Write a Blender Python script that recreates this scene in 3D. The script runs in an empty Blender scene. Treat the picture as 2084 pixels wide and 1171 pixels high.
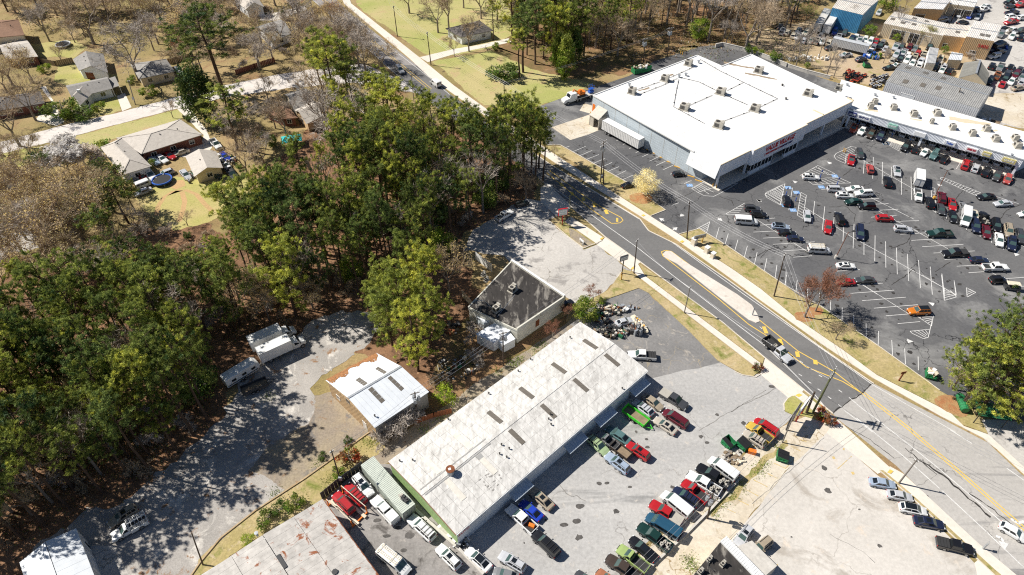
import bpy,bmesh,math,random
from mathutils import Vector,Matrix,Quaternion
from mathutils import noise as mnoise
R=math.radians
rnd=random.Random(7)
scene=bpy.context.scene
COL=scene.collection
# camera, world, sun, exposure
CAM_H,PITCH,FOC=100.0,44.07,1400.0
cam_data=bpy.data.cameras.new('camera')
cam_data.sensor_width=36.0
cam_data.lens=36.0*FOC/2084.0
cam_data.clip_start=1.0
cam_data.clip_end=3000.0
cam=bpy.data.objects.new('camera',cam_data)
COL.objects.link(cam)
cam.location=(0,0,CAM_H)
cam.rotation_euler=(R(90-PITCH),0,0)
scene.camera=cam
SUN_EL,SUN_AZ=46.5,-15.0
world=bpy.data.worlds.new('World')
scene.world=world
world.use_nodes=True
wn=world.node_tree.nodes
sky=wn.new('ShaderNodeTexSky')
sky.sky_type='NISHITA'
sky.sun_disc=False
sky.sun_elevation=R(SUN_EL)
sky.sun_rotation=R(-75)
sky.altitude=300.0
sky.air_density=0.7
sky.dust_density=0.3
sky.ozone_density=1.4
world.node_tree.links.new(sky.outputs[0],wn['Background'].inputs[0])
wn['Background'].inputs[1].default_value=0.062
sl=bpy.data.lights.new('sun','SUN')
sl.energy=5.0
sl.angle=R(0.5)
sl.color=(1.0,0.955,0.88)
sun=bpy.data.objects.new('sun',sl)
COL.objects.link(sun)
sd=Vector((math.cos(R(SUN_EL))*math.cos(R(SUN_AZ)),math.cos(R(SUN_EL))*math.sin(R(SUN_AZ)),-math.sin(R(SUN_EL))))
sun.rotation_euler=sd.to_track_quat('-Z','Y').to_euler()
sun.location=(-60,60,150)
scene.view_settings.view_transform='Standard'
scene.view_settings.look='None'
scene.view_settings.gamma=1.0
scene.view_settings.use_curve_mapping=False
scene.view_settings.exposure=0.4
scene.render.engine='CYCLES'
scene.cycles.use_denoising=False
scene.cycles.pixel_filter_type='BLACKMAN_HARRIS'
scene.cycles.filter_width=1.15
scene.cycles.max_bounces=7
scene.cycles.diffuse_bounces=4
scene.cycles.glossy_bounces=2
scene.cycles.transparent_max_bounces=4
# surveying: where a point of the photograph stands on the ground
_s,_c=math.sin(R(PITCH)),math.cos(R(PITCH))
def P(x,y,z=0.0):
 u,v=(x-1042.0)/FOC,(y-585.5)/FOC
 dx,dy,dz=u,_c-v*_s,-_s-v*_c
 t=(CAM_H-z)/-dz
 return Vector((dx*t,dy*t,z))
TILES={'A':(0,0),'B':(520,0),'C':(1040,0),'D':(1524,0),'E':(0,280),'F':(520,280),'G':(1040,280),'H':(1524,280),'I':(0,560),'J':(520,560),'K':(1040,560),'L':(1524,560),'M':(0,851),'N':(520,851),'O':(1040,851),'Q':(1524,851)}
def T(t,x,y,z=0.0):
 if t=='-':
  return P(x,y,z)
 o=TILES[t]
 return P(o[0]+x/3.659,o[1]+y/3.659,z)
def TP(t,pts,z=0.0):
 return[T(t,x,y,z)for x,y in pts]
# materials
MATS={}
def _new(name):
 m=bpy.data.materials.new(name)
 m.use_nodes=True
 n,l=m.node_tree.nodes,m.node_tree.links
 return m,n,l,n['Principled BSDF']
def _noise(n,l,vec,scale,detail=4.0,rough=0.6,dist=0.0):
 t=n.new('ShaderNodeTexNoise')
 t.inputs['Scale'].default_value=scale
 t.inputs['Detail'].default_value=detail
 t.inputs['Roughness'].default_value=rough
 t.inputs['Distortion'].default_value=dist
 if vec is not None:
  l.new(vec,t.inputs['Vector'])
 return t.outputs['Fac']
def _ramp(n,l,fac,a,b,ca=(0,0,0,1),cb=(1,1,1,1)):
 r=n.new('ShaderNodeValToRGB')
 e=r.color_ramp.elements
 e[0].position,e[1].position=a,b
 e[0].color,e[1].color=ca,cb
 l.new(fac,r.inputs['Fac'])
 return r.outputs['Color']
def _mix(n,l,fac,a,b,mode='MIX'):
 m=n.new('ShaderNodeMix')
 m.data_type='RGBA'
 m.blend_type=mode
 for sock,v in((m.inputs[0],fac),(m.inputs[6],a),(m.inputs[7],b)):
  if isinstance(v,(int,float)):
   sock.default_value=v
  elif isinstance(v,tuple):
   sock.default_value=v if len(v)==4 else(*v,1)
  else:
   l.new(v,sock)
 return m.outputs[2]
def ground_mat(name,c1,c2,coarse=0.08,c3=None,t3=(0.56,0.66),s3=0.3,cracks=0.0,crack_col=(0.03,0.03,0.03),fine=2.5,amp=0.35,rough=0.95,c4=None,t4=(0.6,0.66),s4=0.9,stretch=None,bump=0.25):
 m,n,l,b=_new(name)
 g=n.new('ShaderNodeNewGeometry')
 pos=g.outputs['Position']
 if stretch:
  mp=n.new('ShaderNodeMapping')
  mp.inputs['Rotation'].default_value=(0,0,stretch[0])
  mp.inputs['Scale'].default_value=(stretch[1],1,1)
  l.new(pos,mp.inputs['Vector'])
  spos=mp.outputs['Vector']
 else:
  spos=pos
 col=_mix(n,l,_ramp(n,l,_noise(n,l,spos,coarse,5,0.62,0.6),0.36,0.64),c1,c2)
 if c3:
  col=_mix(n,l,_ramp(n,l,_noise(n,l,spos,s3,6,0.65,0.8),*t3),col,c3)
 if c4:
  col=_mix(n,l,_ramp(n,l,_noise(n,l,pos,s4,5,0.7,0.4),*t4),col,c4)
 f=_noise(n,l,pos,fine,6,0.75)
 k=_ramp(n,l,f,0.25,0.75,(1-amp,)*3+(1,),(1+amp*0.6,)*3+(1,))
 col=_mix(n,l,1.0,col,k,'MULTIPLY')
 if cracks:
  v=n.new('ShaderNodeTexVoronoi')
  v.feature='DISTANCE_TO_EDGE'
  v.inputs['Scale'].default_value=cracks
  nd=n.new('ShaderNodeTexNoise')
  nd.inputs['Scale'].default_value=0.45
  nd.inputs['Detail'].default_value=5
  l.new(pos,nd.inputs['Vector'])
  va=n.new('ShaderNodeVectorMath')
  va.operation='MULTIPLY_ADD'
  l.new(nd.outputs['Color'],va.inputs[0])
  va.inputs[1].default_value=(3.5,3.5,3.5)
  l.new(pos,va.inputs[2])
  l.new(va.outputs[0],v.inputs['Vector'])
  w=0.075*cracks
  fac=_ramp(n,l,v.outputs['Distance'],w*0.35,w,(1,1,1,1),(0,0,0,1))
  gate=_ramp(n,l,_noise(n,l,pos,0.11,2),0.42,0.55)
  fac=_mix(n,l,1.0,fac,gate,'MULTIPLY')
  col=_mix(n,l,fac,col,crack_col)
 l.new(col,b.inputs['Base Color'])
 b.inputs['Roughness'].default_value=rough
 b.inputs['Specular IOR Level'].default_value=0.25
 if bump:
  bp=n.new('ShaderNodeBump')
  bp.inputs['Strength'].default_value=bump
  bp.inputs['Distance'].default_value=0.06
  l.new(f,bp.inputs['Height'])
  l.new(bp.outputs[0],b.inputs['Normal'])
 MATS[name]=m
 return m
def mat(name,rgb,rough=0.6,metal=0.0,var=0.18,scale=1.2,spec=0.4,coat=0.0,dirt=None,dirt_t=(0.58,0.72),dirt_s=0.5,stretch=None,trans=0.0):
 """paint, metal, wood or leaf: one colour with uneven grain, optional wear of its own shape"""
 m,n,l,b=_new(name)
 tc=n.new('ShaderNodeTexCoord')
 vec=tc.outputs['Object']
 if stretch:
  mp=n.new('ShaderNodeMapping')
  mp.inputs['Scale'].default_value=stretch
  l.new(vec,mp.inputs['Vector'])
  vec=mp.outputs['Vector']
 f=_noise(n,l,vec,scale,5,0.65)
 k=_ramp(n,l,f,0.3,0.7,(1-var,)*3+(1,),(1+var*0.5,)*3+(1,))
 col=_mix(n,l,1.0,(*rgb,1),k,'MULTIPLY')
 if dirt:
  col=_mix(n,l,_ramp(n,l,_noise(n,l,vec,dirt_s,6,0.7,0.5),*dirt_t),col,(*dirt,1))
 l.new(col,b.inputs['Base Color'])
 b.inputs['Roughness'].default_value=rough
 b.inputs['Metallic'].default_value=metal
 b.inputs['Specular IOR Level'].default_value=spec
 if coat:
  b.inputs['Coat Weight'].default_value=coat
  b.inputs['Coat Roughness'].default_value=0.08
 MATS[name]=m
 return m
def object_paint(name,rough=0.35,coat=0.6,var=0.12,metal=0.0,scale=1.5):
 """paint that takes its hue from the object it is on, so alike meshes can be shared"""
 m,n,l,b=_new(name)
 oi=n.new('ShaderNodeObjectInfo')
 tc=n.new('ShaderNodeTexCoord')
 f=_noise(n,l,tc.outputs['Object'],scale,5,0.65)
 k=_ramp(n,l,f,0.3,0.7,(1-var,)*3+(1,),(1+var*0.4,)*3+(1,))
 l.new(_mix(n,l,1.0,oi.outputs['Color'],k,'MULTIPLY'),b.inputs['Base Color'])
 b.inputs['Roughness'].default_value=rough
 b.inputs['Metallic'].default_value=metal
 b.inputs['Coat Weight'].default_value=coat
 b.inputs['Coat Roughness'].default_value=0.06
 MATS[name]=m
 return m
object_paint('car_paint')
object_paint('flat_paint',0.7,0.0,0.2)
object_paint('sheet_paint',0.55,0.0,0.16,0.0,0.8)
mat('glass',(0.055,0.095,0.09),0.06,0.0,0.1,spec=0.8)
mat('tinted_glass',(0.012,0.015,0.018),0.06,0.0,0.1,spec=0.8)
mat('tyre',(0.014,0.014,0.014),0.85)
mat('rim',(0.4,0.4,0.4),0.35,0.6)
mat('lamp_clear',(0.75,0.77,0.78),0.15)
mat('lamp_red',(0.42,0.012,0.01),0.2)
mat('black_plastic',(0.02,0.02,0.021),0.6)
mat('bed_liner',(0.035,0.035,0.036),0.8)
mat('chrome',(0.6,0.6,0.6),0.25,0.7)
mat('wood_pole',(0.085,0.06,0.042),0.9,var=0.35,scale=2.0,stretch=(6,6,0.4))
mat('grey_pole',(0.25,0.22,0.19),0.85,var=0.35,scale=2.0,stretch=(6,6,0.4))
mat('green_pole',(0.12,0.13,0.06),0.9,var=0.35,scale=2.0,stretch=(6,6,0.4))
mat('galvanised',(0.42,0.44,0.46),0.45,0.4,0.25)
mat('wire',(0.35,0.35,0.36),0.5,0.3)
mat('white_trim',(0.78,0.78,0.76),0.6,var=0.08)
mat('dark_metal',(0.05,0.05,0.052),0.6)
mat('concrete_block',(0.55,0.52,0.47),0.9,var=0.2)
mat('yellow_paint',(0.75,0.42,0.06),0.7)
mat('orange_paint',(0.8,0.2,0.02),0.55)
mat('blue_paint',(0.03,0.12,0.5),0.5)
mat('red_paint',(0.6,0.03,0.02),0.5)
mat('green_paint',(0.02,0.2,0.07),0.5,dirt=(0.06,0.05,0.03),dirt_s=1.2)
mat('lime_paint',(0.08,0.55,0.04),0.5,dirt=(0.05,0.2,0.03),dirt_s=1.5)
mat('brown_rust',(0.22,0.075,0.03),0.9,var=0.4)
mat('bark_pine',(0.10,0.062,0.04),0.95,var=0.4,scale=3,stretch=(3,3,0.6))
mat('bark_grey',(0.27,0.225,0.18),0.95,var=0.35,scale=3,stretch=(3,3,0.6))
mat('twig_grey',(0.46,0.40,0.34),0.9,var=0.25)
mat('twig_tan',(0.44,0.335,0.22),0.9,var=0.25)
mat('twig_red',(0.30,0.145,0.095),0.9,var=0.25)
def leaf(name,rgb,var=0.3,thru=0.4):
 """foliage: light passes through thin leaves and needles"""
 m,n,l,b=_new(name)
 oi=n.new('ShaderNodeObjectInfo')
 g=n.new('ShaderNodeNewGeometry')
 k=_ramp(n,l,_noise(n,l,g.outputs['Position'],0.9,3),0.3,0.7,(1-var,)*3+(1,),(1+var*0.7,)*3+(1,))
 col=_mix(n,l,1.0,(*rgb,1),k,'MULTIPLY')
 k2=_ramp(n,l,oi.outputs['Random'],0.0,1.0,(0.55,0.66,0.75,1),(1.5,1.38,1.0,1))
 col=_mix(n,l,1.0,col,k2,'MULTIPLY')
 l.new(col,b.inputs['Base Color'])
 b.inputs['Roughness'].default_value=0.6
 b.inputs['Specular IOR Level'].default_value=0.25
 t=n.new('ShaderNodeBsdfTranslucent')
 l.new(col,t.inputs['Color'])
 x=n.new('ShaderNodeMixShader')
 x.inputs[0].default_value=thru
 l.new(b.outputs[0],x.inputs[1])
 l.new(t.outputs[0],x.inputs[2])
 l.new(x.outputs[0],n['Material Output'].inputs['Surface'])
 MATS[name]=m
leaf('needle_yellow',(0.48,0.515,0.12))
leaf('needle_mid',(0.265,0.31,0.078))
leaf('needle_dark',(0.115,0.15,0.035))
leaf('leaf_dark',(0.05,0.10,0.028),thru=0.2)
leaf('leaf_green',(0.16,0.26,0.035))
leaf('leaf_lime',(0.32,0.42,0.05))
leaf('bud_tan',(0.74,0.60,0.31))
leaf('bud_cream',(0.85,0.80,0.58))
leaf('bud_pink',(0.95,0.83,0.78),var=0.1)
leaf('bud_red',(0.65,0.12,0.05))
leaf('bud_brown',(0.32,0.14,0.06))
# mesh building
class MB:
 """collects shapes; build() links them as ONE mesh object"""
 def __init__(self):
  self.v,self.f,self.mi=[],[],[]
 def poly(self,pts,m=0):
  k=len(self.v)
  self.v+=[tuple(p)for p in pts]
  self.f.append(tuple(range(k,k+len(pts))))
  self.mi.append(m)
 def faces(self,pts,faces,m=0):
  k=len(self.v)
  self.v+=[tuple(p)for p in pts]
  for f in faces:
   self.f.append(tuple(k+i for i in f))
   self.mi.append(m)
 def hexa(self,b,t,m=0):
  """b, t: four bottom and four top corners, counter-clockwise seen from above"""
  self.faces(list(b)+list(t),[(3,2,1,0),(4,5,6,7),(0,1,5,4),(1,2,6,5),(2,3,7,6),(3,0,4,7)],m)
 def box(self,c,s,rz=0.0,m=0,taper=1.0):
  cx,cy,cz=c
  hx,hy,hz=s[0]/2,s[1]/2,s[2]/2
  cr,sr=math.cos(rz),math.sin(rz)
  def q(x,y,z):
   return(cx+x*cr-y*sr,cy+x*sr+y*cr,cz+z)
  b=[q(-hx,-hy,-hz),q(hx,-hy,-hz),q(hx,hy,-hz),q(-hx,hy,-hz)]
  t=[q(-hx*taper,-hy*taper,hz),q(hx*taper,-hy*taper,hz),q(hx*taper,hy*taper,hz),q(-hx*taper,hy*taper,hz)]
  self.hexa(b,t,m)
 def prism(self,pts,z0,z1,m=0):
  """closed prism over a ground outline; pts carry x, y only"""
  n=len(pts)
  a=sum(pts[i][0]*pts[(i+1)%n][1]-pts[(i+1)%n][0]*pts[i][1]for i in range(n))
  p=list(pts)if a>0 else list(reversed(pts))
  vs=[(q[0],q[1],z0)for q in p]+[(q[0],q[1],z1)for q in p]
  fs=[tuple(range(n-1,-1,-1)),tuple(range(n,2*n))]+[(i,(i+1)%n,n+(i+1)%n,n+i)for i in range(n)]
  self.faces(vs,fs,m)
 def tube(self,pts,rad,sides=6,m=0,cap=True):
  pts=[Vector(p)for p in pts]
  rs=rad if isinstance(rad,(list,tuple))else[rad]*len(pts)
  k=len(self.v)
  for i,p in enumerate(pts):
   d=(pts[min(i+1,len(pts)-1)]-pts[max(i-1,0)])
   d=d.normalized()if d.length>1e-9 else Vector((0,0,1))
   ref=Vector((0,0,1))if abs(d.z)<0.9 else Vector((1,0,0))
   a=d.cross(ref).normalized()
   b2=d.cross(a)
   for j in range(sides):
    t=2*math.pi*j/sides
    self.v.append(tuple(p+(a*math.cos(t)+b2*math.sin(t))*rs[i]))
  for i in range(len(pts)-1):
   for j in range(sides):
    q=(j+1)%sides
    self.f.append((k+i*sides+j,k+(i+1)*sides+j,k+(i+1)*sides+q,k+i*sides+q))
    self.mi.append(m)
  if cap and sides>2:
   self.f.append(tuple(k+j for j in range(sides)))
   self.f.append(tuple(k+(len(pts)-1)*sides+j for j in range(sides-1,-1,-1)))
   self.mi+=[m,m]
 def cyl(self,c,r,z0,z1,sides=14,m=0,r2=None):
  self.tube([(c[0],c[1],z0),(c[0],c[1],z1)],[r,r if r2 is None else r2],sides,m)
 def bar(self,a,b,w,h,m=0):
  """box between two points, w across, h high"""
  a,b=Vector(a),Vector(b)
  d=(b-a)
  if d.length<1e-6:
   return
  d.normalize()
  up=Vector((0,0,1))if abs(d.z)<0.95 else Vector((1,0,0))
  s=d.cross(up).normalized()*(w/2)
  u=s.cross(d).normalized()*(h/2)
  self.hexa([a-s-u,a+s-u,b+s-u,b-s-u],[a-s+u,a+s+u,b+s+u,b-s+u],m)
 def mesh(self,name,mats,smooth=False):
  me=bpy.data.meshes.new(name)
  me.from_pydata(self.v,[],self.f)
  for q in(mats if isinstance(mats,(list,tuple))else[mats]):
   me.materials.append(MATS[q]if isinstance(q,str)else q)
  me.polygons.foreach_set('material_index',self.mi)
  if smooth:
   me.polygons.foreach_set('use_smooth',[True]*len(me.polygons))
  me.update()
  return me
 def build(self,name,mats,parent=None,smooth=False,**kw):
  return link(name,self.mesh(name,mats,smooth),parent,**kw)
def link(name,me,parent=None,loc=None,rz=None,color=None,kind=None,label=None):
 o=bpy.data.objects.new(name,me)
 COL.objects.link(o)
 if parent is not None:
  o.parent=parent
  if loc is None and rz is None and parent.matrix_basis!=Matrix():
   pass
 if loc is not None:
  o.location=loc
 if rz is not None:
  o.rotation_euler=(0,0,rz)
 if color is not None:
  o.color=(*color,1)
 if kind:
  o['kind']=kind
 if label:
  o['label']=label
 return o
def tag(o,label,cat,group=None):
 o['label']=label
 o['category']=cat
 if group:
  o['group']=group
 return o
def thing(name,label,cat,loc=(0,0,0),rz=0.0,group=None):
 o=bpy.data.objects.new(name,None)
 o.empty_display_size=0.3
 COL.objects.link(o)
 o.location=loc
 o.rotation_euler=(0,0,rz)
 return tag(o,label,cat,group)
def ragged(pts,step=0.7,amp=0.35,seed=0.0):
 out=[]
 n=len(pts)
 for i in range(n):
  a,b=pts[i],pts[(i+1)%n]
  k=max(1,min(120,int((b-a).length/step)))
  for j in range(k):
   p=a.lerp(b,j/k)
   q=Vector((p.x*0.35+seed,p.y*0.35,0.3))
   q2=Vector((p.x*1.3+seed,p.y*1.3,7.3))
   out.append(Vector((p.x+amp*(mnoise.noise(q)*1.6+mnoise.noise(q2)*0.6),p.y+amp*(mnoise.noise(q+Vector((31,7,0)))*1.6+mnoise.noise(q2+Vector((5,9,0)))*0.6),0)))
 return out
def sheet(name,pts,z,m,amp=0.0,thick=0.0,kind='structure',step=0.7):
 """a ground surface over an outline; with thick it is a raised slab"""
 pts=[Vector((p[0],p[1],0))for p in pts]
 if amp:
  pts=ragged(pts,step,amp,len(COL.objects)*0.37)
 bm=bmesh.new()
 vs=[bm.verts.new((p.x,p.y,z))for p in pts]
 f=bm.faces.new(vs)
 f.normal_update()
 if f.normal.z<0:
  f.normal_flip()
 if thick:
  n=len(vs)
  lo=[bm.verts.new((p.x,p.y,z-thick))for p in pts]
  for i in range(n):
   bm.faces.new((vs[i],lo[i],lo[(i+1)%n],vs[(i+1)%n]))
 bmesh.ops.triangulate(bm,faces=[q for q in bm.faces if len(q.verts)>4])
 if thick:
  bmesh.ops.recalc_face_normals(bm,faces=bm.faces)
 me=bpy.data.meshes.new(name)
 bm.to_mesh(me)
 bm.free()
 me.materials.append(MATS[m])
 return link(name,me,kind=kind)
def band(a,b,w):
 """four corners of a strip of width w between ground points a and b"""
 a,b=Vector((a[0],a[1],0)),Vector((b[0],b[1],0))
 d=(b-a).normalized()
 s=Vector((-d.y,d.x,0))*(w/2)
 return[a-s,b-s,b+s,a+s]
def kerb(pts,name='kerb',w=0.16,h=0.14,m='kerb_concrete'):
 mb=MB()
 for i in range(len(pts)-1):
  a,b=pts[i],pts[i+1]
  q=band(a,b,w)
  mb.prism(q,0.0,h+0.002*(i%2))
 return mb.build(name,m,kind='structure')
def buildw(mb,name,mats,parent,org,**kw):
 """parts given in world coordinates, kept relative to the thing's base"""
 o=Vector(org)
 mb.v=[(p[0]-o.x,p[1]-o.y,p[2]-o.z)for p in mb.v]
 return mb.build(name,mats,parent,**kw)
# ground materials
ground_mat('soil_grass',(0.40,0.29,0.145),(0.27,0.22,0.085),0.05,(0.28,0.155,0.085),(0.55,0.7),0.09,c4=(0.12,0.085,0.05),t4=(0.58,0.7),s4=0.5,amp=0.45)
ground_mat('field_grass',(0.50,0.425,0.20),(0.37,0.38,0.12),0.045,(0.5,0.36,0.2),(0.56,0.68),0.11,c4=(0.2,0.22,0.05),t4=(0.6,0.7),s4=0.7,amp=0.35)
ground_mat('verge_grass',(0.50,0.39,0.21),(0.36,0.30,0.115),0.10,(0.2,0.22,0.05),(0.54,0.66),0.22,c4=(0.52,0.42,0.26),t4=(0.57,0.67),s4=0.6,amp=0.4)
ground_mat('lawn_green',(0.36,0.355,0.10),(0.47,0.40,0.18),0.09,c4=(0.18,0.2,0.04),t4=(0.6,0.7),s4=0.8,amp=0.35)
ground_mat('back_lawn',(0.52,0.42,0.19),(0.42,0.39,0.13),0.08,c4=(0.24,0.26,0.05),t4=(0.6,0.7),s4=0.7,amp=0.3)
ground_mat('pine_straw',(0.34,0.19,0.105),(0.19,0.105,0.058),0.14,(0.09,0.055,0.032),(0.53,0.66),0.35,c4=(0.50,0.31,0.18),t4=(0.6,0.7),s4=0.9,amp=0.5,fine=3.5)
ground_mat('wood_floor',(0.30,0.17,0.09),(0.16,0.13,0.05),0.1,(0.40,0.25,0.13),(0.56,0.68),0.3,c4=(0.13,0.15,0.03),t4=(0.58,0.7),s4=0.6,amp=0.5,fine=3)
ground_mat('bark_mulch',(0.40,0.17,0.075),(0.42,0.28,0.13),0.6,amp=0.5,fine=5)
ground_mat('gravel',(0.45,0.42,0.385),(0.33,0.31,0.285),0.10,(0.66,0.62,0.56),(0.55,0.66),0.25,c4=(0.28,0.16,0.085),t4=(0.58,0.66),s4=0.4,amp=0.4,fine=4)
ground_mat('brown_drive',(0.30,0.25,0.20),(0.40,0.33,0.22),0.14,(0.22,0.2,0.18),(0.55,0.66),0.3,c4=(0.3,0.17,0.08),t4=(0.6,0.68),s4=0.7,amp=0.4)
ground_mat('asphalt_lot',(0.105,0.105,0.109),(0.15,0.148,0.147),0.05,(0.29,0.285,0.275),(0.51,0.72),0.065,cracks=0.085,crack_col=(0.018,0.018,0.02),fine=1.6,amp=0.25,c4=(0.045,0.045,0.05),t4=(0.62,0.72),s4=0.35)
ground_mat('asphalt_front',(0.40,0.39,0.375),(0.49,0.475,0.45),0.07,(0.29,0.285,0.275),(0.56,0.68),0.14,cracks=0.06,crack_col=(0.24,0.225,0.21),fine=1.8,amp=0.28,c4=(0.54,0.5,0.45),t4=(0.6,0.68),s4=0.5,stretch=(R(-42),0.3))
ground_mat('asphalt_dark',(0.20,0.195,0.19),(0.27,0.26,0.25),0.1,(0.42,0.38,0.33),(0.58,0.66),0.3,cracks=0.22,crack_col=(0.33,0.28,0.2),fine=2,amp=0.3)
ground_mat('asphalt_corner',(0.55,0.515,0.465),(0.65,0.61,0.555),0.06,(0.42,0.38,0.33),(0.57,0.68),0.12,cracks=0.08,crack_col=(0.38,0.35,0.31),fine=1.6,amp=0.2,c4=(0.64,0.56,0.47),t4=(0.6,0.7),s4=0.35)
ground_mat('asphalt_yard',(0.24,0.225,0.21),(0.34,0.32,0.30),0.12,(0.12,0.11,0.10),(0.56,0.66),0.35,fine=1.8,amp=0.35,c4=(0.42,0.38,0.34),t4=(0.6,0.68),s4=0.8)
ground_mat('asphalt_worn',(0.47,0.445,0.41),(0.56,0.53,0.49),0.07,(0.33,0.31,0.29),(0.56,0.66),0.25,cracks=0.08,crack_col=(0.22,0.2,0.17),fine=2,amp=0.25)
ground_mat('road_new',(0.155,0.152,0.149),(0.195,0.19,0.185),0.06,(0.155,0.15,0.148),(0.57,0.68),0.3,fine=1.5,amp=0.18,stretch=(R(40),0.15))
ground_mat('road_old',(0.40,0.38,0.355),(0.48,0.455,0.42),0.07,(0.26,0.25,0.24),(0.57,0.66),0.22,cracks=0.07,crack_col=(0.15,0.14,0.13),fine=1.8,amp=0.22,stretch=(R(40),0.12))
ground_mat('road_far',(0.26,0.245,0.235),(0.34,0.315,0.3),0.05,(0.5,0.34,0.3),(0.6,0.7),0.06,fine=1.5,amp=0.2)
ground_mat('street_pale',(0.62,0.57,0.52),(0.7,0.65,0.6),0.06,(0.5,0.46,0.42),(0.57,0.68),0.2,fine=1.5,amp=0.2)
ground_mat('concrete',(0.66,0.60,0.52),(0.73,0.675,0.59),0.12,(0.6,0.54,0.46),(0.6,0.72),0.4,fine=1.4,amp=0.12)
ground_mat('median_concrete',(0.62,0.56,0.49),(0.70,0.64,0.57),0.15,(0.48,0.42,0.36),(0.57,0.7),0.5,fine=1.4,amp=0.18)
ground_mat('concrete_tan',(0.58,0.50,0.38),(0.66,0.6,0.5),0.12,(0.42,0.34,0.22),(0.56,0.68),0.3,cracks=0.14,crack_col=(0.3,0.22,0.12),fine=1.6,amp=0.25,c4=(0.3,0.27,0.1),t4=(0.64,0.72),s4=0.5)
ground_mat('kerb_concrete',(0.60,0.54,0.45),(0.68,0.62,0.53),0.3,amp=0.2)
ground_mat('kerb_wood',(0.42,0.3,0.17),(0.5,0.38,0.24),0.5,amp=0.3)
ground_mat('mark_white',(0.74,0.73,0.70),(0.62,0.61,0.59),0.5,(0.28,0.27,0.265),(0.56,0.72),1.2,fine=3,amp=0.15,bump=0)
ground_mat('mark_faint',(0.55,0.54,0.52),(0.66,0.64,0.62),0.5,(0.2,0.2,0.2),(0.57,0.7),1.2,fine=3,amp=0.2,bump=0)
ground_mat('mark_yellow',(0.80,0.53,0.09),(0.70,0.48,0.12),0.4,(0.4,0.28,0.1),(0.68,0.78),1.0,fine=3,amp=0.15,bump=0)
ground_mat('mark_faint_yellow',(0.62,0.45,0.16),(0.55,0.42,0.2),0.4,(0.5,0.46,0.42),(0.5,0.62),1.0,fine=3,amp=0.15,bump=0)
ground_mat('mark_blue',(0.16,0.32,0.6),(0.3,0.45,0.65),0.5,(0.5,0.6,0.7),(0.56,0.66),2.0,fine=3,amp=0.2,bump=0)
ground_mat('dirt',(0.52,0.40,0.27),(0.42,0.32,0.18),0.08,(0.33,0.3,0.11),(0.56,0.68),0.2,c4=(0.6,0.5,0.38),t4=(0.6,0.7),s4=0.5,amp=0.35)
ground_mat('clay',(0.56,0.36,0.18),(0.5,0.34,0.16),0.2,amp=0.3)
ground_mat('oil',(0.085,0.08,0.075),(0.14,0.13,0.12),0.6,amp=0.4,bump=0)
ground_mat('crack_soft',(0.22,0.21,0.195),(0.32,0.305,0.28),0.6,amp=0.3,bump=0)
ground_mat('crack_fill',(0.035,0.033,0.032),(0.06,0.055,0.05),0.6,amp=0.3,bump=0)
# the ground and everything laid on it
g0=[Vector(p)for p in((-1200,-300,0),(1200,-300,0),(1200,1600,0),(-1200,1600,0))]
sheet('ground',g0,-0.02,'soil_grass')
F=lambda*pts:[P(x,y)for x,y in pts]
sheet('wood_floor',F((980,-60),(1700,-60),(1640,60),(1540,100),(1400,93),(1280,150),(1120,165),(1010,120)),0.0,'wood_floor',1.2)
sheet('forest_floor',F((-320,540),(0,560),(180,520),(280,470),(420,450),(450,480),(490,420),(640,250),(800,230),(1000,290),(1098,330),(1090,400),(1010,440),(930,490),(960,560),(1010,660),(960,740),(900,820),(800,760),(690,700),(560,720),(470,790),(430,900),(330,1000),(190,1100),(60,1180),(-50,1320),(-320,1320)),0.004,'pine_straw',1.0)
sheet('field',F((735,-40),(1000,-40),(1060,60),(1000,98),(890,118),(862,108),(725,12)),0.004,'field_grass',0.5)
sheet('field',F((880,125),(1000,104),(1080,140),(1210,172),(1138,202),(1095,217),(985,215)),0.004,'field_grass',0.4)
sheet('lawn',F((126,284),(227,258),(363,223),(374,240),(315,262),(238,280),(175,305),(130,300)),0.004,'field_grass',0.4)
sheet('lawn',F((120,131),(153,128),(240,153),(235,162),(137,176),(110,165)),0.004,'lawn_green',0.4)
sheet('lawn',F((60,90),(150,82),(180,95),(150,118),(70,115)),0.004,'lawn_green',0.6)
sheet('lawn',F((150,205),(200,198),(238,192),(246,225),(190,240),(150,245)),0.004,'lawn_green',0.4)
sheet('lawn',F((0,300),(60,300),(120,300),(110,330),(0,345)),0.004,'lawn_green',0.4)
sheet('back_lawn',F((272,400),(322,368),(400,355),(500,360),(510,385),(465,425),(430,450),(355,468),(310,442)),0.008,'back_lawn',0.6)
for pts in([(318,440),(322,420),(335,400),(355,388),(378,387),(400,396),(416,415),(432,430)],[(370,390),(376,410),(372,430),(364,452)]):
 w=F(*pts)
 a=[p+Vector((0.55,0.2,0))for p in w]+[p-Vector((0.55,0.2,0))for p in reversed(w)]
 sheet('worn_path',a,0.012+0.002*(len(pts)==4),'clay',0.0)
sheet('bare_soil',F((340,370),(372,366),(378,378),(360,386),(345,382)),0.0165,'clay',0.2)
sheet('salvage_yard_dirt',F((1524,75),(1560,60),(1700,30),(1800,50),(1935,90),(1985,115),(1990,160),(1830,150),(1765,175),(1715,165),(1606,115),(1524,100)),0.004,'dirt',0.8)
sheet('rear_lot',F((2000,-60),(2400,-60),(2400,420),(2084,262),(1985,245),(1990,165),(1985,110),(1940,95),(1950,30)),0.008,'asphalt_worn',0.5)
sheet('rear_lot',F((1880,-60),(2020,-60),(1990,60),(1930,45),(1870,40)),0.004,'asphalt_worn',0.4)
sheet('concrete_yard',F((1990,190),(2084,190),(2400,260),(2400,420),(2084,262),(1975,232)),0.012,'concrete_tan',0.2)
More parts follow.
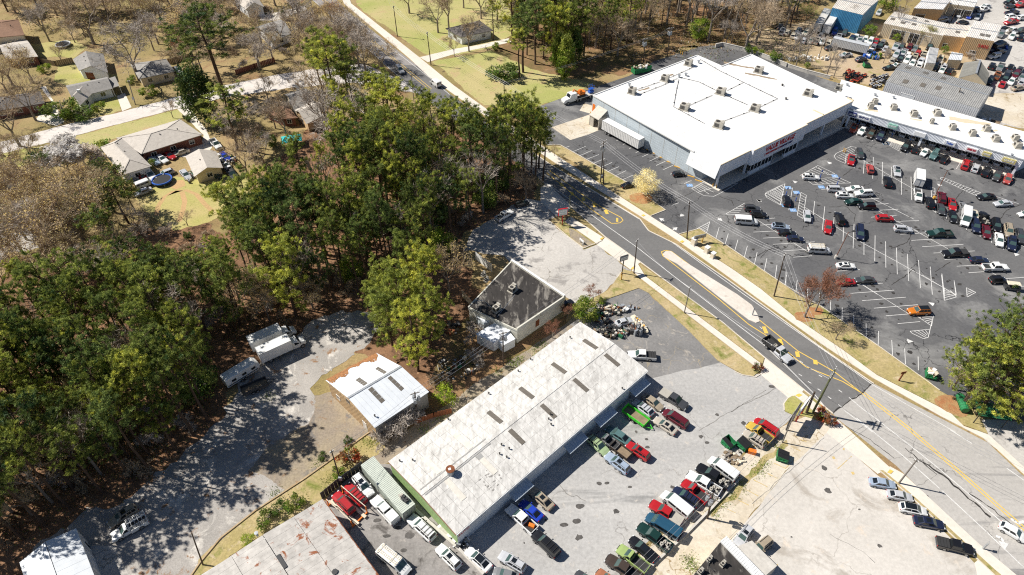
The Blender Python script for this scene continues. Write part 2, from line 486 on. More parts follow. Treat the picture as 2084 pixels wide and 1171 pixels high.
sheet('parking_lot',F((1095,218),(1138,202),(1280,155),(1330,125),(1430,94),(1470,92),(1530,110),(1690,165),(2300,330),(2600,1100),(2280,1020),(2084,880),(1990,838),(1912,795),(1887,773),(1844,746),(1792,708),(1669,623),(1625,601),(1600,583),(1477,499),(1423,466),(1382,477),(1324,440),(1354,428),(1280,374),(1141,296),(1112,296)),0.012,'asphalt_lot')
sheet('dock_slab',TP('C',[(300,950),(580,850),(600,760),(505,790),(540,855),(600,845),(690,960),(570,1005),(625,985),(440,1045)][:1]+[(600,850),(510,825),(545,770),(612,790),(690,955),(620,985),(570,1005),(440,1045)]),0.018,'concrete_tan')
sheet('shelter_pad',F((1960,850),(2084,860),(2300,960),(2300,1100),(2084,955),(2010,900)),0.018,'asphalt_worn',0.2)
sheet('residential_street',F((-320,400),(0,314),(123,284),(224,257),(363,221),(465,197),(600,178),(720,168),(850,190),(850,178),(740,130),(640,140),(560,153),(451,175),(374,194),(240,230),(109,260),(0,290),(-320,370)),0.012,'street_pale',0.25)
sheet('driveway',F((360,222),(384,217),(420,265),(432,300),(420,318),(392,322),(350,318),(380,300),(410,292),(414,275)),0.016,'concrete',0.1)
sheet('driveway',TP('A',[(870,715),(930,695),(980,800),(910,830)]),0.016,'concrete')
sheet('driveway',TP('A',[(300,650),(340,645),(480,910),(420,940),(260,900),(290,860),(400,780)]),0.016,'concrete',0.1)
sheet('driveway',F((853,117),(925,100),(985,90),(1035,78),(1040,86),(925,110),(870,127)),0.016,'concrete',0.15)
sheet('driveway',F((530,33),(620,12),(625,20),(560,42),(530,42)),0.016,'concrete',0.1)
road_l=[(635,0),(708,63),(848,191),(970,276),(1095,361),(1231,482),(1305,535),(1381,591),(1470,656),(1556,728),(1695,842)]
road_r=[(684,0),(717,31),(884,161),(916,192),(1040,280),(1126,339),(1302,446),(1320,470),(1375,497),(1480,569),(1541,613),(1677,712),(1778,781)]
sheet('main_road',F(*([(560,-62)]+road_l[:3]),*reversed([(610,-70)]+road_r[:4])),0.014,'road_far')
sheet('main_road',F((780,130),(848,191),*road_l[3:],*reversed(road_r[2:]),(850,134)),0.018,'road_new')
sheet('main_road',F((1695,842),(1702,851),(1825,949),(1989,1113),(2180,1290),(2450,1290),(2200,1075),(2084,971),(2010,901),(1915,852),(1778,781)),0.014,'road_old')
sheet('median',TP('G',[(1130,870),(1150,850),(1190,850),(1225,875),(1290,925),(1600,1171),(1560,1171),(1240,945),(1135,890)])[:5]+F((1500,600),(1530,622),(1541,640),(1546,655),(1538,658),(1524,652),(1478,617))+TP('G',[(1240,945),(1140,893)]),0.13,'median_concrete',thick=0.13)
sheet('sidewalk',F((690,-20),(700,8),(834,120),(872,156),(930,197),(1040,272),(1128,331),(1302,440),(1379,490),(1477,560),(1541,607),(1677,704),(1775,769),(1915,848),(2010,897),(2084,966),(2250,1110),(2270,1095),(2084,952),(2012,886),(1961,868),(1934,841),(1784,764),(1715,713),(1622,650),(1548,589),(1491,549),(1382,478),(1324,441),(1231,381),(1149,328),(985,219),(924,175),(853,117),(715,8),(705,-20)),0.10,'concrete',thick=0.12)
sheet('sidewalk',F((1160,441),(1229,485),(1215,497),(1150,452)),0.10,'concrete',thick=0.12)
sheet('apron',TP('G',[(700,745),(965,930),(890,985),(640,800)]),0.03,'concrete')
sheet('sidewalk',F((1286,551),(1298,538),(1313,563),(1551,743),(1541,750),(1302,566)),0.14,'concrete',thick=0.16)
sheet('apron',F((1100,383),(1113,372),(1163,420),(1152,437),(1132,441),(1100,410)),0.024,'concrete')
sheet('apron',F((1557,729),(1636,794),(1626,806),(1604,810),(1547,762)),0.03,'concrete')
sheet('sidewalk',F((1632,799),(1686,842),(1702,851),(1690,860),(1654,836),(1616,805)),0.14,'concrete',thick=0.16)
sheet('apron',F((1702,852),(1811,952),(1786,965),(1682,881)),0.03,'concrete')
sheet('sidewalk',F((1811,950),(1838,965),(1989,1105),(2068,1171),(2140,1240),(2110,1250),(2024,1171),(1962,1113),(1822,980),(1795,959)),0.10,'concrete',thick=0.12)
sheet('apron',F((1983,1146),(1997,1134),(2080,1220),(2000,1220)),0.03,'concrete')
sheet('verge',F((1114,298),(1141,298),(1280,375),(1353,428),(1325,439),(1231,380),(1163,328),(1118,308)),0.12,'verge_grass',thick=0.14)
sheet('verge',F((1385,478),(1423,467),(1477,500),(1600,584),(1625,602),(1669,624),(1792,709),(1844,747),(1887,774),(1912,796),(1990,840),(2010,884),(1961,866),(1934,840),(1784,763),(1715,712),(1622,649),(1548,588),(1491,548)),0.12,'verge_grass',thick=0.14)
sheet('verge',F((1256,566),(1268,549),(1284,553),(1300,568),(1540,751),(1548,754),(1532,767),(1512,763),(1461,735),(1403,675),(1320,597),(1300,587),(1228,612),(1200,625),(1180,622),(1240,590)),0.12,'verge_grass',thick=0.14)
sheet('verge',F((1301,538),(1380,592),(1470,658),(1555,729),(1552,742),(1314,562)),0.12,'verge_grass',thick=0.14)
sheet('verge',F((1118,447),(1149,453),(1213,498),(1188,505),(1157,482)),0.12,'verge_grass',thick=0.14)
sheet('mulch_bed',F((1158,464),(1172,472),(1209,498),(1188,504),(1160,482)),0.125,'brown_drive',0.15)
sheet('verge',F((1596,822),(1604,811),(1616,806),(1653,836),(1690,861),(1667,857),(1631,846),(1615,845),(1598,838)),0.12,'lawn_green',thick=0.14)
sheet('verge',F((1633,798),(1650,806),(1690,841),(1684,841)),0.12,'verge_grass',thick=0.14)
sheet('verge',TP('Q',[(975,392),(1000,392),(1200,560),(1500,830),(1830,1130),(1960,1240),(1900,1240),(1480,840),(1180,560)]),0.11,'verge_grass',thick=0.13)
for x,y,r,zz in((1304,405,2.7,0.125),(1636,645,2.0,0.125),(1657,633,1.7,0.128),(1932,822,2.6,0.126),(1945,832,2.2,0.13)):
 c=P(x,y)
 sheet('mulch_bed',[c+Vector((r*math.cos(t/12*math.tau),r*0.8*math.sin(t/12*math.tau),0))for t in range(12)],zz,'bark_mulch',0.3)
for pts in([(1112,296),(1141,296),(1280,374),(1354,428),(1324,440)],[(1382,477),(1423,466),(1477,499),(1600,583),(1669,623),(1792,708),(1912,795)],[(1256,566),(1268,548)],[(1548,762),(1538,768),(1512,764),(1495,757)],[(1596,836),(1595,822),(1603,811),(1612,806)],[(1114,447),(1157,483),(1188,506),(1226,490)]):
 kerb(F(*pts))
kerb(TP('Q',[(970,392),(1180,565),(1480,845),(1800,1145),(1900,1240)]))
for side in(road_l[4:],road_r[4:]):
 kerb(F(*side),'kerb',0.25,0.06)
sheet('gravel_yard',F((770,640),(780,665),(720,720),(668,760),(640,790),(655,830),(690,850),(770,905),(700,938),(560,1030),(475,1090),(415,1171),(380,1290),(120,1290),(60,1130),(150,1060),(300,985),(400,905),(455,850),(480,790),(560,710),(640,655),(700,630)),0.012,'gravel',0.9)
sheet('brown_drive',F((640,800),(690,790),(740,850),(785,900),(740,915),(690,938),(590,1000),(510,960),(560,900),(630,860)),0.016,'brown_drive',0.7)
sheet('verge',F((747,884),(775,890),(788,912),(733,945),(695,985),(657,1020),(520,1099),(470,1130),(425,1180),(380,1290),(330,1290),(405,1140),(440,1105),(520,1040)),0.03,'verge_grass',0.35)
kerb(F((772,868),(747,884),(690,925),(620,975),(520,1040),(450,1095),(408,1145),(370,1200)),'timber_edging',0.22,0.2,'kerb_wood')
sheet('slab_drive',TP('M',[(650,950),(850,950),(960,1171),(1040,1300),(800,1300),(690,1100)]),0.018,'asphalt_worn',0.1)
sheet('container_yard',F((655,1018),(740,945),(800,945),(925,1105),(990,1165),(1040,1290),(700,1290),(700,1090)),0.012,'asphalt_yard')
sheet('junk_strip',F((735,945),(790,900),(1180,640),(1240,605),(1240,640),(1190,660),(800,945)),0.0095,'brown_drive',0.3)
sheet('shop_yard',F((925,1105),(1180,850),(1300,720),(1461,735),(1512,764),(1548,761),(1606,809),(1598,822),(1597,838),(1615,846),(1600,862),(1560,890),(1500,930),(1290,1130),(1180,1290),(1040,1290),(990,1165)),0.012,'asphalt_front')
sheet('shop_yard',F((1160,660),(1200,628),(1228,612),(1300,587),(1320,597),(1403,675),(1465,738),(1440,745),(1360,762),(1320,770),(1180,670)),0.016,'asphalt_dark',0.2)
sheet('walkway',F((1640,846),(1690,864),(1700,880),(1600,960),(1545,1030),(1470,1120),(1380,1290),(1170,1290),(1290,1140),(1440,1005),(1500,935),(1600,865)),0.014,'concrete_tan',0.2)
sheet('corner_lot',F((1684,880),(1786,966),(1900,1060),(1983,1146),(2100,1290),(1380,1290),(1470,1120),(1545,1030),(1600,960)),0.018,'asphalt_corner',0.1)
sheet('weedy_strip',TP('O',[(1480,690),(1640,540),(1800,370),(1990,210),(2049,170),(2060,200),(1900,350),(1780,470),(1660,590),(1500,740)]),0.022,'verge_grass',0.5)
sheet('sign_lot',F((1100,410),(1132,441),(1116,447),(1157,483),(1188,507),(1214,500),(1284,550),(1256,568),(1235,592),(1180,622),(1150,600),(1020,520),(940,510),(960,470),(1010,440),(1070,405)),0.012,'asphalt_worn',0.4)
sheet('back_yard',F((900,690),(960,640),(1050,700),(1150,640),(1160,665),(1000,770),(880,860),(800,920),(770,870),(880,800)),0.008,'wood_floor',0.6)
for x,y,r in((1219,985,0.55),(1236,984,0.5),(1183,1028,0.9),(1171,1061,0.95),(1147,1068,0.8),(1282,991,0.5),(1316,910,0.5),(1316,895,0.4),(1570,786,0.8),(1438,902,0.5),(768,1062,0.8),(800,1130,0.9),(790,1090,0.7),(820,1120,0.6),(835,1090,0.9),(810,1075,0.6),(1885,1010,0.5),(1360,866,0.35)):
 c=P(x,y)
 sheet('oil_stain',[c+Vector((0.8*r*math.cos(t/10*math.tau),0.5*r*math.sin(t/10*math.tau),0))for t in range(10)],0.024,'oil',0.38*r,step=0.2)
def crack(tile,pts,w=0.09,name='asphalt_crack',m='crack_fill',z=0.026):
 w3=TP(tile,pts)
 out=[]
 for i in range(len(w3)-1):
  k=max(2,int((w3[i+1]-w3[i]).length/0.8))
  for j in range(k):
   p=w3[i].lerp(w3[i+1],j/k)
   out.append(p+Vector((rnd.uniform(-0.14,0.14),rnd.uniform(-0.14,0.14),0)))
 out.append(w3[-1])
 mb=MB()
 for a,b in zip(out,out[1:]):
  if(b-a).length>1e-3:
   q=band(a,b,w*rnd.uniform(0.6,1.4))
   mb.poly([(p.x,p.y,z)for p in q])
 return mb.build(name,m,kind='structure')
crack('O',[(360,490),(410,560),(450,580),(490,580),(560,620)],0.11,m='crack_soft')
crack('K',[(2000,830),(1850,910),(1700,980),(1560,1060),(1400,1160)],0.13,m='crack_soft')
crack('K',[(1900,860),(1760,940),(1640,1020)],0.08,m='crack_soft')
crack('H',[(700,290),(760,240),(800,225)],0.16);crack('H',[(600,520),(720,510),(790,575),(780,640)],0.12)
crack('H',[(1060,830),(1180,780),(1210,720)],0.14);crack('H',[(1520,480),(1600,390),(1590,350)],0.14)
crack('H',[(1870,620),(1920,540),(2030,500)],0.14);crack('H',[(1060,1100),(1140,1050),(1230,980),(1240,1010)],0.14)
crack('H',[(1390,1000),(1460,950),(1500,930)],0.12);crack('H',[(90,900),(140,840),(200,820)],0.12)
crack('G',[(1200,470),(1290,440),(1400,380)],0.12);crack('G',[(1550,440),(1640,470),(1660,510)],0.14)
crack('G',[(900,150),(1010,110),(1060,60)],0.12);crack('G',[(1800,900),(1900,840),(1990,830)],0.12)
crack('H',[(640,1130),(700,1040),(780,990)],0.1);crack('H',[(1010,80),(1100,60),(1190,120)],0.1)
crack('Q',[(1080,640),(1240,520),(1400,420)],0.06,m='crack_soft');crack('Q',[(20,640),(300,400),(560,150)],0.08,m='crack_soft')
crack('Q',[(600,870),(740,930),(850,1000),(940,1080)],0.07,m='crack_soft')
crack('Q',[(1300,330),(1450,430),(1640,600),(1800,740)],0.28,'tar_seam')
crack('Q',[(1160,220),(1400,420)],0.14,'tar_seam');crack('Q',[(720,60),(900,160),(1080,300)],0.1,'tar_seam')
crack('Q',[(1640,560),(1820,680),(2049,880)],0.16,'tar_seam')
crack('L',[(930,805),(840,880),(720,960),(625,1030)],0.2,'pavement_joint')
# painted markings
def lines(name,m,segs,w=0.12,z=0.03):
 mb=MB()
 for i,s in enumerate(segs):
  ww=w
  t,pts=s[0],s[1:]
  if isinstance(pts[0],(int,float)):
   ww,pts=pts[0],pts[1:]
  g=TP(t,pts)
  for a,b in zip(g,g[1:]):
   mb.poly([(p.x,p.y,z+0.0004*(i%7))for p in band(a,b,ww)])
 return mb.build(name,m,kind='structure')
lines('lane_lines','mark_white',[('-',0.15,(1114,374),(1298,505),(1368,560),(1420,600),(1554,702),(1600,745),(1655,800),(1690,842)),('-',0.15,(1130,342),(1300,446)),('-',0.15,(1364,491),(1516,601),(1699,729),(1778,785),(1946,881)),('-',0.14,(705,28),(880,163),(915,193)),('-',0.13,(640,3),(710,66),(852,192)),('Q',0.16,(800,0),(1150,285),(1470,570),(1760,840),(2049,1115),(2200,1260)),('Q',0.16,(940,0),(1400,365),(1830,730),(2049,920),(2200,1050)),('Q',0.14,(1500,90),(1660,190)),('Q',0.15,(1920,375),(2049,465),(2200,590)),('L',0.15,(710,1010),(800,1075),(920,1171)),('L',0.15,(745,912),(850,1000),(960,1080))])
lines('lane_dashes','mark_white',[('L',a,b)for a,b in(((80,385),(98,402)),((305,588),(325,600)),((378,640),(402,655)),((447,692),(470,706)),((520,745),(545,760)),((370,737),(395,753)),((440,793),(465,808)),((512,848),(537,864)),((588,906),(613,923)),((665,965),(690,984)),((668,856),(695,875)))],0.16)
lines('centre_lines','mark_yellow',[('-',0.2,(1112,352),(1152,384),(1200,424),(1244,455)),('-',0.2,(1118,347),(1180,393),(1222,421),(1264,443)),('-',0.2,(1264,443),(1268,449),(1262,454),(1254,455),(1244,455)),('-',0.2,(1346,513),(1349,521),(1460,607),(1524,661),(1567,688),(1640,747),(1715,777),(1753,800)),('-',0.2,(1346,513),(1354,510),(1366,512),(1400,537),(1470,588),(1524,634),(1553,658),(1624,715),(1698,757),(1753,800)),('-',0.75,(1554,665),(1560,679)),('-',0.75,(1586,690),(1591,703)),('-',0.75,(1622,716),(1624,727)),('-',0.75,(1659,733),(1660,742)),('-',0.75,(1140,373),(1145,379)),('-',0.75,(1163,392),(1166,398)),('-',0.75,(1186,402),(1188,409)),('-',0.75,(1208,414),(1211,422)),('-',0.75,(1232,428),(1236,436)),('-',0.5,(1256,444),(1256,452)),('-',0.2,(1754,801),(1846,873),(1950,962),(2084,1080),(2250,1230)),('-',0.2,(1759,799),(1851,871),(1954,959),(2088,1076),(2254,1226)),('-',0.14,(655,0),(788,112),(872,182)),('-',0.14,(660,0),(792,111),(878,181)),('-',0.3,(720,55),(726,52)),('-',0.3,(760,88),(765,85))])
lines('fog_yellow','mark_faint_yellow',[('Q',0.12,(660,380),(765,285)),('Q',0.12,(185,335),(270,375)),('Q',0.12,(0,545),(68,580)),('Q',0.12,(40,465),(135,510)),('Q',0.12,(130,410),(200,445)),('Q',0.12,(360,150),(430,180)),('Q',0.12,(310,210),(400,255)),('Q',0.12,(270,378),(335,312)),('Q',0.12,(1260,812),(1470,830)),('O',0.1,(1590,670),(1700,720)),('O',0.1,(1660,595),(1770,650)),('O',0.1,(1735,525),(1840,580)),('O',0.1,(1805,460),(1910,515)),('O',0.1,(1880,395),(1980,450)),('Q',0.5,(620,297),(640,295)),('Q',0.5,(765,413),(785,410)),('Q',0.4,(700,230),(712,235)),('Q',0.14,(185,1125),(212,1095)),('O',0.12,(1950,1140),(1985,1090))])
stalls=[]
for a,b in(((70,620),(450,860)),((415,520),(780,750)),((780,750),(1110,930)),((1110,930),(1540,1171)),((910,450),(1230,610)),((1230,690),(1500,840)),((1500,840),(1850,1030)),((840,165),(1060,290)),((1060,290),(1235,390)),((960,545),(1090,620)),((800,1070),(960,1171)),((1090,620),(1260,700)),((1840,440),(2010,495)),((2000,790),(2049,815))):
 stalls.append(('H',a,b))
for x0,y0,x1,y1 in((100,607,195,601),(72,655,180,647),(33,706,210,697),(105,751,290,741),(180,797,490,778),(253,846,430,834),(330,893,470,882),(650,997,828,985),(680,1107,997,1086),(757,1162,1083,1138),(822,550,1112,536),(1000,630,1268,620),(1128,722,1330,711),(1210,768,1490,750),(1290,815,1597,797),(1375,862,1683,846),(1457,910,1650,900),(1548,960,1770,948),(1636,1008,1770,1000),(1795,1060,2049,1043),(540,388,690,380),(810,463,970,455),(910,595,1100,580),(945,498,1040,492),(2000,1115,2049,1108)):
 stalls.append(('H',(x0,y0),(x1,y1)))
for x0,y0,x1,y1 in((490,475,472,645),(565,515,547,690),(638,558,622,735),(710,605,700,775),(783,645,776,827),(857,765,857,875),(940,730,937,922),(1018,775,1020,970),(1099,822,1105,1020),(1180,868,1190,1070),(1263,915,1278,1122),(1350,963,1366,1171),(1437,1015,1455,1171),(1528,1067,1545,1171),(860,165,852,270),(790,180,783,232),(927,148,922,308),(996,183,992,348),(1062,220,1060,300),(1135,270,1137,428),(1207,293,1212,465),(1285,330,1290,500),(1470,560,1472,605),(1720,690,1722,740),(1805,740,1808,785),(1893,800,1896,835),(1615,640,1620,690),(325,375,297,542)):
 stalls.append(('H',(x0,y0),(x1,y1)))
for x0,y0,x1,y1 in((1550,670,1522,765),(1618,717,1590,810),(1690,762,1663,855),(1760,808,1735,900),(1833,855,1810,955),(1905,902,1885,1000),(1980,952,1966,1052),(2048,1000,2046,1100)):
 stalls.append(('G',(x0,y0),(x1,y1)))
for x0,y0,x1,y1 in((440,85,435,185),(527,135,524,240),(610,190,605,295),(695,243,694,350),(780,298,781,405),(873,360,874,470),(966,418,963,520),(1064,485,1070,605),(1160,548,1166,665),(1260,608,1262,710),(1435,0,1455,190),(1528,42,1543,165),(843,192,1168,166),(932,248,1258,222),(1020,305,1200,290),(1108,363,1275,348),(800,60,1540,60)):
 if y0!=60 or x0!=800:
  stalls.append(('L',(x0,y0),(x1,y1)))
stalls+=[('L',(830,62),(1190,290)),('L',(1290,0),(1540,150)),('L',(360,40),(350,130)),('L',(280,0),(268,75))]
for x0,y0,x1,y1 in((410,75,435,65),(460,107,555,68),(505,140,605,97),(565,163,655,128),(607,197,700,157),(655,230,752,187),(707,260,805,218),(765,292,857,248),(815,323,907,282),(978,145,1055,108),(1030,178,1103,143),(1080,210,1150,178),(1130,243,1207,208),(1185,275,1230,255),(1290,345,1345,320),(785,25,810,15),(832,55,858,43),(880,85,905,72),(928,115,955,102),(1195,508,1250,487)):
 stalls.append(('G',(x0,y0),(x1,y1)))
for x0,y0,x1,y1 in((1000,25,985,45),(805,985,790,1005),(1015,1000,1060,960)):
 pass
for x0,y0,x1,y1 in((1145,92,1130,115),(1185,100,1175,130),(1262,110,1250,132),(1335,140,1322,158),(1405,165,1392,182),(1475,190,1468,208),(1580,178,1545,235),(1660,225,1645,245),(1735,240,1725,262),(1805,275,1790,300),(1875,300,1855,335),(1945,340,1935,362)):
 stalls.append(('H',(x0,y0),(x1,y1)))
for x0,y0,x1,y1 in((745,960,735,975),(810,990,800,1010),(880,1010,860,1020),(935,1030,915,1055),(1000,1040,990,1050)):
 stalls.append(('D',(x0,y0),(x1,y1)))
lines('parking_lines','mark_white',stalls,0.12)
mb=MB()
ro=random.Random(5)
def blot(c,r,z):
 mb.poly([(c.x+r*ro.uniform(0.5,1.2)*math.cos(t/9*math.tau),c.y+r*ro.uniform(0.5,1.2)*math.sin(t/9*math.tau),z)for t in range(9)])
for i,(t,a,b)in enumerate(stalls):
 p,q=T(t,*a),T(t,*b)
 d=q-p
 if 3<d.length<12:
  n=Vector((-d.y,d.x,0)).normalized()
  for u in(0.2,0.8):
   if ro.random()<0.75:blot(p+d*(u+ro.uniform(-0.06,0.06))+n*ro.uniform(0.9,1.5),ro.uniform(0.2,0.5),0.0165+0.0003*(i%9))
mb.build('oil_drips','crack_fill',kind='structure')
mb=MB()
for x,y in((1120,1050),(1080,1090),(1150,920),(1000,900),(1120,930),(1240,1040),(1300,870),(1420,880),(1250,950),(1200,880),(1350,1000),(1180,1100),(1450,830),(1500,850),(1600,1100),(1700,1000),(1800,1100),(1750,1050),(1660,960),(1830,1020)):
 blot(P(x+ro.uniform(-20,20),y+ro.uniform(-15,15)),ro.uniform(0.15,0.6),0.0225+0.0002*len(mb.f))
mb.build('oil_drips','oil',kind='structure')
def hatch(tile,outline,n,a,b,w=0.12):
 """outline of paint; n bars across from edge a to edge b (pairs of points)"""
 segs=[(tile,p,q)for p,q in zip(outline,outline[1:])]
 for i in range(1,n):
  k=i/n
  segs.append((tile,(a[0][0]+(a[1][0]-a[0][0])*k,a[0][1]+(a[1][1]-a[0][1])*k),(b[0][0]+(b[1][0]-b[0][0])*k,b[0][1]+(b[1][1]-b[0][1])*k)))
 return lines('hatched_island','mark_white',segs,w,0.034)
hatch('H',[(268,345),(130,410),(120,425),(135,450),(235,505),(268,345)],9,((258,352),(125,432)),((268,360),(237,498)))
hatch('H',[(388,410),(428,432),(402,605),(360,580),(388,410)],9,((388,410),(360,580)),((428,432),(402,605)))
hatch('H',[(798,75),(760,68),(650,120),(635,140),(650,165),(717,195),(725,130),(798,130),(798,75)],9,((770,68),(640,152)),((798,90),(718,190)))
hatch('H',[(380,285),(515,210),(640,270),(590,280),(515,225)],5,((420,262),(520,215)),((460,275),(630,268)))
hatch('H',[(405,300),(480,353),(600,345),(760,340),(670,300),(540,305)],7,((430,315),(650,300)),((480,352),(755,338)))
hatch('H',[(1355,370),(1385,380),(1392,560),(1370,545),(1355,370)],7,((1355,370),(1370,545)),((1385,380),(1392,560)))
hatch('H',[(1430,300),(1425,310),(1680,430),(1725,412),(1450,300),(1430,300)],12,((1440,300),(1720,410)),((1430,312),(1680,428)))
hatch('H',[(1075,10),(1048,62),(1115,100),(1150,50)],7,((1072,15),(1048,62)),((1150,52),(1118,98)))
hatch('G',[(1345,380),(1430,335),(1510,375),(1390,410),(1345,380)],6,((1350,378),(1425,338)),((1388,408),(1505,377)))
hatch('G',[(1390,410),(1440,435),(1510,440),(1570,410),(1690,340),(1640,345),(1510,375)],7,((1400,405),(1640,345)),((1440,435),(1680,345)))
hatch('G',[(2040,345),(1890,425),(2005,500),(2040,345)],8,((2035,350),(1892,425)),((2038,365),(2007,495)))
hatch('G',[(1740,490),(1600,570),(1620,578),(1770,570)],5,((1720,500),(1605,572)),((1740,500),(1690,575)))
hatch('G',[(1480,628),(1385,680),(1455,718),(1480,628)],6,((1475,632),(1388,680)),((1478,640),(1456,715)))
hatch('L',[(1240,300),(1360,380),(1375,300),(1355,290)],5,((1250,302),(1350,375)),((1365,300),(1368,350)))
hatch('L',[(1345,405),(1200,420),(1215,435),(1300,475),(1335,465),(1372,310)],5,((1340,407),(1205,422)),((1340,430),(1310,474)))
hatch('L',[(1455,95),(1455,190),(1545,165),(1500,115)],5,((1455,100),(1455,188)),((1480,115),(1540,160)))
hatch('L',[(1620,95),(1625,165),(1690,130),(1620,95)],4,((1620,98),(1625,162)),((1640,105),(1685,130)))
hatch('D',[(700,925),(755,915),(760,930),(430,1100),(425,1080),(700,925)],15,((700,925),(425,1080)),((755,918),(430,1100)))
def arrow(tile,tip,tail,s=1.0,m='mark_white'):
 a,b=T(tile,*tail),T(tile,*tip)
 d=(b-a).normalized()
 n=Vector((-d.y,d.x,0))
 mb=MB()
 mb.poly([(p.x,p.y,0.035)for p in band(a,b-d*0.9*s,0.3*s)])
 mb.poly([(p.x,p.y,0.0354)for p in(b,b-d*1.1*s+n*0.6*s,b-d*1.1*s-n*0.6*s)])
 mb.build('painted_arrow',m,kind='structure')
for t,tip,tail in(('G',(1100,600),(1140,620)),('G',(1255,590),(1283,575)),('G',(1240,670),(1205,690)),('G',(1825,460),(1860,478)),('G',(1575,625),(1540,600)),('H',(55,460),(95,478)),('H',(580,180),(615,198)),('H',(325,322),(350,335)),('H',(1400,345),(1425,360)),('L',(1225,497),(1175,490)),('L',(1335,203),(1378,222)),('H',(1985,885),(2005,845))):
 arrow(t,tip,tail)
arrow('Q',(1905,985),(1895,920),1.2)
lines('painted_arrow','mark_white',[('Q',0.4,(1840,880),(1875,892),(1895,920)),('Q',0.4,(1950,748),(1975,770),(2005,785),(2049,770))],0.4,0.036)
for t,x,y in(('G',1330,357),('H',293,375),('H',355,410),('H',268,507),('H',330,542),('H',540,370),('H',640,288),('H',1020,45),('D',1018,1070),('D',770,985)):
 c=T(t,x,y)
 sheet('accessible_bay_mark',[c+Vector(q)for q in((-0.75,-0.6,0),(0.75,-0.6,0),(0.75,0.6,0),(-0.75,0.6,0))],0.034,'mark_blue')
 mb=MB()
 for k in range(10):
  a0,a1=R(-200+k*24),R(-200+(k+1)*24)
  mb.poly([(c.x+r*math.cos(a)-0.05,c.y+r*math.sin(a)-0.12,0.0385)for r,a in((0.22,a0),(0.3,a0),(0.3,a1),(0.22,a1))])
 mb.poly([(p[0]+c.x,p[1]+c.y,0.039)for p in((-0.1,0.0),(0.0,0.0),(0.02,0.4),(-0.08,0.4))])
 mb.build('wheelchair_symbol','mark_white',kind='structure')
for t,pts in(('G',[(970,580),(985,572),(1000,580),(985,588)]),('G',[(1258,775),(1275,765),(1290,775),(1273,785)]),('G',[(660,755),(682,742),(692,750),(672,762)]),('G',[(893,975),(912,960),(922,970),(902,985)]),('L',[(345,895),(375,882),(400,893),(372,910)]),('L',[(72,680),(90,670),(104,682),(85,692)]),('Q',[(1030,405),(1050,382),(1077,395),(1057,415)])):
 sheet('tactile_pad',TP(t,pts,0.16),0.165,'mark_yellow',thick=0.01)
# building materials
mat('wall_white',(0.78,0.79,0.80),0.7,var=0.1,scale=0.6,dirt=(0.5,0.5,0.48),dirt_t=(0.62,0.75))
mat('wall_grey_block',(0.50,0.56,0.60),0.8,var=0.1,scale=0.5)
mat('wall_fascia',(0.82,0.84,0.88),0.6,var=0.06)
mat('roof_membrane',(0.80,0.79,0.765),0.7,var=0.1,scale=0.12,dirt=(0.62,0.58,0.5),dirt_t=(0.6,0.78),dirt_s=0.1)
mat('roof_stain',(0.33,0.25,0.17),0.9,var=0.4)
mat('wall_green_sheet',(0.36,0.50,0.22),0.6,var=0.12)
mat('wall_tan',(0.62,0.44,0.25),0.75,var=0.1)
mat('wall_grey_sheet',(0.30,0.28,0.25),0.6,var=0.12)
mat('wall_pale_sheet',(0.6,0.6,0.6),0.6,var=0.1)
mat('wall_cream',(0.66,0.56,0.4),0.8,var=0.12)
mat('wall_brick',(0.22,0.09,0.065),0.9,var=0.3,scale=4)
mat('wall_blue_sheet',(0.06,0.25,0.45),0.6,var=0.2)
mat('wall_stained',(0.66,0.64,0.55),0.8,var=0.12,scale=0.5,dirt=(0.3,0.29,0.18),dirt_t=(0.56,0.72),dirt_s=0.6)
mat('roof_tar',(0.045,0.04,0.037),0.9,var=0.5,scale=0.5,dirt=(0.25,0.23,0.2),dirt_t=(0.52,0.64),dirt_s=0.4,stretch=(2,0.6,1))
mat('roof_shingle_grey',(0.29,0.275,0.255),0.9,var=0.25,scale=1.5,dirt=(0.4,0.37,0.33),dirt_t=(0.56,0.7),dirt_s=0.4)
mat('roof_shingle_pale',(0.52,0.475,0.42),0.9,var=0.16,scale=1.5,dirt=(0.38,0.34,0.3),dirt_t=(0.58,0.7),dirt_s=0.3)
mat('roof_shingle_brown',(0.26,0.15,0.095),0.9,var=0.25,scale=1.5)
mat('roof_shingle_dark',(0.14,0.125,0.115),0.9,var=0.25,scale=1.5)
mat('roof_grey_sheet',(0.36,0.355,0.34),0.6,var=0.15,scale=0.6,dirt=(0.27,0.25,0.22),dirt_t=(0.56,0.7),dirt_s=0.3)
mat('skylight',(0.17,0.15,0.125),0.4,var=0.3,stretch=(1,8,1),scale=1)
mat('skylight_pale',(0.7,0.66,0.58),0.5,var=0.15)
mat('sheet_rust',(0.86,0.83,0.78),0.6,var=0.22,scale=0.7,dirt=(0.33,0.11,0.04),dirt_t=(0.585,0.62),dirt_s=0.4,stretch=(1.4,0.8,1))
mat('sheet_valley_shade',(0.52,0.49,0.45),0.7,var=0.3,scale=0.8,dirt=(0.27,0.09,0.035),dirt_t=(0.56,0.62),dirt_s=0.4)  # valleys coloured darker to stand in for shade between ribs; rust patches are wear
mat('sheet_white',(0.74,0.77,0.80),0.5,var=0.1,scale=0.5)
mat('sheet_shop',(0.68,0.66,0.62),0.7,var=0.3,scale=1.1,dirt=(0.36,0.345,0.32),dirt_t=(0.5,0.72),dirt_s=0.55,stretch=(1.6,0.6,1))
mat('leaf_litter',(0.42,0.20,0.085),0.95,var=0.45,scale=3)
mat('door_dark',(0.025,0.028,0.03),0.5)
mat('garage_door',(0.66,0.68,0.70),0.6,var=0.06)
mat('sign_face',(0.8,0.8,0.8),0.5,var=0.04)
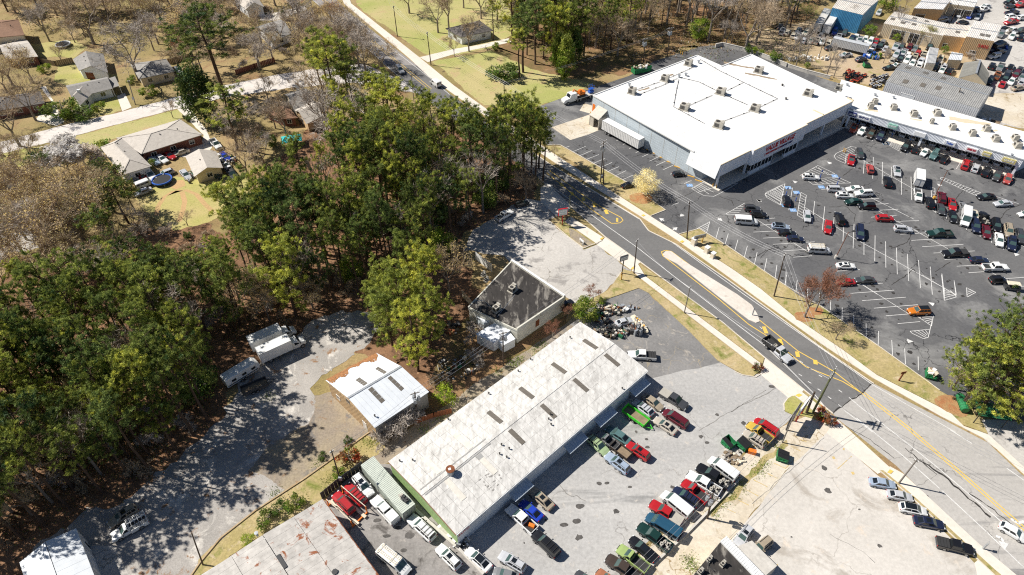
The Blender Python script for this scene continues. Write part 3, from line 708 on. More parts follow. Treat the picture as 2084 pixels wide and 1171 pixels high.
mat('sign_navy',(0.02,0.03,0.16),0.5)
mat('sign_red',(0.55,0.01,0.02),0.5)
mat('sign_dark',(0.05,0.05,0.055),0.5)
mat('sign_tan',(0.6,0.52,0.2),0.6)
mat('sign_teal',(0.25,0.5,0.4),0.6)
mat('hvac',(0.47,0.44,0.38),0.6,0.15,0.15)
mat('hvac_dark',(0.055,0.05,0.045),0.6,0.1)
mat('fence_wood',(0.27,0.2,0.13),0.9,var=0.3)
mat('canopy_sheet',(0.5,0.56,0.62),0.45,0.2,0.15)
mat('awning_green',(0.02,0.13,0.06),0.6)
mat('container_paint',(0.53,0.57,0.50),0.6,var=0.12,dirt=(0.4,0.25,0.12),dirt_t=(0.64,0.74),dirt_s=0.8)
mat('cloth_cream',(0.7,0.62,0.48),0.8)
def lerp(a,b,t):
 return a+(b-a)*t
def quadpt(q,u,v):
 """point of a quad a, b, c, d: u along a-b, v from a-b to d-c"""
 return q[0].lerp(q[1],u).lerp(q[3].lerp(q[2],u),v)
def slab(mb,q,th,m=0):
 """a panel: quad q (counter-clockwise from outside) given thickness th inward"""
 n=(q[1]-q[0]).cross(q[3]-q[0]).normalized()
 o=[p-n*th for p in q]
 mb.hexa(o,q,m)
def text_on(name,body,org,mid,along,normal,h,m,root,label=None,depth=0.03,width=None,shear=0.0,bold=0.0):
 """raised letters on a wall: mid = centre in world space, along = reading direction, normal = outward"""
 cu=bpy.data.curves.new(name,'FONT')
 cu.body=body
 cu.align_x,cu.align_y='CENTER','CENTER'
 cu.size=h
 cu.extrude=depth
 cu.shear=shear
 cu.offset=bold
 cu.resolution_u=2
 tmp=bpy.data.objects.new(name,cu)
 me=bpy.data.meshes.new_from_object(tmp)
 bpy.data.objects.remove(tmp)
 me.materials.clear()
 me.materials.append(MATS[m])
 o=bpy.data.objects.new(name,me)
 COL.objects.link(o)
 x=along.normalized()
 z=normal.normalized()
 y=z.cross(x).normalized()
 mt=Matrix((x,y,z)).transposed().to_4x4()
 mt.translation=mid-Vector(org)
 if width:
  w0=0.62*h*len(body)
  mt=mt@Matrix.Diagonal((width/w0,1,1,1))
 o.parent=root
 o.matrix_basis=mt
 return o
class Wall:
 """openings set into a wall from ground point a to b (outside is to the right walking a to b)"""
 def __init__(self,a,b,root,z0=0.0):
  self.a,self.b=Vector((a.x,a.y,z0)),Vector((b.x,b.y,z0))
  self.d=(self.b-self.a)
  self.L=self.d.length
  self.d.normalize()
  self.n=Vector((self.d.y,-self.d.x,0))
  self.root=root
 def rect(self,s,w,z0,z1,off):
  p=self.a+self.d*s+self.n*off
  return[p+Vector((0,0,z0)),p+self.d*w+Vector((0,0,z0)),p+self.d*w+Vector((0,0,z1)),p+Vector((0,0,z1))]
 def put(self,name,s,w,z0,z1,m,proud=0.04,th=0.08,parent=None):
  mb=MB()
  slab(mb,self.rect(s,w,z0,z1,proud),th)
  return buildw(mb,name,m,parent or self.root,self.root.location)
 def window(self,s,w,z0,z1,frame='white_trim',pane='tinted_glass',bars=1):
  mb=MB()
  t=0.09
  for r in((s-t,w+2*t,z0-t,z0),(s-t,w+2*t,z1,z1+t),(s-t,t,z0,z1),(s+w,t,z0,z1)):
   slab(mb,self.rect(*r,0.07),0.1)
  for k in range(1,bars+1):
   slab(mb,self.rect(s+w*k/(bars+1)-0.03,0.06,z0,z1,0.06),0.06)
  f=buildw(mb,'window',frame,self.root,self.root.location)
  mb=MB()
  slab(mb,self.rect(s,w,z0,z1,0.03),0.05)
  buildw(mb,'pane',pane,f,self.root.location)
  return f
 def door(self,s,w,h,m='door_dark',frame='white_trim',name='door'):
  mb=MB()
  for r in((s-0.1,0.1,0,h+0.1),(s+w,0.1,0,h+0.1),(s,w,h,h+0.1)):
   slab(mb,self.rect(*r,0.06),0.1)
  f=buildw(mb,name,frame,self.root,self.root.location)
  mb=MB()
  slab(mb,self.rect(s,w,0.01,h,0.025),0.06)
  buildw(mb,'door_leaf',m,f,self.root.location)
  return f
 def rollup(self,s,w,h,m='garage_door',n=5,name='garage_door'):
  mb=MB()
  for k in range(n):
   slab(mb,self.rect(s,w,h*k/n+0.02,h*(k+1)/n-0.02,0.035+0.012*(k%2)),0.06)
  d=buildw(mb,name,m,self.root,self.root.location)
  mb=MB()
  for r in((s-0.12,0.12,0,h+0.12),(s+w,0.12,0,h+0.12),(s,w,h,h+0.12)):
   slab(mb,self.rect(*r,0.08),0.12)
  buildw(mb,'frame','white_trim',d,self.root.location)
  return d
 def ribs(self,z0,z1,step,m,name='sheeting'):
  mb=MB()
  k=int(self.L/step)
  for i in range(k+1):
   s=min(i*step,self.L-0.08)
   slab(mb,self.rect(s,0.07,z0,z1,0.04),0.05)
  return buildw(mb,name,m,self.root,self.root.location,kind='stuff')
def base_of(pts):
 c=sum((Vector((p.x,p.y,0))for p in pts),Vector())/len(pts)
 return c
def walls_of(root,g,h,m,name='wall'):
 mb=MB()
 mb.prism([(p.x,p.y)for p in g],-0.02,h)
 return buildw(mb,name,m,root,root.location)
def roof_vent(root,p,r=0.12,h=0.5,m='galvanised',name='roof_vent',parent=None):
 mb=MB()
 mb.cyl((p.x,p.y),r,p.z-0.1,p.z+h,8)
 mb.cyl((p.x,p.y),r*1.7,p.z+h,p.z+h+0.1,8)
 return buildw(mb,name,m,parent or root,root.location)
def gable_roof(root,e,ridge_h,m,over=0.35,name='roof',th=0.14,gable_m=None):
 """e: four eave corners a b c d (world, at eave height); the ridge runs from mid a-b to mid c-d? no: parallel to b-c"""
 a,b,c,d=[Vector(p)for p in e]
 w=(b-a).normalized()
 l=(c-b).normalized()
 z=Vector((0,0,1))
 r0=(a+b)/2+z*ridge_h
 r1=(d+c)/2+z*ridge_h
 half=(b-a).length/2
 drop=z*(ridge_h*over/half)
 roof=bpy.data.objects.new(name,None)
 mb=MB()
 A,B,C,D=a-w*over-l*over-drop,b+w*over-l*over-drop,c+w*over+l*over-drop,d-w*over+l*over-drop
 R0,R1=r0-l*over,r1+l*over
 up=z*th
 for q in([A+up,R0+up,R1+up,D+up],[R0+up,B+up,C+up,R1+up]):
  n=(q[1]-q[0]).cross(q[3]-q[0])
  if n.z<0:
   q=[q[0],q[3],q[2],q[1]]
  slab(mb,q,th*0.9)
 o=buildw(mb,name,m,root,root.location)
 bpy.data.objects.remove(roof)
 mb=MB()
 for(x,y,r)in((a,b,r0),(c,d,r1)):
  mb.poly([x,y,r])
 if gable_m:
  mb=MB()
  for(x,y,r,s)in((a,b,r0,1),(c,d,r1,1)):
   inn=(l if x is a else-l)*0.12
   mb.faces([x,y,r,x+inn,y+inn,r+inn],[(0,1,2),(5,4,3),(0,3,4,1),(1,4,5,2),(2,5,3,0)])
  buildw(mb,'gable',gable_m,root,root.location)
 return o,(A+up,B+up,C+up,D+up,R0+up,R1+up)
def hip_roof(root,e,ridge_h,m,over=0.45,name='roof',inset=None,th=0.16):
 a,b,c,d=[Vector(p)for p in e]
 w,l=(b-a).normalized(),(c-b).normalized()
 z=Vector((0,0,1))
 half=(b-a).length/2
 ins=half if inset is None else inset
 ins=min(ins,(c-b).length*0.48)
 A,B,C,D=a-w*over-l*over,b+w*over-l*over,c+w*over+l*over,d-w*over+l*over
 r0=(a+b)/2+l*ins+z*ridge_h
 r1=(d+c)/2-l*ins+z*ridge_h
 mb=MB()
 lo=[p-z*th for p in(A,B,C,D)]
 V=[A,B,C,D,r0,r1]+lo
 mb.faces(V,[(0,1,4),(1,2,5,4),(2,3,5),(3,0,4,5),(9,8,7,6),(0,6,7,1),(1,7,8,2),(2,8,9,3),(3,9,6,0)])
 o=buildw(mb,name,m,root,root.location)
 mb=MB()
 for p,q in((r0,r1),(r0,A),(r0,B),(r1,C),(r1,D)):
  mb.bar(p+z*0.03,q+z*0.03,0.28,0.08)
 buildw(mb,'ridge_cap',m,o,root.location)
 return o
def hvac_unit(root,c,s,rz,tall=1.1):
 """rooftop unit: curb, housing, louvre bank and fan ring"""
 mb=MB()
 mb.box((c.x,c.y,c.z+tall/2+0.25),(s,s*0.75,tall),rz)
 u=buildw(mb,'air_conditioner','hvac',root,root.location)
 cr,sr=math.cos(rz),math.sin(rz)
 def w(x,y,z):
  return Vector((c.x+x*cr-y*sr,c.y+x*sr+y*cr,c.z+z))
 mb=MB()
 mb.box((c.x,c.y,c.z+0.125),(s*1.25,s*0.95,0.25),rz)
 buildw(mb,'curb','hvac',u,root.location)
 mb=MB()
 for k in range(5):
  z=0.45+k*(tall-0.3)/5
  mb.bar(w(-s*0.5-0.02,-s*0.3,z),w(-s*0.5-0.02,s*0.3,z),0.05,0.1)
  mb.bar(w(-s*0.42,-s*0.375-0.02,z),w(s*0.1,-s*0.375-0.02,z),0.05,0.1)
 buildw(mb,'louvre','hvac_dark',u,root.location)
 p=w(-s*0.18,0,0)
 mb=MB()
 mb.cyl((p.x,p.y),s*0.24,c.z+tall+0.25,c.z+tall+0.33,12)
 buildw(mb,'fan','hvac_dark',u,root.location)
 p=w(s*0.36,0,0)
 mb=MB()
 mb.box((p.x,p.y,c.z+tall+0.4),(s*0.3,s*0.6,0.3),rz)
 buildw(mb,'hood','hvac',u,root.location)
 return u
# the auto repair strip
def sheet_roof(root,a,b,c,d,n,rows,rib,m,name='roof_panel',tone=((0.76,0.73,0.68),0.1),gap=0.022,ribs=True,rib_m=None):
 """roof slope a-b (low edge) to d-c (high edge) laid from n x rows separate sheets, each with its own ribs"""
 for i in range(n):
  for j in range(rows):
   u0,u1=i/n,(i+1)/n
   v0,v1=j/rows,(j+1)/rows
   q=[quadpt((a,b,c,d),u0,v0),quadpt((a,b,c,d),u1-gap/n,v0),quadpt((a,b,c,d),u1-gap/n,v1-gap*0.5/rows),quadpt((a,b,c,d),u0,v1-gap*0.5/rows)]
   nn=(q[1]-q[0]).cross(q[3]-q[0]).normalized()
   lift=0.012*((i+j)%2)
   q=[p+nn*lift for p in q]
   mb=MB()
   slab(mb,q,0.06)
   if ribs:
    L=(q[1]-q[0]).length
    k=max(2,int(round(L/rib)))
    for r in range(k):
     uu=(r+0.5)/k
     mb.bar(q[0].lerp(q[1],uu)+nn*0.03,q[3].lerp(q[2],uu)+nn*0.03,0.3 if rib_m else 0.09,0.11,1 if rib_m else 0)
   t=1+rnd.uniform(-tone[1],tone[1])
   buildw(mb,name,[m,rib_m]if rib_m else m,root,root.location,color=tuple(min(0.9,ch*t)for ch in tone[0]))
zE,zR=4.0,4.75
A_,B_,C_,D_=P(790,940,zE),P(928,1089,zE),P(1318,755,zE),P(1180,656,zE)
shop=thing('repair_shop','long white metal auto repair strip with ribbed roof and green end wall','workshop',base_of([A_,B_,C_,D_]))
ins=[]
cen=base_of([A_,B_,C_,D_])
G=[Vector((p.x,p.y,0)).lerp(cen,0.012)for p in(A_,B_,C_,D_)]
walls_of(shop,G,zE-0.12,'wall_white')
mid0,mid1=(A_+B_)/2+Vector((0,0,zR-zE)),(D_+C_)/2+Vector((0,0,zR-zE))
sheet_roof(shop,A_,D_,mid1,mid0,30,4,0.4,'sheet_shop')
sheet_roof(shop,C_,B_,mid0,mid1,30,4,0.4,'sheet_shop')
mb=MB()
mb.bar(mid0.lerp(mid1,0.0)+Vector((0,0,0.05)),mid1+Vector((0,0,0.05)),0.7,0.08)
buildw(mb,'ridge_cap','sheet_shop',shop,shop.location)
def on_slope(u,v):
 """u along the strip from the green end, v across: 0 far eave, .5 ridge, 1 front eave"""
 p=quadpt((A_,D_,C_,B_),u,v)
 p.z=zE+(zR-zE)*(1-abs(v-0.5)*2)+0.07
 return p
def roof_strip(u,v0,v1,w,m,name):
 mb=MB()
 a,b=on_slope(u,v0),on_slope(u,v1)
 mb.bar(a,b,w,0.07)
 o=buildw(mb,name,m,shop,shop.location)
 return o
for u in(0.93,0.745,0.565,0.40):
 roof_strip(u,0.23,0.43,0.85,'skylight','skylight')
 roof_strip(u,0.55,0.75,0.85,'skylight','skylight')
for u in(0.245,0.1):
 roof_strip(u,0.20,0.45,0.95,'skylight_pale','skylight')
 roof_strip(u,0.55,0.80,0.95,'skylight_pale','skylight')
mb=MB()
for dv in(-0.035,0.035):
 mb.bar(on_slope(0.01,0.5+dv),on_slope(0.31,0.5+dv),0.22,0.05)
mb.bar(on_slope(0.245,0.55),on_slope(0.245,0.6),0.95,0.09)
buildw(mb,'tar_band','roof_grey_sheet',shop,shop.location)
mb=MB()
for k in range(24):
 mb.box(tuple(on_slope(0.215+rnd.uniform(-0.03,0.035),0.80+rnd.uniform(-0.08,0.12))),(rnd.uniform(0.12,0.5),rnd.uniform(0.1,0.25),0.02),R(40))
buildw(mb,'patch','roof_shingle_grey',shop,shop.location,kind='stuff')
p=on_slope(0.128,0.52)
mb=MB()
mb.cyl((p.x,p.y),0.62,p.z-0.1,p.z+1.0,16)
v=buildw(mb,'roof_vent','galvanised',shop,shop.location,label='rusty red round roof ventilator')
mb=MB()
mb.cyl((p.x,p.y),0.72,p.z+1.0,p.z+1.08,16)
buildw(mb,'vent_lid','brown_rust',v,shop.location)
mb=MB()
mb.box((p.x-0.1,p.y,p.z+1.1),(0.4,0.4,0.03),0.4)
buildw(mb,'patch','white_trim',v,shop.location)
for u,vv in((0.03,0.08),(0.065,0.16),(0.27,0.02),(0.46,0.06),(0.62,0.05),(0.7,0.02),(0.335,0.62),(0.345,0.7),(0.305,0.68),(0.315,0.75),(0.54,0.72),(0.56,0.69),(0.53,0.78),(0.9,0.1),(0.855,0.97)):
 roof_vent(shop,on_slope(u,vv),0.09,0.3,'hvac_dark')
fw=Wall(G[1],G[2],shop)
fw.ribs(0.05,zE-0.15,0.3,'wall_white')
def at(u):
 return fw.L*u
for u,w in((0.045,3.6),(0.15,3.6),(0.335,4.0),(0.44,3.6),(0.60,3.6),(0.82,3.4)):
 fw.rollup(at(u),w,2.9)
for u in(0.105,0.255,0.40,0.535,0.70,0.9):
 fw.door(at(u),0.95,2.1)
for u,w in((0.275,1.6),(0.56,1.4),(0.735,1.3),(0.93,1.6)):
 fw.window(at(u),w,1.0,2.1,bars=1)
for u,w in((0.235,4.0),(0.515,4.4),(0.685,4.4),(0.895,4.2)):
 mb=MB()
 q=fw.rect(at(u),w,2.7,2.7,0.05)
 o1,o2=q[0]+fw.n*1.6+Vector((0,0,-0.35)),q[1]+fw.n*1.6+Vector((0,0,-0.35))
 slab(mb,[q[0],o1,o2,q[1]],0.05)
 for k in range(8):
  t=(k+0.5)/8
  mb.bar(q[0].lerp(q[1],t)+Vector((0,0,0.03)),o1.lerp(o2,t)+Vector((0,0,0.03)),0.06,0.05)
 for p0 in(o1,o2):
  mb.tube([p0,Vector((p0.x,p0.y,p0.z))-fw.n*1.5+Vector((0,0,-0.5))],0.03,5)
 buildw(mb,'canopy','canopy_sheet',shop,shop.location)
fw.put('end_panel',fw.L*0.0,2.4,2.4,3.6,'sign_face',0.07,0.05)
text_on('lettering','AUTO',shop.location,fw.a+fw.d*1.2+fw.n*0.08+Vector((0,0,3.0)),fw.d,fw.n,0.8,'sign_red',shop)
gw=Wall(G[0],G[1],shop)
gw.put('end_wall',0.0,gw.L,0.0,zE-0.1,'wall_green_sheet',0.03,0.06)
gw.ribs(0.02,zE-0.1,0.33,'wall_green_sheet')
mb=MB()
mb.faces([G[0]+Vector((0,0,zE-0.12)),G[1]+Vector((0,0,zE-0.12)),Vector((mid0.x,mid0.y,zR-0.08)).lerp(Vector((cen.x,cen.y,zR-0.08)),0.012)],[(0,1,2)])
buildw(mb,'gable','wall_green_sheet',shop,shop.location)
for a,b in((A_,B_),(C_,D_)):
 mb=MB()
 m0=(a+b)/2+Vector((0,0,zR-zE))
 out=(a-cen).normalized()*0
 for q0,q1 in((a,m0),(m0,b)):
  mb.bar(q0-Vector((0,0,0.06)),q1-Vector((0,0,0.06)),0.16,0.16)
 buildw(mb,'trim','roof_shingle_brown' if a is A_ else 'white_trim',shop,shop.location)
mb=MB()
mb.bar(B_+fw.n*0.06-Vector((0,0,0.06)),C_+fw.n*0.06-Vector((0,0,0.06)),0.14,0.14)
buildw(mb,'gutter','white_trim',shop,shop.location)
# the tan metal garage with white gable roof
z1,z2=4.4,5.9
ga,gb=P(667,775,z1),P(763,868,z1)
gc,gd=P(869,798,z1),P(766,722,z1)
gar=thing('metal_garage','tan metal garage with white ribbed gable roof littered with pine straw','garage',base_of([ga,gb,gc,gd]))
gG=[Vector((p.x,p.y,0))for p in(ga,gb,gc,gd)]
walls_of(gar,gG,z1,'wall_tan')
rm0,rm1=(ga+gb)/2,(gd+gc)/2
rm0.z=rm1.z=z2
l_=(gc-gb).normalized()
w_=(gb-ga).normalized()
def oh(p,sl,sw):
 return p+l_*sl*0.25+w_*sw*0.25+Vector((0,0,0.06 if sw==0 else 0.0))
sheet_roof(gar,oh(ga,-1,-1),oh(gd,1,-1),oh(rm1,1,0),oh(rm0,-1,0),12,1,0.4,'sheet_white',tone=((0.74,0.77,0.8),0.05))
sheet_roof(gar,oh(gc,1,1),oh(gb,-1,1),oh(rm0,-1,0),oh(rm1,1,0),12,1,0.4,'sheet_white',tone=((0.74,0.77,0.8),0.05))
mb=MB()
mb.bar(oh(rm0,-1,0)+Vector((0,0,0.06)),oh(rm1,1,0)+Vector((0,0,0.06)),0.4,0.08)
buildw(mb,'ridge_cap','galvanised',gar,gar.location)
mb=MB()
for x,y,r,s in((gG[0],gG[1],rm0,1),(gG[2],gG[3],rm1,-1)):
 i_=l_*0.15*s
 e=Vector((0,0,z1))
 mb.faces([x+e,y+e,r,x+e+i_,y+e+i_,r+i_],[(0,1,2),(5,4,3),(0,3,4,1),(1,4,5,2),(2,5,3,0)])
buildw(mb,'gable','wall_tan',gar,gar.location)
def gslope(u,v):
 p=quadpt((ga,gd,gc,gb),u,v)
 p.z=z1+(z2-z1)*(1-abs(v-0.5)*2)+0.1
 return p
for u,v0,v1 in((0.36,0.27,0.46),(0.36,0.54,0.80),(0.74,0.27,0.46),(0.74,0.54,0.80)):
 for k in range(4):
  mb=MB()
  mb.bar(gslope(u,lerp(v0,v1,k/4)),gslope(u,lerp(v0,v1,(k+0.93)/4)),0.85,0.06)
  buildw(mb,'skylight','skylight',gar,gar.location)
roof_vent(gar,gslope(0.1,0.9),0.1,0.4,'hvac_dark')
gl=Wall(gG[1],gG[2],gar)
gl.put('side_wall',0,gl.L,0,z1-0.15,'wall_grey_sheet',0.03,0.06)
gl.ribs(0.02,z1-0.15,0.4,'wall_grey_sheet')
gf=Wall(gG[0],gG[1],gar)
gf.ribs(0.02,z1-0.1,0.45,'wall_tan')
gf.window(2.0,0.9,1.4,2.3);gf.window(5.5,0.8,3.6,4.5,frame='wall_grey_sheet');gf.door(9.6,0.95,2.1,'white_trim');gf.window(12.6,1.0,1.3,2.3,frame='wall_grey_sheet')
litter=MB()
for k in range(900):
 u,t=rnd.random(),rnd.random()**2
 edge=0.06+0.05*math.sin(u*9)+0.035*math.sin(u*23+1)
 p=gslope(u,t*edge-0.01)+Vector((0,0,0.05))
 litter.box(tuple(p),(rnd.uniform(0.15,0.4),rnd.uniform(0.1,0.3),0.08),rnd.uniform(0,3))
buildw(litter,'pine_straw','leaf_litter',gar,gar.location,kind='stuff')
# the black flat-roofed shop with parapet
zb=4.2
ba,bb,bc,bd=P(954,622,zb),P(1053,668,zb),P(1149,603,zb),P(1041,530,zb)
blk=thing('flat_roofed_shop','flat black tar roofed shop with white parapet and rooftop units','shop',base_of([ba,bb,bc,bd]))
bG=[Vector((p.x,p.y,0))for p in(ba,bb,bc,bd)]
walls_of(blk,bG,zb-0.55,'wall_stained')
mb=MB()
q=[p.lerp(base_of([ba,bb,bc,bd])+Vector((0,0,zb)),0.012)for p in(ba,bb,bc,bd)]
mb.prism([(p.x,p.y)for p in q],zb-0.42,zb-0.3)
buildw(mb,'roof','roof_tar',blk,blk.location)
for a,b,hgt,th in((bb,bc,0.0,0.3),(bc,bd,0.0,0.35),(bd,ba,-0.3,0.25),(ba,bb,-0.5,0.25)):
 mb=MB()
 dd=(b-a).normalized()*0.15
 mb.bar(a-dd+Vector((0,0,-0.4+hgt/2)),b+dd*0.9+Vector((0,0,-0.4+hgt/2)),th,0.9+hgt)
 pp=buildw(mb,'parapet','wall_stained',blk,blk.location)
 if a is bc:
  mb=MB()
  k=22
  nn=Vector(((b-a).y,-(b-a).x,0)).normalized()
  for i in range(k):
   t=i/k
   mb.bar(a.lerp(b,t)-nn*0.0+Vector((0,0,0.18)),a.lerp(b,t+0.97/k)+Vector((0,0,0.18)),0.5,0.06)
  buildw(mb,'coping','white_trim',pp,blk.location)
hv=P(1043,592,zb-0.28);hvac_unit(blk,hv,1.5,R(50),1.0)
for x,y in((990,572),(984,561)):
 hvac_unit(blk,P(x,y,zb-0.28),0.8,R(50),0.5)
hvac_unit(blk,P(1011,632,zb-0.28),1.4,R(45),1.0)
mb=MB()
mb.tube([P(1048,600,zb-0.3),P(1012,645,zb-0.3)],0.05,5)
mb.tube([P(1012,637,zb-0.3),P(985,612,zb-0.2),P(965,612,zb-0.2)],0.04,5)
buildw(mb,'roof_pipe','galvanised',blk,blk.location)
mb=MB();mb.box(tuple(P(1107,589,zb-0.38)),(1.1,0.8,0.03),0.4)
buildw(mb,'patch','white_trim',blk,blk.location)
bw=Wall(bG[1],bG[2],blk)
bw.put('boarded_window',bw.L*0.38,1.0,0.9,2.6,'brown_rust',0.03,0.06)
bs=Wall(bG[2],bG[3],blk)
for s in(2.0,6.0,10.5):
 bs.window(s,2.4,0.6,2.4,bars=2)
bs.door(14,1.0,2.1)
for(pts,h,lab,m)in(([(970,680),(1005,697),(1040,671),(1012,655)],2.6,'small white flat shed dappled with shade behind black roofed shop','wall_white'),([(1010,687),(1024,703),(1048,690),(1033,672)],2.2,'low white lean-to against the corner of black roofed shop','wall_white'),([(955,630),(985,657),(1010,652),(980,622)],2.3,'long grey lean-to along the back of black roofed shop','wall_grey_block')):
 g=[P(x,y,h)for x,y in pts]
 s=thing('shed',lab,'shed',base_of(g),group='sheds behind the flat roofed shop')
 gg=[Vector((p.x,p.y,0))for p in g]
 walls_of(s,gg,h-0.1,m)
 mb=MB()
 ce=base_of(g)
 o=[(p.x+(p.x-ce.x)*0.05,p.y+(p.y-ce.y)*0.05)for p in g]
 mb.prism(o,h-0.08,h+0.04)
 buildw(mb,'roof','sheet_white',s,s.location)
 w=Wall(gg[0],gg[1],s)
 if w.n.y>0:
  w=Wall(gg[1],gg[0],s)
 w.door(0.8,0.8,1.9,'wall_grey_block')
# the rusty roofed shed in the corner
zr=4.2
ra=P(657,1017,zr);rb=P(775,1178,zr);rc=P(405,1175,zr)
rd=rc+(rb-ra)
rust=thing('rusty_roofed_building','pale ribbed metal roofed building streaked with orange rust','building',base_of([ra,rb,rd,rc]))
rG=[Vector((p.x,p.y,0)).lerp(base_of([ra,rb,rd,rc]),0.01)for p in(rc,rd,rb,ra)]
walls_of(rust,rG,zr-0.1,'wall_pale_sheet')
up=Vector((0,0,0.5))
mid_a,mid_b=(ra+rc)/2+up,(rb+rd)/2+up
sheet_roof(rust,ra,rb,mid_b,mid_a,22,2,0.56,'sheet_valley_shade',tone=((0.7,0.6,0.5),0.05),rib_m='sheet_rust')
sheet_roof(rust,rd,rc,mid_a,mid_b,22,2,0.56,'sheet_valley_shade',tone=((0.7,0.6,0.5),0.05),rib_m='sheet_rust')
mb=MB()
mb.bar(ra-Vector((0,0,0.05)),rb-Vector((0,0,0.05)),0.2,0.2)
buildw(mb,'trim','brown_rust',rust,rust.location)
mb=MB()
mb.bar(ra-Vector((0,0,0.04)),rc-Vector((0,0,0.04)),0.18,0.18)
buildw(mb,'trim','galvanised',rust,rust.location)
mb=MB()
p0,p1=P(566,1131,zr+0.45),P(582,1157,zr+0.45)
mb.bar(p0,p1,0.55,0.45)
buildw(mb,'roof_vent','dark_metal',rust,rust.location,label='long grey box ventilator')
roof_vent(rust,P(524,1090,zr),0.18,0.7,'galvanised','flue_pipe')
roof_vent(rust,P(682,1165,zr+0.2),0.25,0.15,'dark_metal')
rw=Wall(rG[2],rG[1],rust)
if rw.n.x<0:
 rw=Wall(rG[1],rG[2],rust)
for s in(3,9,14):
 rw.rollup(s,3.4,2.8)
# white building at the corner of the gravel yard
zw=4.0
wa,wb=P(155,1076,zw),P(196,1182,zw)
wc=P(40,1145,zw)
wd=wc+(wb-wa)
wht=thing('metal_building','white ribbed metal building beside the gravel yard in tree shade','building',base_of([wa,wb,wc,wd]))
wG=[Vector((p.x,p.y,0)).lerp(base_of([wa,wb,wc,wd]),0.01)for p in(wc,wd,wb,wa)]
walls_of(wht,wG,zw-0.1,'wall_pale_sheet')
m0,m1=(wa+wc)/2+Vector((0,0,1.0)),(wb+wd)/2+Vector((0,0,1.0))
sheet_roof(wht,wa,wb,m1,m0,12,1,0.3,'sheet_white',tone=((0.74,0.75,0.76),0.05))
sheet_roof(wht,wd,wc,m0,m1,12,1,0.3,'sheet_white',tone=((0.74,0.75,0.76),0.05))
mb=MB()
for x,y in((wG[3],wG[0]),(wG[1],wG[2])):
 mm=(x+y)/2
 mb.faces([x+Vector((0,0,zw-0.1)),y+Vector((0,0,zw-0.1)),mm+Vector((0,0,zw+0.85))],[(0,1,2)])
buildw(mb,'gable','wall_pale_sheet',wht,wht.location)
ww=Wall(wG[2],wG[3],wht)
ww.rollup(3.0,3.2,2.8);ww.door(8,0.9,2.1)
# flat building at the lower edge
zk=4.0
ka,kb=P(1410,1171,zk),P(1468,1100,zk)
kd=P(1545,1180,zk)
kc=ka+(kd-kb)
low=thing('flat_roofed_building','dark flat roofed building with white ribbed parapet beside the pale lot','building',base_of([ka,kb,kc,kd]))
kG=[Vector((p.x,p.y,0))for p in(kc,kd,kb,ka)]
walls_of(low,kG,zk-0.4,'wall_stained')
mb=MB();mb.prism([(p.x,p.y)for p in kG],zk-0.39,zk-0.3)
buildw(mb,'roof','roof_tar',low,low.location)
mb=MB()
dv=(kd-kb).normalized()
nv=Vector((dv.y,-dv.x,0))
if nv.x<0:nv=-nv
q=[kb+nv*-0.2,kb+nv*1.1,kd+nv*1.1,kd+nv*-0.2]
mb.prism([(p.x,p.y)for p in q],zk-0.7,zk+0.05)
o=buildw(mb,'parapet','white_trim',low,low.location)
mb=MB()
k=int((kd-kb).length/0.35)
for i in range(k):
 t=(i+0.5)/k
 mb.bar(kb.lerp(kd,t)+nv*-0.2+Vector((0,0,0.07)),kb.lerp(kd,t)+nv*1.1+Vector((0,0,0.07)),0.06,0.05)
buildw(mb,'sheeting','white_trim',o,low.location,kind='stuff')
mb=MB()
mb.prism([(p.x,p.y)for p in(kb+nv*1.12+dv*1.6,kb+nv*4.2+dv*2.4,kd+nv*4.2,kd+nv*1.12)],0,3.0)
buildw(mb,'lower_roof','concrete_block',low,low.location)
for x,y in((1443,1140),(1470,1150),(1425,1165)):
 hvac_unit(low,P(x,y,zk-0.3),0.7,R(40),0.5)
mb=MB()
mb.tube([P(1446,1130,zk),P(1440,1150,zk),P(1452,1162,zk)],0.05,5)
mb.tube([P(1448,1128,zk),P(1450,1148,zk)],0.05,5)
buildw(mb,'roof_pipe','dark_metal',low,low.location)
# the thrift store
zv=7.0
va,vb,vb2,vc,vd=P(1207,194,zv),P(1419,113,zv),P(1469,135,zv),P(1529,111,zv),P(1672,179,zv)
ve=P(1737,205,zv)
vf=P(1467,336,zv)
vg=P(1413,309,zv)
store=thing('thrift_store','big white roofed thrift store with red lettering on its front','store',base_of([va,vc,ve,vf]))
org=store.location
outline=[va,vf,ve,vd,vc,vb2,vb]
mb=MB();mb.prism([(p.x,p.y)for p in outline],zv-0.35,zv-0.12)
buildw(mb,'roof','roof_membrane',store,org)
inn=(vg-vf).normalized()
side_b=Vector((vg.x,vg.y,0))+(P(1440,367)-P(1413,345))*0.0
fdir=(ve-vf).normalized()
sdir=(va-vf).normalized()
wl=[Vector((p.x,p.y,0))for p in(va,vg-inn*0.0,vf,ve,vd,vc,vb2,vb)]
setb=fdir*4.0
fn=Vector((fdir.y,-fdir.x,0))
if fn.y>0:fn=-fn
back=-fn*4.5
g0_,g1_,g2_=wl[0],Vector((vf.x,vf.y,0))+back,Vector((ve.x,ve.y,0))+back
mb=MB();mb.prism([(p.x,p.y)for p in(g0_,g1_,g2_,wl[4],wl[5],wl[6],wl[7])],-0.02,zv-0.36)
buildw(mb,'wall','wall_grey_block',store,org)
sw=Wall(g0_,g1_,store)
if sw.n.x>0:sw=Wall(g1_,g0_,store)
for k in range(1,9):
 sw.put('pilaster_joint',sw.L*k/9-0.04,0.08,0.1,zv-0.5,'hvac',0.02,0.03)
for k in range(1,10):
 sw.put('course_line',0.1,sw.L-0.2,0.66*k,0.66*k+0.05,'wall_grey_block',0.025,0.03)
mb=MB()
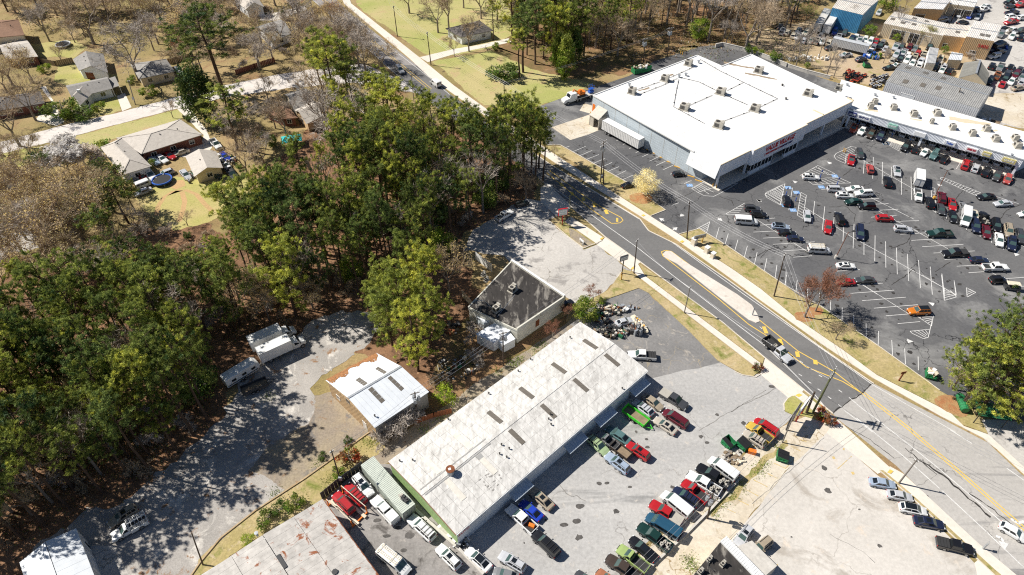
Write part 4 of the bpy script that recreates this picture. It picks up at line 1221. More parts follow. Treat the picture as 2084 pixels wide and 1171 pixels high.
for a,b in((va,vg),(vb,va),(vb2,vb),(vc,vb2),(vd,vc),(ve,vd)):
 mb.bar(a-Vector((0,0,0.06)),b-Vector((0,0,0.06)),0.28,0.3)
buildw(mb,'roof_edge','white_trim',store,org)
zf=3.4
def fascia(u0,u1,dep,zlo,zhi,name='fascia',m='wall_fascia',rib=0.3):
 a,b=vf.lerp(ve,u0),vf.lerp(ve,u1)
 mb=MB()
 q=[a+fn*dep,b+fn*dep,b-fn*0.3,a-fn*0.3]
 mb.prism([(p.x,p.y)for p in q],zlo,zhi)
 o=buildw(mb,name,m,store,org)
 mb=MB()
 k=int((b-a).length/rib)
 for i in range(k):
  p=a.lerp(b,(i+0.5)/k)+fn*(dep+0.012)
  mb.bar(Vector((p.x,p.y,zlo+0.05)),Vector((p.x,p.y,zhi-0.1)),0.06,0.05)
 buildw(mb,'sheeting',m,o,org,kind='stuff')
 mb=MB()
 mb.bar(Vector((*(a+fn*dep).xy,zhi+0.03)),Vector((*(b+fn*dep).xy,zhi+0.03)),0.25,0.12)
 buildw(mb,'coping','wall_cream',o,org)
 return o
fascia(0.0,0.205,0.0,zf,zv)
fascia(0.205,0.60,0.9,zf-0.4,zv+0.4)
fascia(0.60,1.0,0.0,zf,zv-0.1)
mb=MB()
ret_n=Vector((-sdir.y,sdir.x,0))
if ret_n.x>0:ret_n=-ret_n
a,b=Vector((vf.x,vf.y,0)),Vector((vg.x,vg.y,0))+sdir*1.0
q=[(a,zv),(b,zv),(b+ret_n*1.1,zf),(a+ret_n*1.1,zf)]
up4=[Vector((p.x,p.y,z))for p,z in q]
slab(mb,[up4[1],up4[2],up4[3],up4[0]]if((up4[2]-up4[1]).cross(up4[0]-up4[1])).z>0 else[up4[0],up4[3],up4[2],up4[1]],0.15)
mb.prism([(p.x,p.y)for p in(a,b,b+ret_n*1.05,a+ret_n*1.05)],zf-0.1,zf)
mans=buildw(mb,'mansard','wall_white',store,org)
mb=MB()
af,bf=Vector((vf.x,vf.y,0)),Vector((ve.x,ve.y,0))
mb.prism([(p.x,p.y)for p in(af+fn*1.2,bf+fn*1.2,bf+back*0.98,af+back*0.98)],0.0,0.15)
buildw(mb,'arcade_floor','concrete',store,org)
for u in(0.012,0.205,0.4,0.6,0.8,0.985):
 p=af.lerp(bf,u)+fn*-0.3
 mb=MB();mb.box((p.x,p.y,(zf-0.1)/2+0.1),(0.45,0.45,zf-0.2),math.atan2(fdir.y,fdir.x))
 buildw(mb,'column','wall_fascia',store,org)
front=Wall(g1_,g2_,store)
if front.n.dot(fn)<0:front=Wall(g2_,g1_,store)
for k in range(10):
 front.window(front.L*(0.04+0.095*k),front.L*0.07,0.9,2.7,'galvanised',bars=2)
for u0,u1 in((0.215,0.29),(0.295,0.37),(0.47,0.56)):
 a,b=vf.lerp(ve,u0)+fn*0.93,vf.lerp(ve,u1)+fn*0.93
 mb=MB();mb.prism([(p.x,p.y)for p in(a,b,b-fn*0.5,a-fn*0.5)],1.2,2.9)
 f=buildw(mb,'entry_glazing','tinted_glass',store,org)
 mb=MB()
 for z in(1.15,2.95):
  mb.bar(Vector((a.x,a.y,z)),Vector((b.x,b.y,z)),0.12,0.12)
 for t in(0,0.33,0.66,1):
  p=a.lerp(b,t);mb.bar(Vector((p.x,p.y,0.15)),Vector((p.x,p.y,2.95)),0.1,0.1)
 buildw(mb,'frame','white_trim',f,org)
 mb=MB();mb.prism([(p.x,p.y)for p in(a,b,b-fn*0.5,a-fn*0.5)],0.15,1.1)
 buildw(mb,'sill_panel','wall_fascia',f,org)
mid=vf.lerp(ve,0.405)+fn*0.96
text_on('lettering','VALUE VILLAGE',org,Vector((mid.x,mid.y,5.75)),fdir,fn,1.95,'sign_red',store,width=13.0,shear=0.12,bold=0.05)
mid=vf.lerp(ve,0.365)+fn*0.96
text_on('lettering','A THRIFT DEPARTMENT STORE',org,Vector((mid.x,mid.y,4.3)),fdir,fn,0.75,'sign_red',store,width=7.6,shear=0.1,bold=0.015)
mid=vf.lerp(ve,0.462)+fn*0.96
text_on('lettering','FURNITURE OUTLET',org,Vector((mid.x,mid.y,4.3)),fdir,fn,0.75,'sign_navy',store,width=5.0,shear=0.1,bold=0.015)
zt=zv-0.12
mb=MB()
def seam(a,b):
 mb.bar(Vector((a.x,a.y,zt+0.012)),Vector((b.x,b.y,zt+0.012)),0.16,0.03)
for k in range(1,14):
 seam(va.lerp(vf,k/14)+fdir*0.6,va.lerp(vf,k/14)+fdir*(min((vb-va).length,(ve-vf).length)-1.0))
buildw(mb,'roof_seam','roof_membrane',store,org,kind='stuff')
for x,y,s in((900,685,1.9),(1145,590,2.0),(1320,475,2.0),(1560,688,2.3),(1290,803,2.3),(1815,812,2.3),(1545,935,2.3),(1842,528,2.2)):
 hvac_unit(store,T('C',x,y+12,zt),s,R(-32),1.3)
for x,y,s in((440,700,2.2),(665,660,1.6)):
 hvac_unit(store,T('D',x,y+10,zt),s,R(-32),1.2)
mb=MB()
runs=(('C',[(1405,440),(1560,530),(1735,615),(1985,735)]),('C',[(1250,590),(1230,680),(1210,795),(1440,920)]),('C',[(1250,575),(1400,610),(1600,710),(1760,780)]),('C',[(1330,785),(1500,710)]),('C',[(1610,675),(1730,615)]),('C',[(1590,900),(1780,830)]),('C',[(1860,795),(1985,735)]),('C',[(930,670),(1110,610)]),('C',[(950,705),(1120,640),(1240,585)]),('C',[(1180,580),(1360,500)]))
for t,pts in runs:
 g=[T(t,x,y,zt+0.14)for x,y in pts]
 mb.tube(g,0.055,5)
pipe=buildw(mb,'roof_pipe','dark_metal',store,org)
mb=MB()
for t,pts in runs:
 g=[T(t,x,y,zt+0.06)for x,y in pts]
 for a,b in zip(g,g[1:]):
  k=max(1,int((b-a).length/3.2))
  for i in range(k):
   p=a.lerp(b,(i+0.5)/k);mb.box(tuple(p),(0.32,0.32,0.14),0.4)
buildw(mb,'pipe_block','dark_metal',pipe,org,kind='stuff')
for x,y in((1395,465),(1250,572),(1300,560),(880,637)):
 roof_vent(store,T('C',x,y+6,zt),0.28,0.7,'galvanised')
for x,y in((248,640),(275,742)):
 roof_vent(store,T('D',x,y,zt),0.2,0.4,'hvac_dark')
def stain(root,t,x,y,w,l,rz,z,m='roof_stain'):
 c=T(t,x,y,z)
 pts=ragged([Vector((c.x,c.y,0))+Matrix.Rotation(rz,3,'Z')@Vector(q)for q in((-l,-w,0),(l,-w,0),(l,w,0),(-l,w,0))],0.4,min(w,0.5)*0.8,x)
 mb=MB();mb.poly([(p.x,p.y,z)for p in pts])
 buildw(mb,'stain',m,root,root.location)
for x,y,w,l,rz in((1700,490,0.5,4.5,-25),(1860,570,0.4,4.5,-25),(1175,560,0.5,1.3,30),(990,665,0.35,2.0,30)):
 stain(store,'C',x,y,w,l,R(rz),zt+0.006)
for x,y in((480,825),):
 mb=MB();mb.bar(T('D',480,820,zt+0.1),T('D',555,855,zt+0.1),0.4,0.25)
 buildw(mb,'roof_curb','wall_cream',store,org)
mb=MB();mb.bar(T('D',735,730,zt+0.2),T('D',780,750,zt+0.2),0.3,0.35)
buildw(mb,'roof_curb','wall_cream',store,org)
dk=T('C',640,870)
sA=sw.d if(sw.a-g0_).length<0.1 else-sw.d
p=g0_+sA*2.2
nrm=sw.n
mb=MB()
q=[p,p+sA*3.6]
mb.faces([q[0]+nrm*3.2+Vector((0,0,3.2)),q[1]+nrm*3.2+Vector((0,0,3.2)),q[1]+Vector((0,0,4.9)),q[0]+Vector((0,0,4.9)),q[0]+nrm*3.2+Vector((0,0,3.0)),q[1]+nrm*3.2+Vector((0,0,3.0)),q[1]+Vector((0,0,4.7)),q[0]+Vector((0,0,4.7))],[(0,1,2,3),(7,6,5,4),(0,4,5,1),(1,5,6,2),(2,6,7,3),(3,7,4,0)])
dock=buildw(mb,'dock_roof','hvac',store,org)
mb=MB()
mb.prism([(z.x,z.y)for z in(q[0]+nrm*0.05,q[0]+nrm*3.0,q[0]+nrm*3.0+sA*0.2,q[0]+nrm*0.05+sA*0.2)],0,3.2)
mb.prism([(z.x,z.y)for z in(q[1]+nrm*0.05,q[1]+nrm*3.0,q[1]+nrm*3.0-sA*0.2,q[1]+nrm*0.05-sA*0.2)],0,3.2)
mb.prism([(z.x,z.y)for z in(q[0]+nrm*2.7+sA*0.3,q[0]+nrm*3.0+sA*0.3,q[0]+nrm*3.0+sA*1.6,q[0]+nrm*2.7+sA*1.6)],0,3.0)
buildw(mb,'dock_wall','hvac',dock,org)
sw2=Wall(g0_,g1_,store)if Wall(g0_,g1_,store).n.dot(nrm)>0 else Wall(g1_,g0_,store)
s0=(p-sw2.a).dot(sw2.d)
sw2.put('painted_panel',min(max((g0_+sA*0.7-sw2.a).dot(sw2.d)-0.5,0.1),sw2.L-1.2),1.0,2.3,4.6,'orange_paint',0.03,0.05)
# the strip mall
zs=5.0
sa,sb,sc_,sdd=T('D',745,812,zs),T('D',2049,1195,zs),T('D',2300,1050,zs),T('D',690,592,zs)
ext=(sb-sa)*0.0
mall=thing('strip_mall','long white roofed strip mall with ribbed fascia and shop signs','shops',base_of([sa,sb,sc_,sdd]))
org=mall.location
mG=[Vector((p.x,p.y,0))for p in(sa,sb,sc_,sdd)]
mdir=(sb-sa).normalized()
mn=Vector((mdir.y,-mdir.x,0))
if mn.y>0:mn=-mn
mb=MB();mb.prism([(p.x,p.y)for p in(mG[0]-mn*3.0,mG[1]-mn*3.0,mG[2],mG[3])],-0.02,zs-0.3)
buildw(mb,'wall','wall_white',mall,org)
mb=MB();mb.prism([(p.x,p.y)for p in mG],zs-0.28,zs-0.05)
buildw(mb,'roof','roof_membrane',mall,org)
a,b=mG[0]+mn*0.02,mG[1]+mn*0.02
zf0,zf1=3.1,zs+0.15
mb=MB();mb.prism([(p.x,p.y)for p in(a,b,b+mn*0.35,a+mn*0.35)],zf0,zf1)
fas=buildw(mb,'fascia','wall_fascia',mall,org)
mb=MB()
k=int((b-a).length/0.3)
for i in range(k):
 p=a.lerp(b,(i+0.5)/k)+mn*0.36
 mb.bar(Vector((p.x,p.y,zf0)),Vector((p.x,p.y,zf1-0.05)),0.07,0.06)
buildw(mb,'sheeting','wall_fascia',fas,org,kind='stuff')
mb=MB();mb.bar(Vector((*(a+mn*0.2).xy,zf1+0.03)),Vector((*(b+mn*0.2).xy,zf1+0.03)),0.5,0.1)
buildw(mb,'coping','galvanised',fas,org)
mb=MB();mb.prism([(p.x,p.y)for p in(a+mn*1.2,b+mn*1.2,b-mn*2.98,a-mn*2.98)],0.0,0.15)
buildw(mb,'walkway','concrete',mall,org)
mw=Wall(mG[0]-mn*3.0,mG[1]-mn*3.0,mall)
if mw.n.dot(mn)<0:mw=Wall(mG[1]-mn*3.0,mG[0]-mn*3.0,mall)
for k in range(16):
 s=mw.L*(0.02+k*0.0605)
 mw.window(s,mw.L*0.040,0.7,2.6,'galvanised',bars=2)
 mw.door(s+mw.L*0.044,1.0,2.2,'tinted_glass','galvanised')
for u in(0.02,0.46,0.985):
 p=(a+mn*0.15).lerp(b+mn*0.15,u)
 mb=MB();mb.box((p.x,p.y,1.6),(0.5,0.3,3.1),math.atan2(mdir.y,mdir.x))
 buildw(mb,'column','wall_fascia',mall,org)
def fsign(px0,px1,m,txt,tm,h=0.8,zc=4.1,hh=1.1):
 p0,p1=T('D',*px0,zc),T('D',*px1,zc)
 s0,s1=(p0-a).dot(mdir),(p1-a).dot(mdir)
 c0,c1=a+mdir*s0+mn*0.4,a+mdir*s1+mn*0.4
 mb=MB();mb.prism([(p.x,p.y)for p in(c0,c1,c1+mn*0.35,c0+mn*0.35)],zc-hh/2,zc+hh/2)
 o=buildw(mb,'shop_sign',m,mall,org)
 if txt:
  mid=(c0+c1)/2+mn*0.36
  text_on('lettering',txt,org,Vector((mid.x,mid.y,zc)),mdir,mn,h,tm,o,width=(c1-c0).length*0.82,bold=0.02)
 return o
fsign((745,838),(800,862),'sign_navy','LAUNDRY','sign_face')
fsign((815,862),(902,892),'sign_face','SEAFOOD','sign_navy')
fsign((1035,935),(1098,962),'sign_teal','MARKET','sign_face',0.6)
fsign((1230,995),(1308,1025),'sign_face','','sign_navy')
fsign((1452,1065),(1530,1095),'sign_face','Tucker','blue_paint',1.0)
fsign((1612,1118),(1695,1145),'sign_face','BARBER SHOP','sign_red',0.75)
fsign((1735,1158),(1795,1178),'sign_tan','INSURANCE','sign_face',0.5)
fsign((1885,1200),(1980,1232),'sign_tan','CAFE','sign_face',0.8)
for x,y,s in((935,765,1.5),(903,798,1.6),(1075,808,1.7),(1225,855,1.8),(1398,848,1.9),(1358,912,1.0),(1512,955,1.6),(1660,1000,1.6),(1765,965,1.7),(1832,1040,1.8),(1978,1035,1.6),(1995,1090,1.8)):
 hvac_unit(mall,T('D',x,y+6,zs-0.05),s,R(-100),1.0)
for x,y in((1262,882),(938,715),(1955,1165),(1075,735),(730,640)):
 roof_vent(mall,T('D',x,y,zs-0.05),0.25,0.5,'galvanised')
for x,y,w,l,rz in((1640,905,1.0,5.0,-18),(1790,975,0.5,2.0,10),(905,820,0.5,1.6,-20),(1245,890,0.4,1.6,-20)):
 stain(mall,'D',x,y,w,l,R(rz),zs-0.044,'wall_cream')
# houses and the industrial buildings beyond
def house(tile,e,z,ridge,roof,wall,label,cat='house',name='house',hip=True,over=0.5,group=None,windows=True,door=None,gable_m=None,inset=None,skl=None,vents=2,root=None):
 ev=[T(tile,x,y,z)for x,y in e]
 root=root or thing(name,label,cat,base_of(ev),group=group)
 g=[Vector((p.x,p.y,0))for p in ev]
 walls_of(root,g,z-0.05,wall)
 if hip:
  hip_roof(root,ev,ridge,roof,over,inset=inset)
 else:
  gable_roof(root,ev,ridge,roof,over,gable_m=gable_m or wall)
 for i in range(4):
  a,b=g[i],g[(i+1)%4]
  w=Wall(a,b,root)
  c=base_of(ev)
  if((a+b)/2-c).dot(w.n)<0:
   w=Wall(b,a,root)
  if w.n.y>0.3 or not windows:
   continue
  k=max(1,int(w.L/4.2))
  for j in range(k):
   s=w.L*(j+0.5)/k-0.6
   if w.L>3 and not(door and j==door[1]and i==door[0]):
    w.window(s,1.2,0.95,2.05,bars=1)
  if door and door[0]==i:
   w.door(w.L*(door[1]+0.5)/k-0.5,1.0,2.05,door[2])
 r0=(ev[0]+ev[1])/2;r1=(ev[2]+ev[3])/2
 for k in range(vents):
  p=r0.lerp(r1,0.3+0.4*k);p=p.lerp(ev[3],0.25);p.z=z+ridge*0.55
  roof_vent(root,p,0.1,0.45,'hvac_dark')
 return root,g,ev
h1,_,_=house('A',[(548,725),(505,640),(788,582),(822,658)],2.7,1.3,'roof_shingle_grey','wall_white','white ranch house with grey roof and front gable behind round shrubs',hip=False)
house('A',[(600,770),(545,712),(585,668),(672,700)],2.7,1.4,'roof_shingle_pale','wall_white','',root=h1,hip=False,vents=0)
mb=MB();mb.prism([(p.x,p.y)for p in TP('A',[(800,590),(858,572),(890,642),(832,660)],2.5)],2.45,2.62)
cp=buildw(mb,'carport_roof','roof_shingle_grey',h1,h1.location)
mb=MB()
for x,y in((835,662),(888,645),(858,575)):
 p=T('A',x,y,2.5);mb.box((p.x,p.y,1.22),(0.12,0.12,2.44))
buildw(mb,'post','white_trim',cp,h1.location)
mb=MB();p=T('A',597,700,3.5);mb.box((p.x,p.y,2.4),(0.8,0.6,4.8));buildw(mb,'chimney','white_trim',h1,h1.location)
h2,_,_=house('A',[(598,522),(790,535),(760,405),(553,447)],2.8,1.6,'roof_shingle_grey','wall_white','white house with orange double door behind the ranch house',hip=False,windows=False)
w=Wall(T('A',598,522,2.8)*1,T('A',790,535,2.8),h2);w.a.z=w.b.z=0
w.rollup(w.L*0.14,w.L*0.32,2.2,'brown_rust',name='double_door')
house('A',[(1045,582),(985,478),(1228,447),(1288,530)],2.8,1.9,'roof_shingle_grey','wall_cream','grey hip roofed house shaded by a bare spreading tree')
house('A',[(-120,285),(-120,160),(125,150),(170,258)],5.2,1.8,'roof_shingle_brown','wall_cream','tall house with brown hip roof at the photo edge')
house('A',[(50,438),(10,335),(178,292),(272,422)],2.8,1.4,'roof_shingle_pale','wall_brick','low house with pale roof beside brown roofed house',hip=False,over=0.4)
house('A',[(-60,828),(-60,735),(285,690),(318,765)],2.7,1.5,'roof_shingle_dark','wall_brick','dark roofed house with wide concrete drive under bare trees')
h6,_,_=house('A',[(1060,1138),(890,1030),(1335,897),(1485,1003)],2.9,1.5,'roof_shingle_pale','wall_brick','long brick house with pale roof and cars in its back yard',vents=2)
house('E',[(1108,212),(915,270),(768,75),(900,10)],2.95,1.5,'roof_shingle_pale','wall_white','',root=h6)
mb=MB()
for x,y in((1472,1050),(1390,1075)):
 p=T('A',x,y-25,1.4);mb.box((p.x,p.y,1.4),(0.35,0.35,2.8))
buildw(mb,'porch_pier','wall_brick',h6,h6.location)
house('E',[(1460,278),(1642,222),(1597,110),(1396,142)],2.6,1.2,'roof_shingle_pale','wall_cream','small detached garage with pale gable roof and junk around it',cat='garage',name='garage',hip=False,vents=1)
house('E',[(-120,345),(-120,225),(100,203),(130,300)],2.7,1.4,'roof_shingle_dark','wall_white','dark roofed white house at the photo edge beside tan trees')
h9,_,_=house('B',[(300,815),(232,705),(335,672),(420,745)],3.0,1.7,'roof_shingle_grey','wall_cream','grey brown house with white chimney among pines near the main road',hip=False)
house('B',[(385,912),(300,820),(400,770),(492,862)],2.9,1.5,'roof_shingle_pale','wall_tan','',root=h9,hip=False,vents=0)
house('B',[(200,878),(88,832),(228,782),(292,880)],2.6,1.0,'roof_shingle_brown','wall_brick','',root=h9,hip=True,vents=0)
mb=MB();p=T('B',318,672,3.4);mb.box((p.x,p.y,2.9),(0.9,0.8,5.8));buildw(mb,'chimney','white_trim',h9,h9.location)
house('B',[(1535,272),(1432,215),(1665,158),(1752,226)],2.8,1.6,'roof_shingle_dark','wall_white','small white house with dark hip roof across the main road')
house('A',[(1838,62),(1955,48),(1900,-30),(1745,-8)],3.4,1.7,'roof_shingle_pale','wall_white','white gabled house near the upper photo edge by a pale driveway',hip=False)
house('B',[(120,308),(10,205),(180,152),(255,250)],2.7,1.4,'roof_shingle_grey','wall_white','grey gabled house hidden behind bare brown trees',hip=False)
sheet('court',TP('E',[(-200,640),(200,560),(340,640),(330,800),(120,860),(-200,900)]),0.01,'asphalt_worn',0.5)
house('F',[(690,585),(640,560),(760,500),(830,530)],2.4,1.0,'roof_shingle_grey','wall_cream','grey shed roof showing between pine trunks in the wood',cat='shed',name='shed',hip=False,windows=False,vents=0)
def works(tile,e,z,ridge,roofc,wall,label,n=18,rows=1,skl=(),doors=(),rib=0.9,group=None,windows=()):
 ev=[T(tile,x,y,z)for x,y in e]
 root=thing('warehouse',label,'warehouse',base_of(ev),group=group)
 g=[Vector((p.x,p.y,0))for p in ev]
 walls_of(root,g,z-0.1,wall)
 a,b,c,d=ev
 up=Vector((0,0,ridge))
 r0,r1=(a+b)/2+up,(c+d)/2+up
 def fix(q):
  return q if((q[1]-q[0]).cross(q[3]-q[0])).z>0 else(q[1],q[0],q[3],q[2])
 for q in((a,d,r1,r0),(c,b,r0,r1)):
  q=fix(q)
  sheet_roof(root,*q,n,rows,rib,'sheet_paint',tone=(roofc,0.06))
 mb=MB();mb.bar(r0+Vector((0,0,0.06)),r1+Vector((0,0,0.06)),0.5,0.1)
 buildw(mb,'ridge_cap','galvanised',root,root.location)
 mb=MB()
 if ridge>0.05:
  for x,y,r in((a,b,r0),(c,d,r1)):
   mb.faces([x-Vector((0,0,0.1)),y-Vector((0,0,0.1)),r-Vector((0,0,0.05))],[(0,1,2)])
  buildw(mb,'gable',wall,root,root.location)
 for u,v in skl:
  p=quadpt((a,d,c,b),u,v);p.z=z+ridge*(1-abs(2*v-1))+0.1
  q=quadpt((a,d,c,b),u,v+0.13);q.z=z+ridge*(1-abs(2*(v+0.13)-1))+0.1
  mb=MB();mb.bar(p,q,1.3,0.05);buildw(mb,'skylight','skylight',root,root.location)
 w=Wall(g[3],g[0],root)
 if w.n.y>0:w=Wall(g[0],g[3],root)
 w.ribs(0.02,z-0.15,0.5,wall)
 for u,wd,hh,m in doors:
  w.rollup(w.L*u,wd,hh,m)
 for u,wd in windows:
  w.window(w.L*u,wd,1.2,2.2)
 return root,w
works('D',[(1025,605),(1143,470),(1820,655),(1718,812)],6.0,0.9,(0.36,0.355,0.34),'wall_pale_sheet','long grey metal warehouse behind the strip mall',n=26,rows=3,skl=((0.18,0.1),(0.36,0.15),(0.52,0.2),(0.1,0.72),(0.3,0.7),(0.5,0.68)),doors=((0.2,3.5,4.0,'garage_door'),(0.33,1.2,2.4,'wall_tan')))
works('D',[(1562,582),(1768,630),(1790,548),(1602,467)],3.6,2.4,(0.27,0.265,0.24),'wall_cream','steep grey gable roofed shed behind the grey warehouse',n=10,rib=0.6)
works('D',[(1005,175),(1085,88),(1495,180),(1450,268)],4.6,0.4,(0.72,0.67,0.6),'wall_cream','long tan workshop with square roof lights and open bays',n=16,skl=((0.08,0.3),(0.28,0.2),(0.46,0.25),(0.62,0.7),(0.75,0.2),(0.4,0.72)),doors=((0.18,4,3.4,'hvac_dark'),(0.33,4,3.4,'wall_cream'),(0.48,4,3.4,'door_dark'),(0.64,3.5,3.4,'wall_cream')))
works('D',[(1450,262),(1500,178),(1665,195),(1625,285)],4.8,0.3,(0.72,0.67,0.6),'wall_tan','tan middle workshop next to the yellow stair',n=8,skl=((0.5,0.25),),windows=((0.15,1.2),))
r_,w=works('D',[(1620,272),(1680,155),(1888,190),(1828,308)],6.2,0.2,(0.74,0.7,0.65),'wall_tan','tall tan workshop with white roof and yellow outside stair',n=8,skl=((0.5,0.15),(0.7,0.15)),windows=((0.35,1.6),))
text_on('lettering','5400',r_.location,w.a+w.d*(w.L*0.72)+w.n*0.08+Vector((0,0,4.0)),w.d,w.n,1.5,'sign_red',r_)
mb=MB()
s0,s1=T('D',1595,345,2.8),T('D',1690,405,0.1)
for k in range(10):
 p=s0.lerp(s1,k/10);mb.box(tuple(p),(0.9,0.5,0.12),R(-35))
for off in(-0.5,0.5):
 o=Vector((off*0.6,off,0.9));mb.bar(s0+o,s1+o,0.08,0.1);mb.bar(s0+o-Vector((0,0,0.9)),s1+o-Vector((0,0,0.9)),0.08,0.25)
for k in(0,5,9):
 p=s0.lerp(s1,k/10);mb.bar(p,p+Vector((0.3,0.5,0.9)),0.06,0.06);mb.bar(Vector((p.x,p.y,0)),p,0.1,0.1)
buildw(mb,'stair','yellow_paint',r_,r_.location)
works('D',[(622,58),(700,-40),(968,2),(850,112)],6.5,0.5,(0.7,0.66,0.6),'wall_blue_sheet','bright blue walled metal warehouse at the upper photo edge',n=10)
works('D',[(1230,62),(1320,-20),(1505,5),(1448,72)],5.0,0.3,(0.74,0.72,0.7),'wall_tan','pale roofed tan warehouse at the upper photo edge',n=8,doors=((0.15,3,3,'door_dark'),))
works('D',[(1495,30),(1520,-30),(1710,0),(1680,55)],4.2,0.15,(0.76,0.74,0.7),'wall_cream','white flat roofed garage beside parked cars at upper edge',n=8,doors=((0.3,3,2.8,'hvac_dark'),(0.6,3,2.8,'hvac_dark')))
works('D',[(1485,445),(1510,388),(1592,402),(1585,450)],3.0,0.7,(0.7,0.72,0.74),'wall_cream','small white gable shed at the end of the salvage yard',n=4)
works('D',[(1322,468),(1348,352),(1416,362),(1390,474)],3.0,0.15,(0.5,0.5,0.5),'wall_white','narrow white shed between the salvage yard cars',n=4)
# vehicles
VM={}
def loft(mb,st,m=0):
 """body from stations (x, half width, z low, z top, crown)"""
 rows=[]
 for x,w,z0,z1,cr in st:
  rows.append([(x,-w*0.9,z0),(x,-w,z0+(z1-z0)*0.35),(x,-w*0.985,z1-cr*1.6),(x,-w*0.88,z1-cr*0.35),(x,-w*0.45,z1),(x,w*0.45,z1),(x,w*0.88,z1-cr*0.35),(x,w*0.985,z1-cr*1.6),(x,w,z0+(z1-z0)*0.35),(x,w*0.9,z0)])
 n=len(rows[0])
 vs=[p for r in rows for p in r]
 fs=[]
 for i in range(len(rows)-1):
  for j in range(n):
   k=(j+1)%n
   fs.append((i*n+j,i*n+k,(i+1)*n+k,(i+1)*n+j))
 fs.append(tuple(range(n-1,-1,-1)))
 fs.append(tuple((len(rows)-1)*n+j for j in range(n)))
 mb.faces(vs,fs,m)
def pane(mb,q,u0,u1,v0,v1,off=0.012):
 p=[quadpt(q,u0,v0),quadpt(q,u1,v0),quadpt(q,u1,v1),quadpt(q,u0,v1)]
 n=(p[1]-p[0]).cross(p[3]-p[0]).normalized()
 mb.hexa([x-n*0.02 for x in p],[x+n*off for x in p])
def finish(mb,name,mats,bev=0.0,smooth=False):
 me=mb.mesh(name,mats,smooth)
 if bev:
  bm=bmesh.new();bm.from_mesh(me)
  bmesh.ops.bevel(bm,geom=[e for e in bm.edges if len(e.link_faces)==2 and e.calc_face_angle(0)>0.5],offset=bev,segments=2,affect='EDGES')
  bm.to_mesh(me);bm.free()
 return me
def mesh_wheel(r,w,tag_):
 if tag_ in VM:return VM[tag_]
 mb=MB()
 mb.tube([(0,-w/2,0),(0,-w/2+0.03,0),(0,w/2-0.03,0),(0,w/2,0)],[r*0.93,r,r,r*0.93],14)
 t=mb.mesh('tyre','tyre')
 mb=MB()
 mb.tube([(0,-w/2-0.012,0),(0,w/2+0.012,0)],r*0.62,10)
 VM[tag_]=(t,mb.mesh('rim','rim'))
 return VM[tag_]
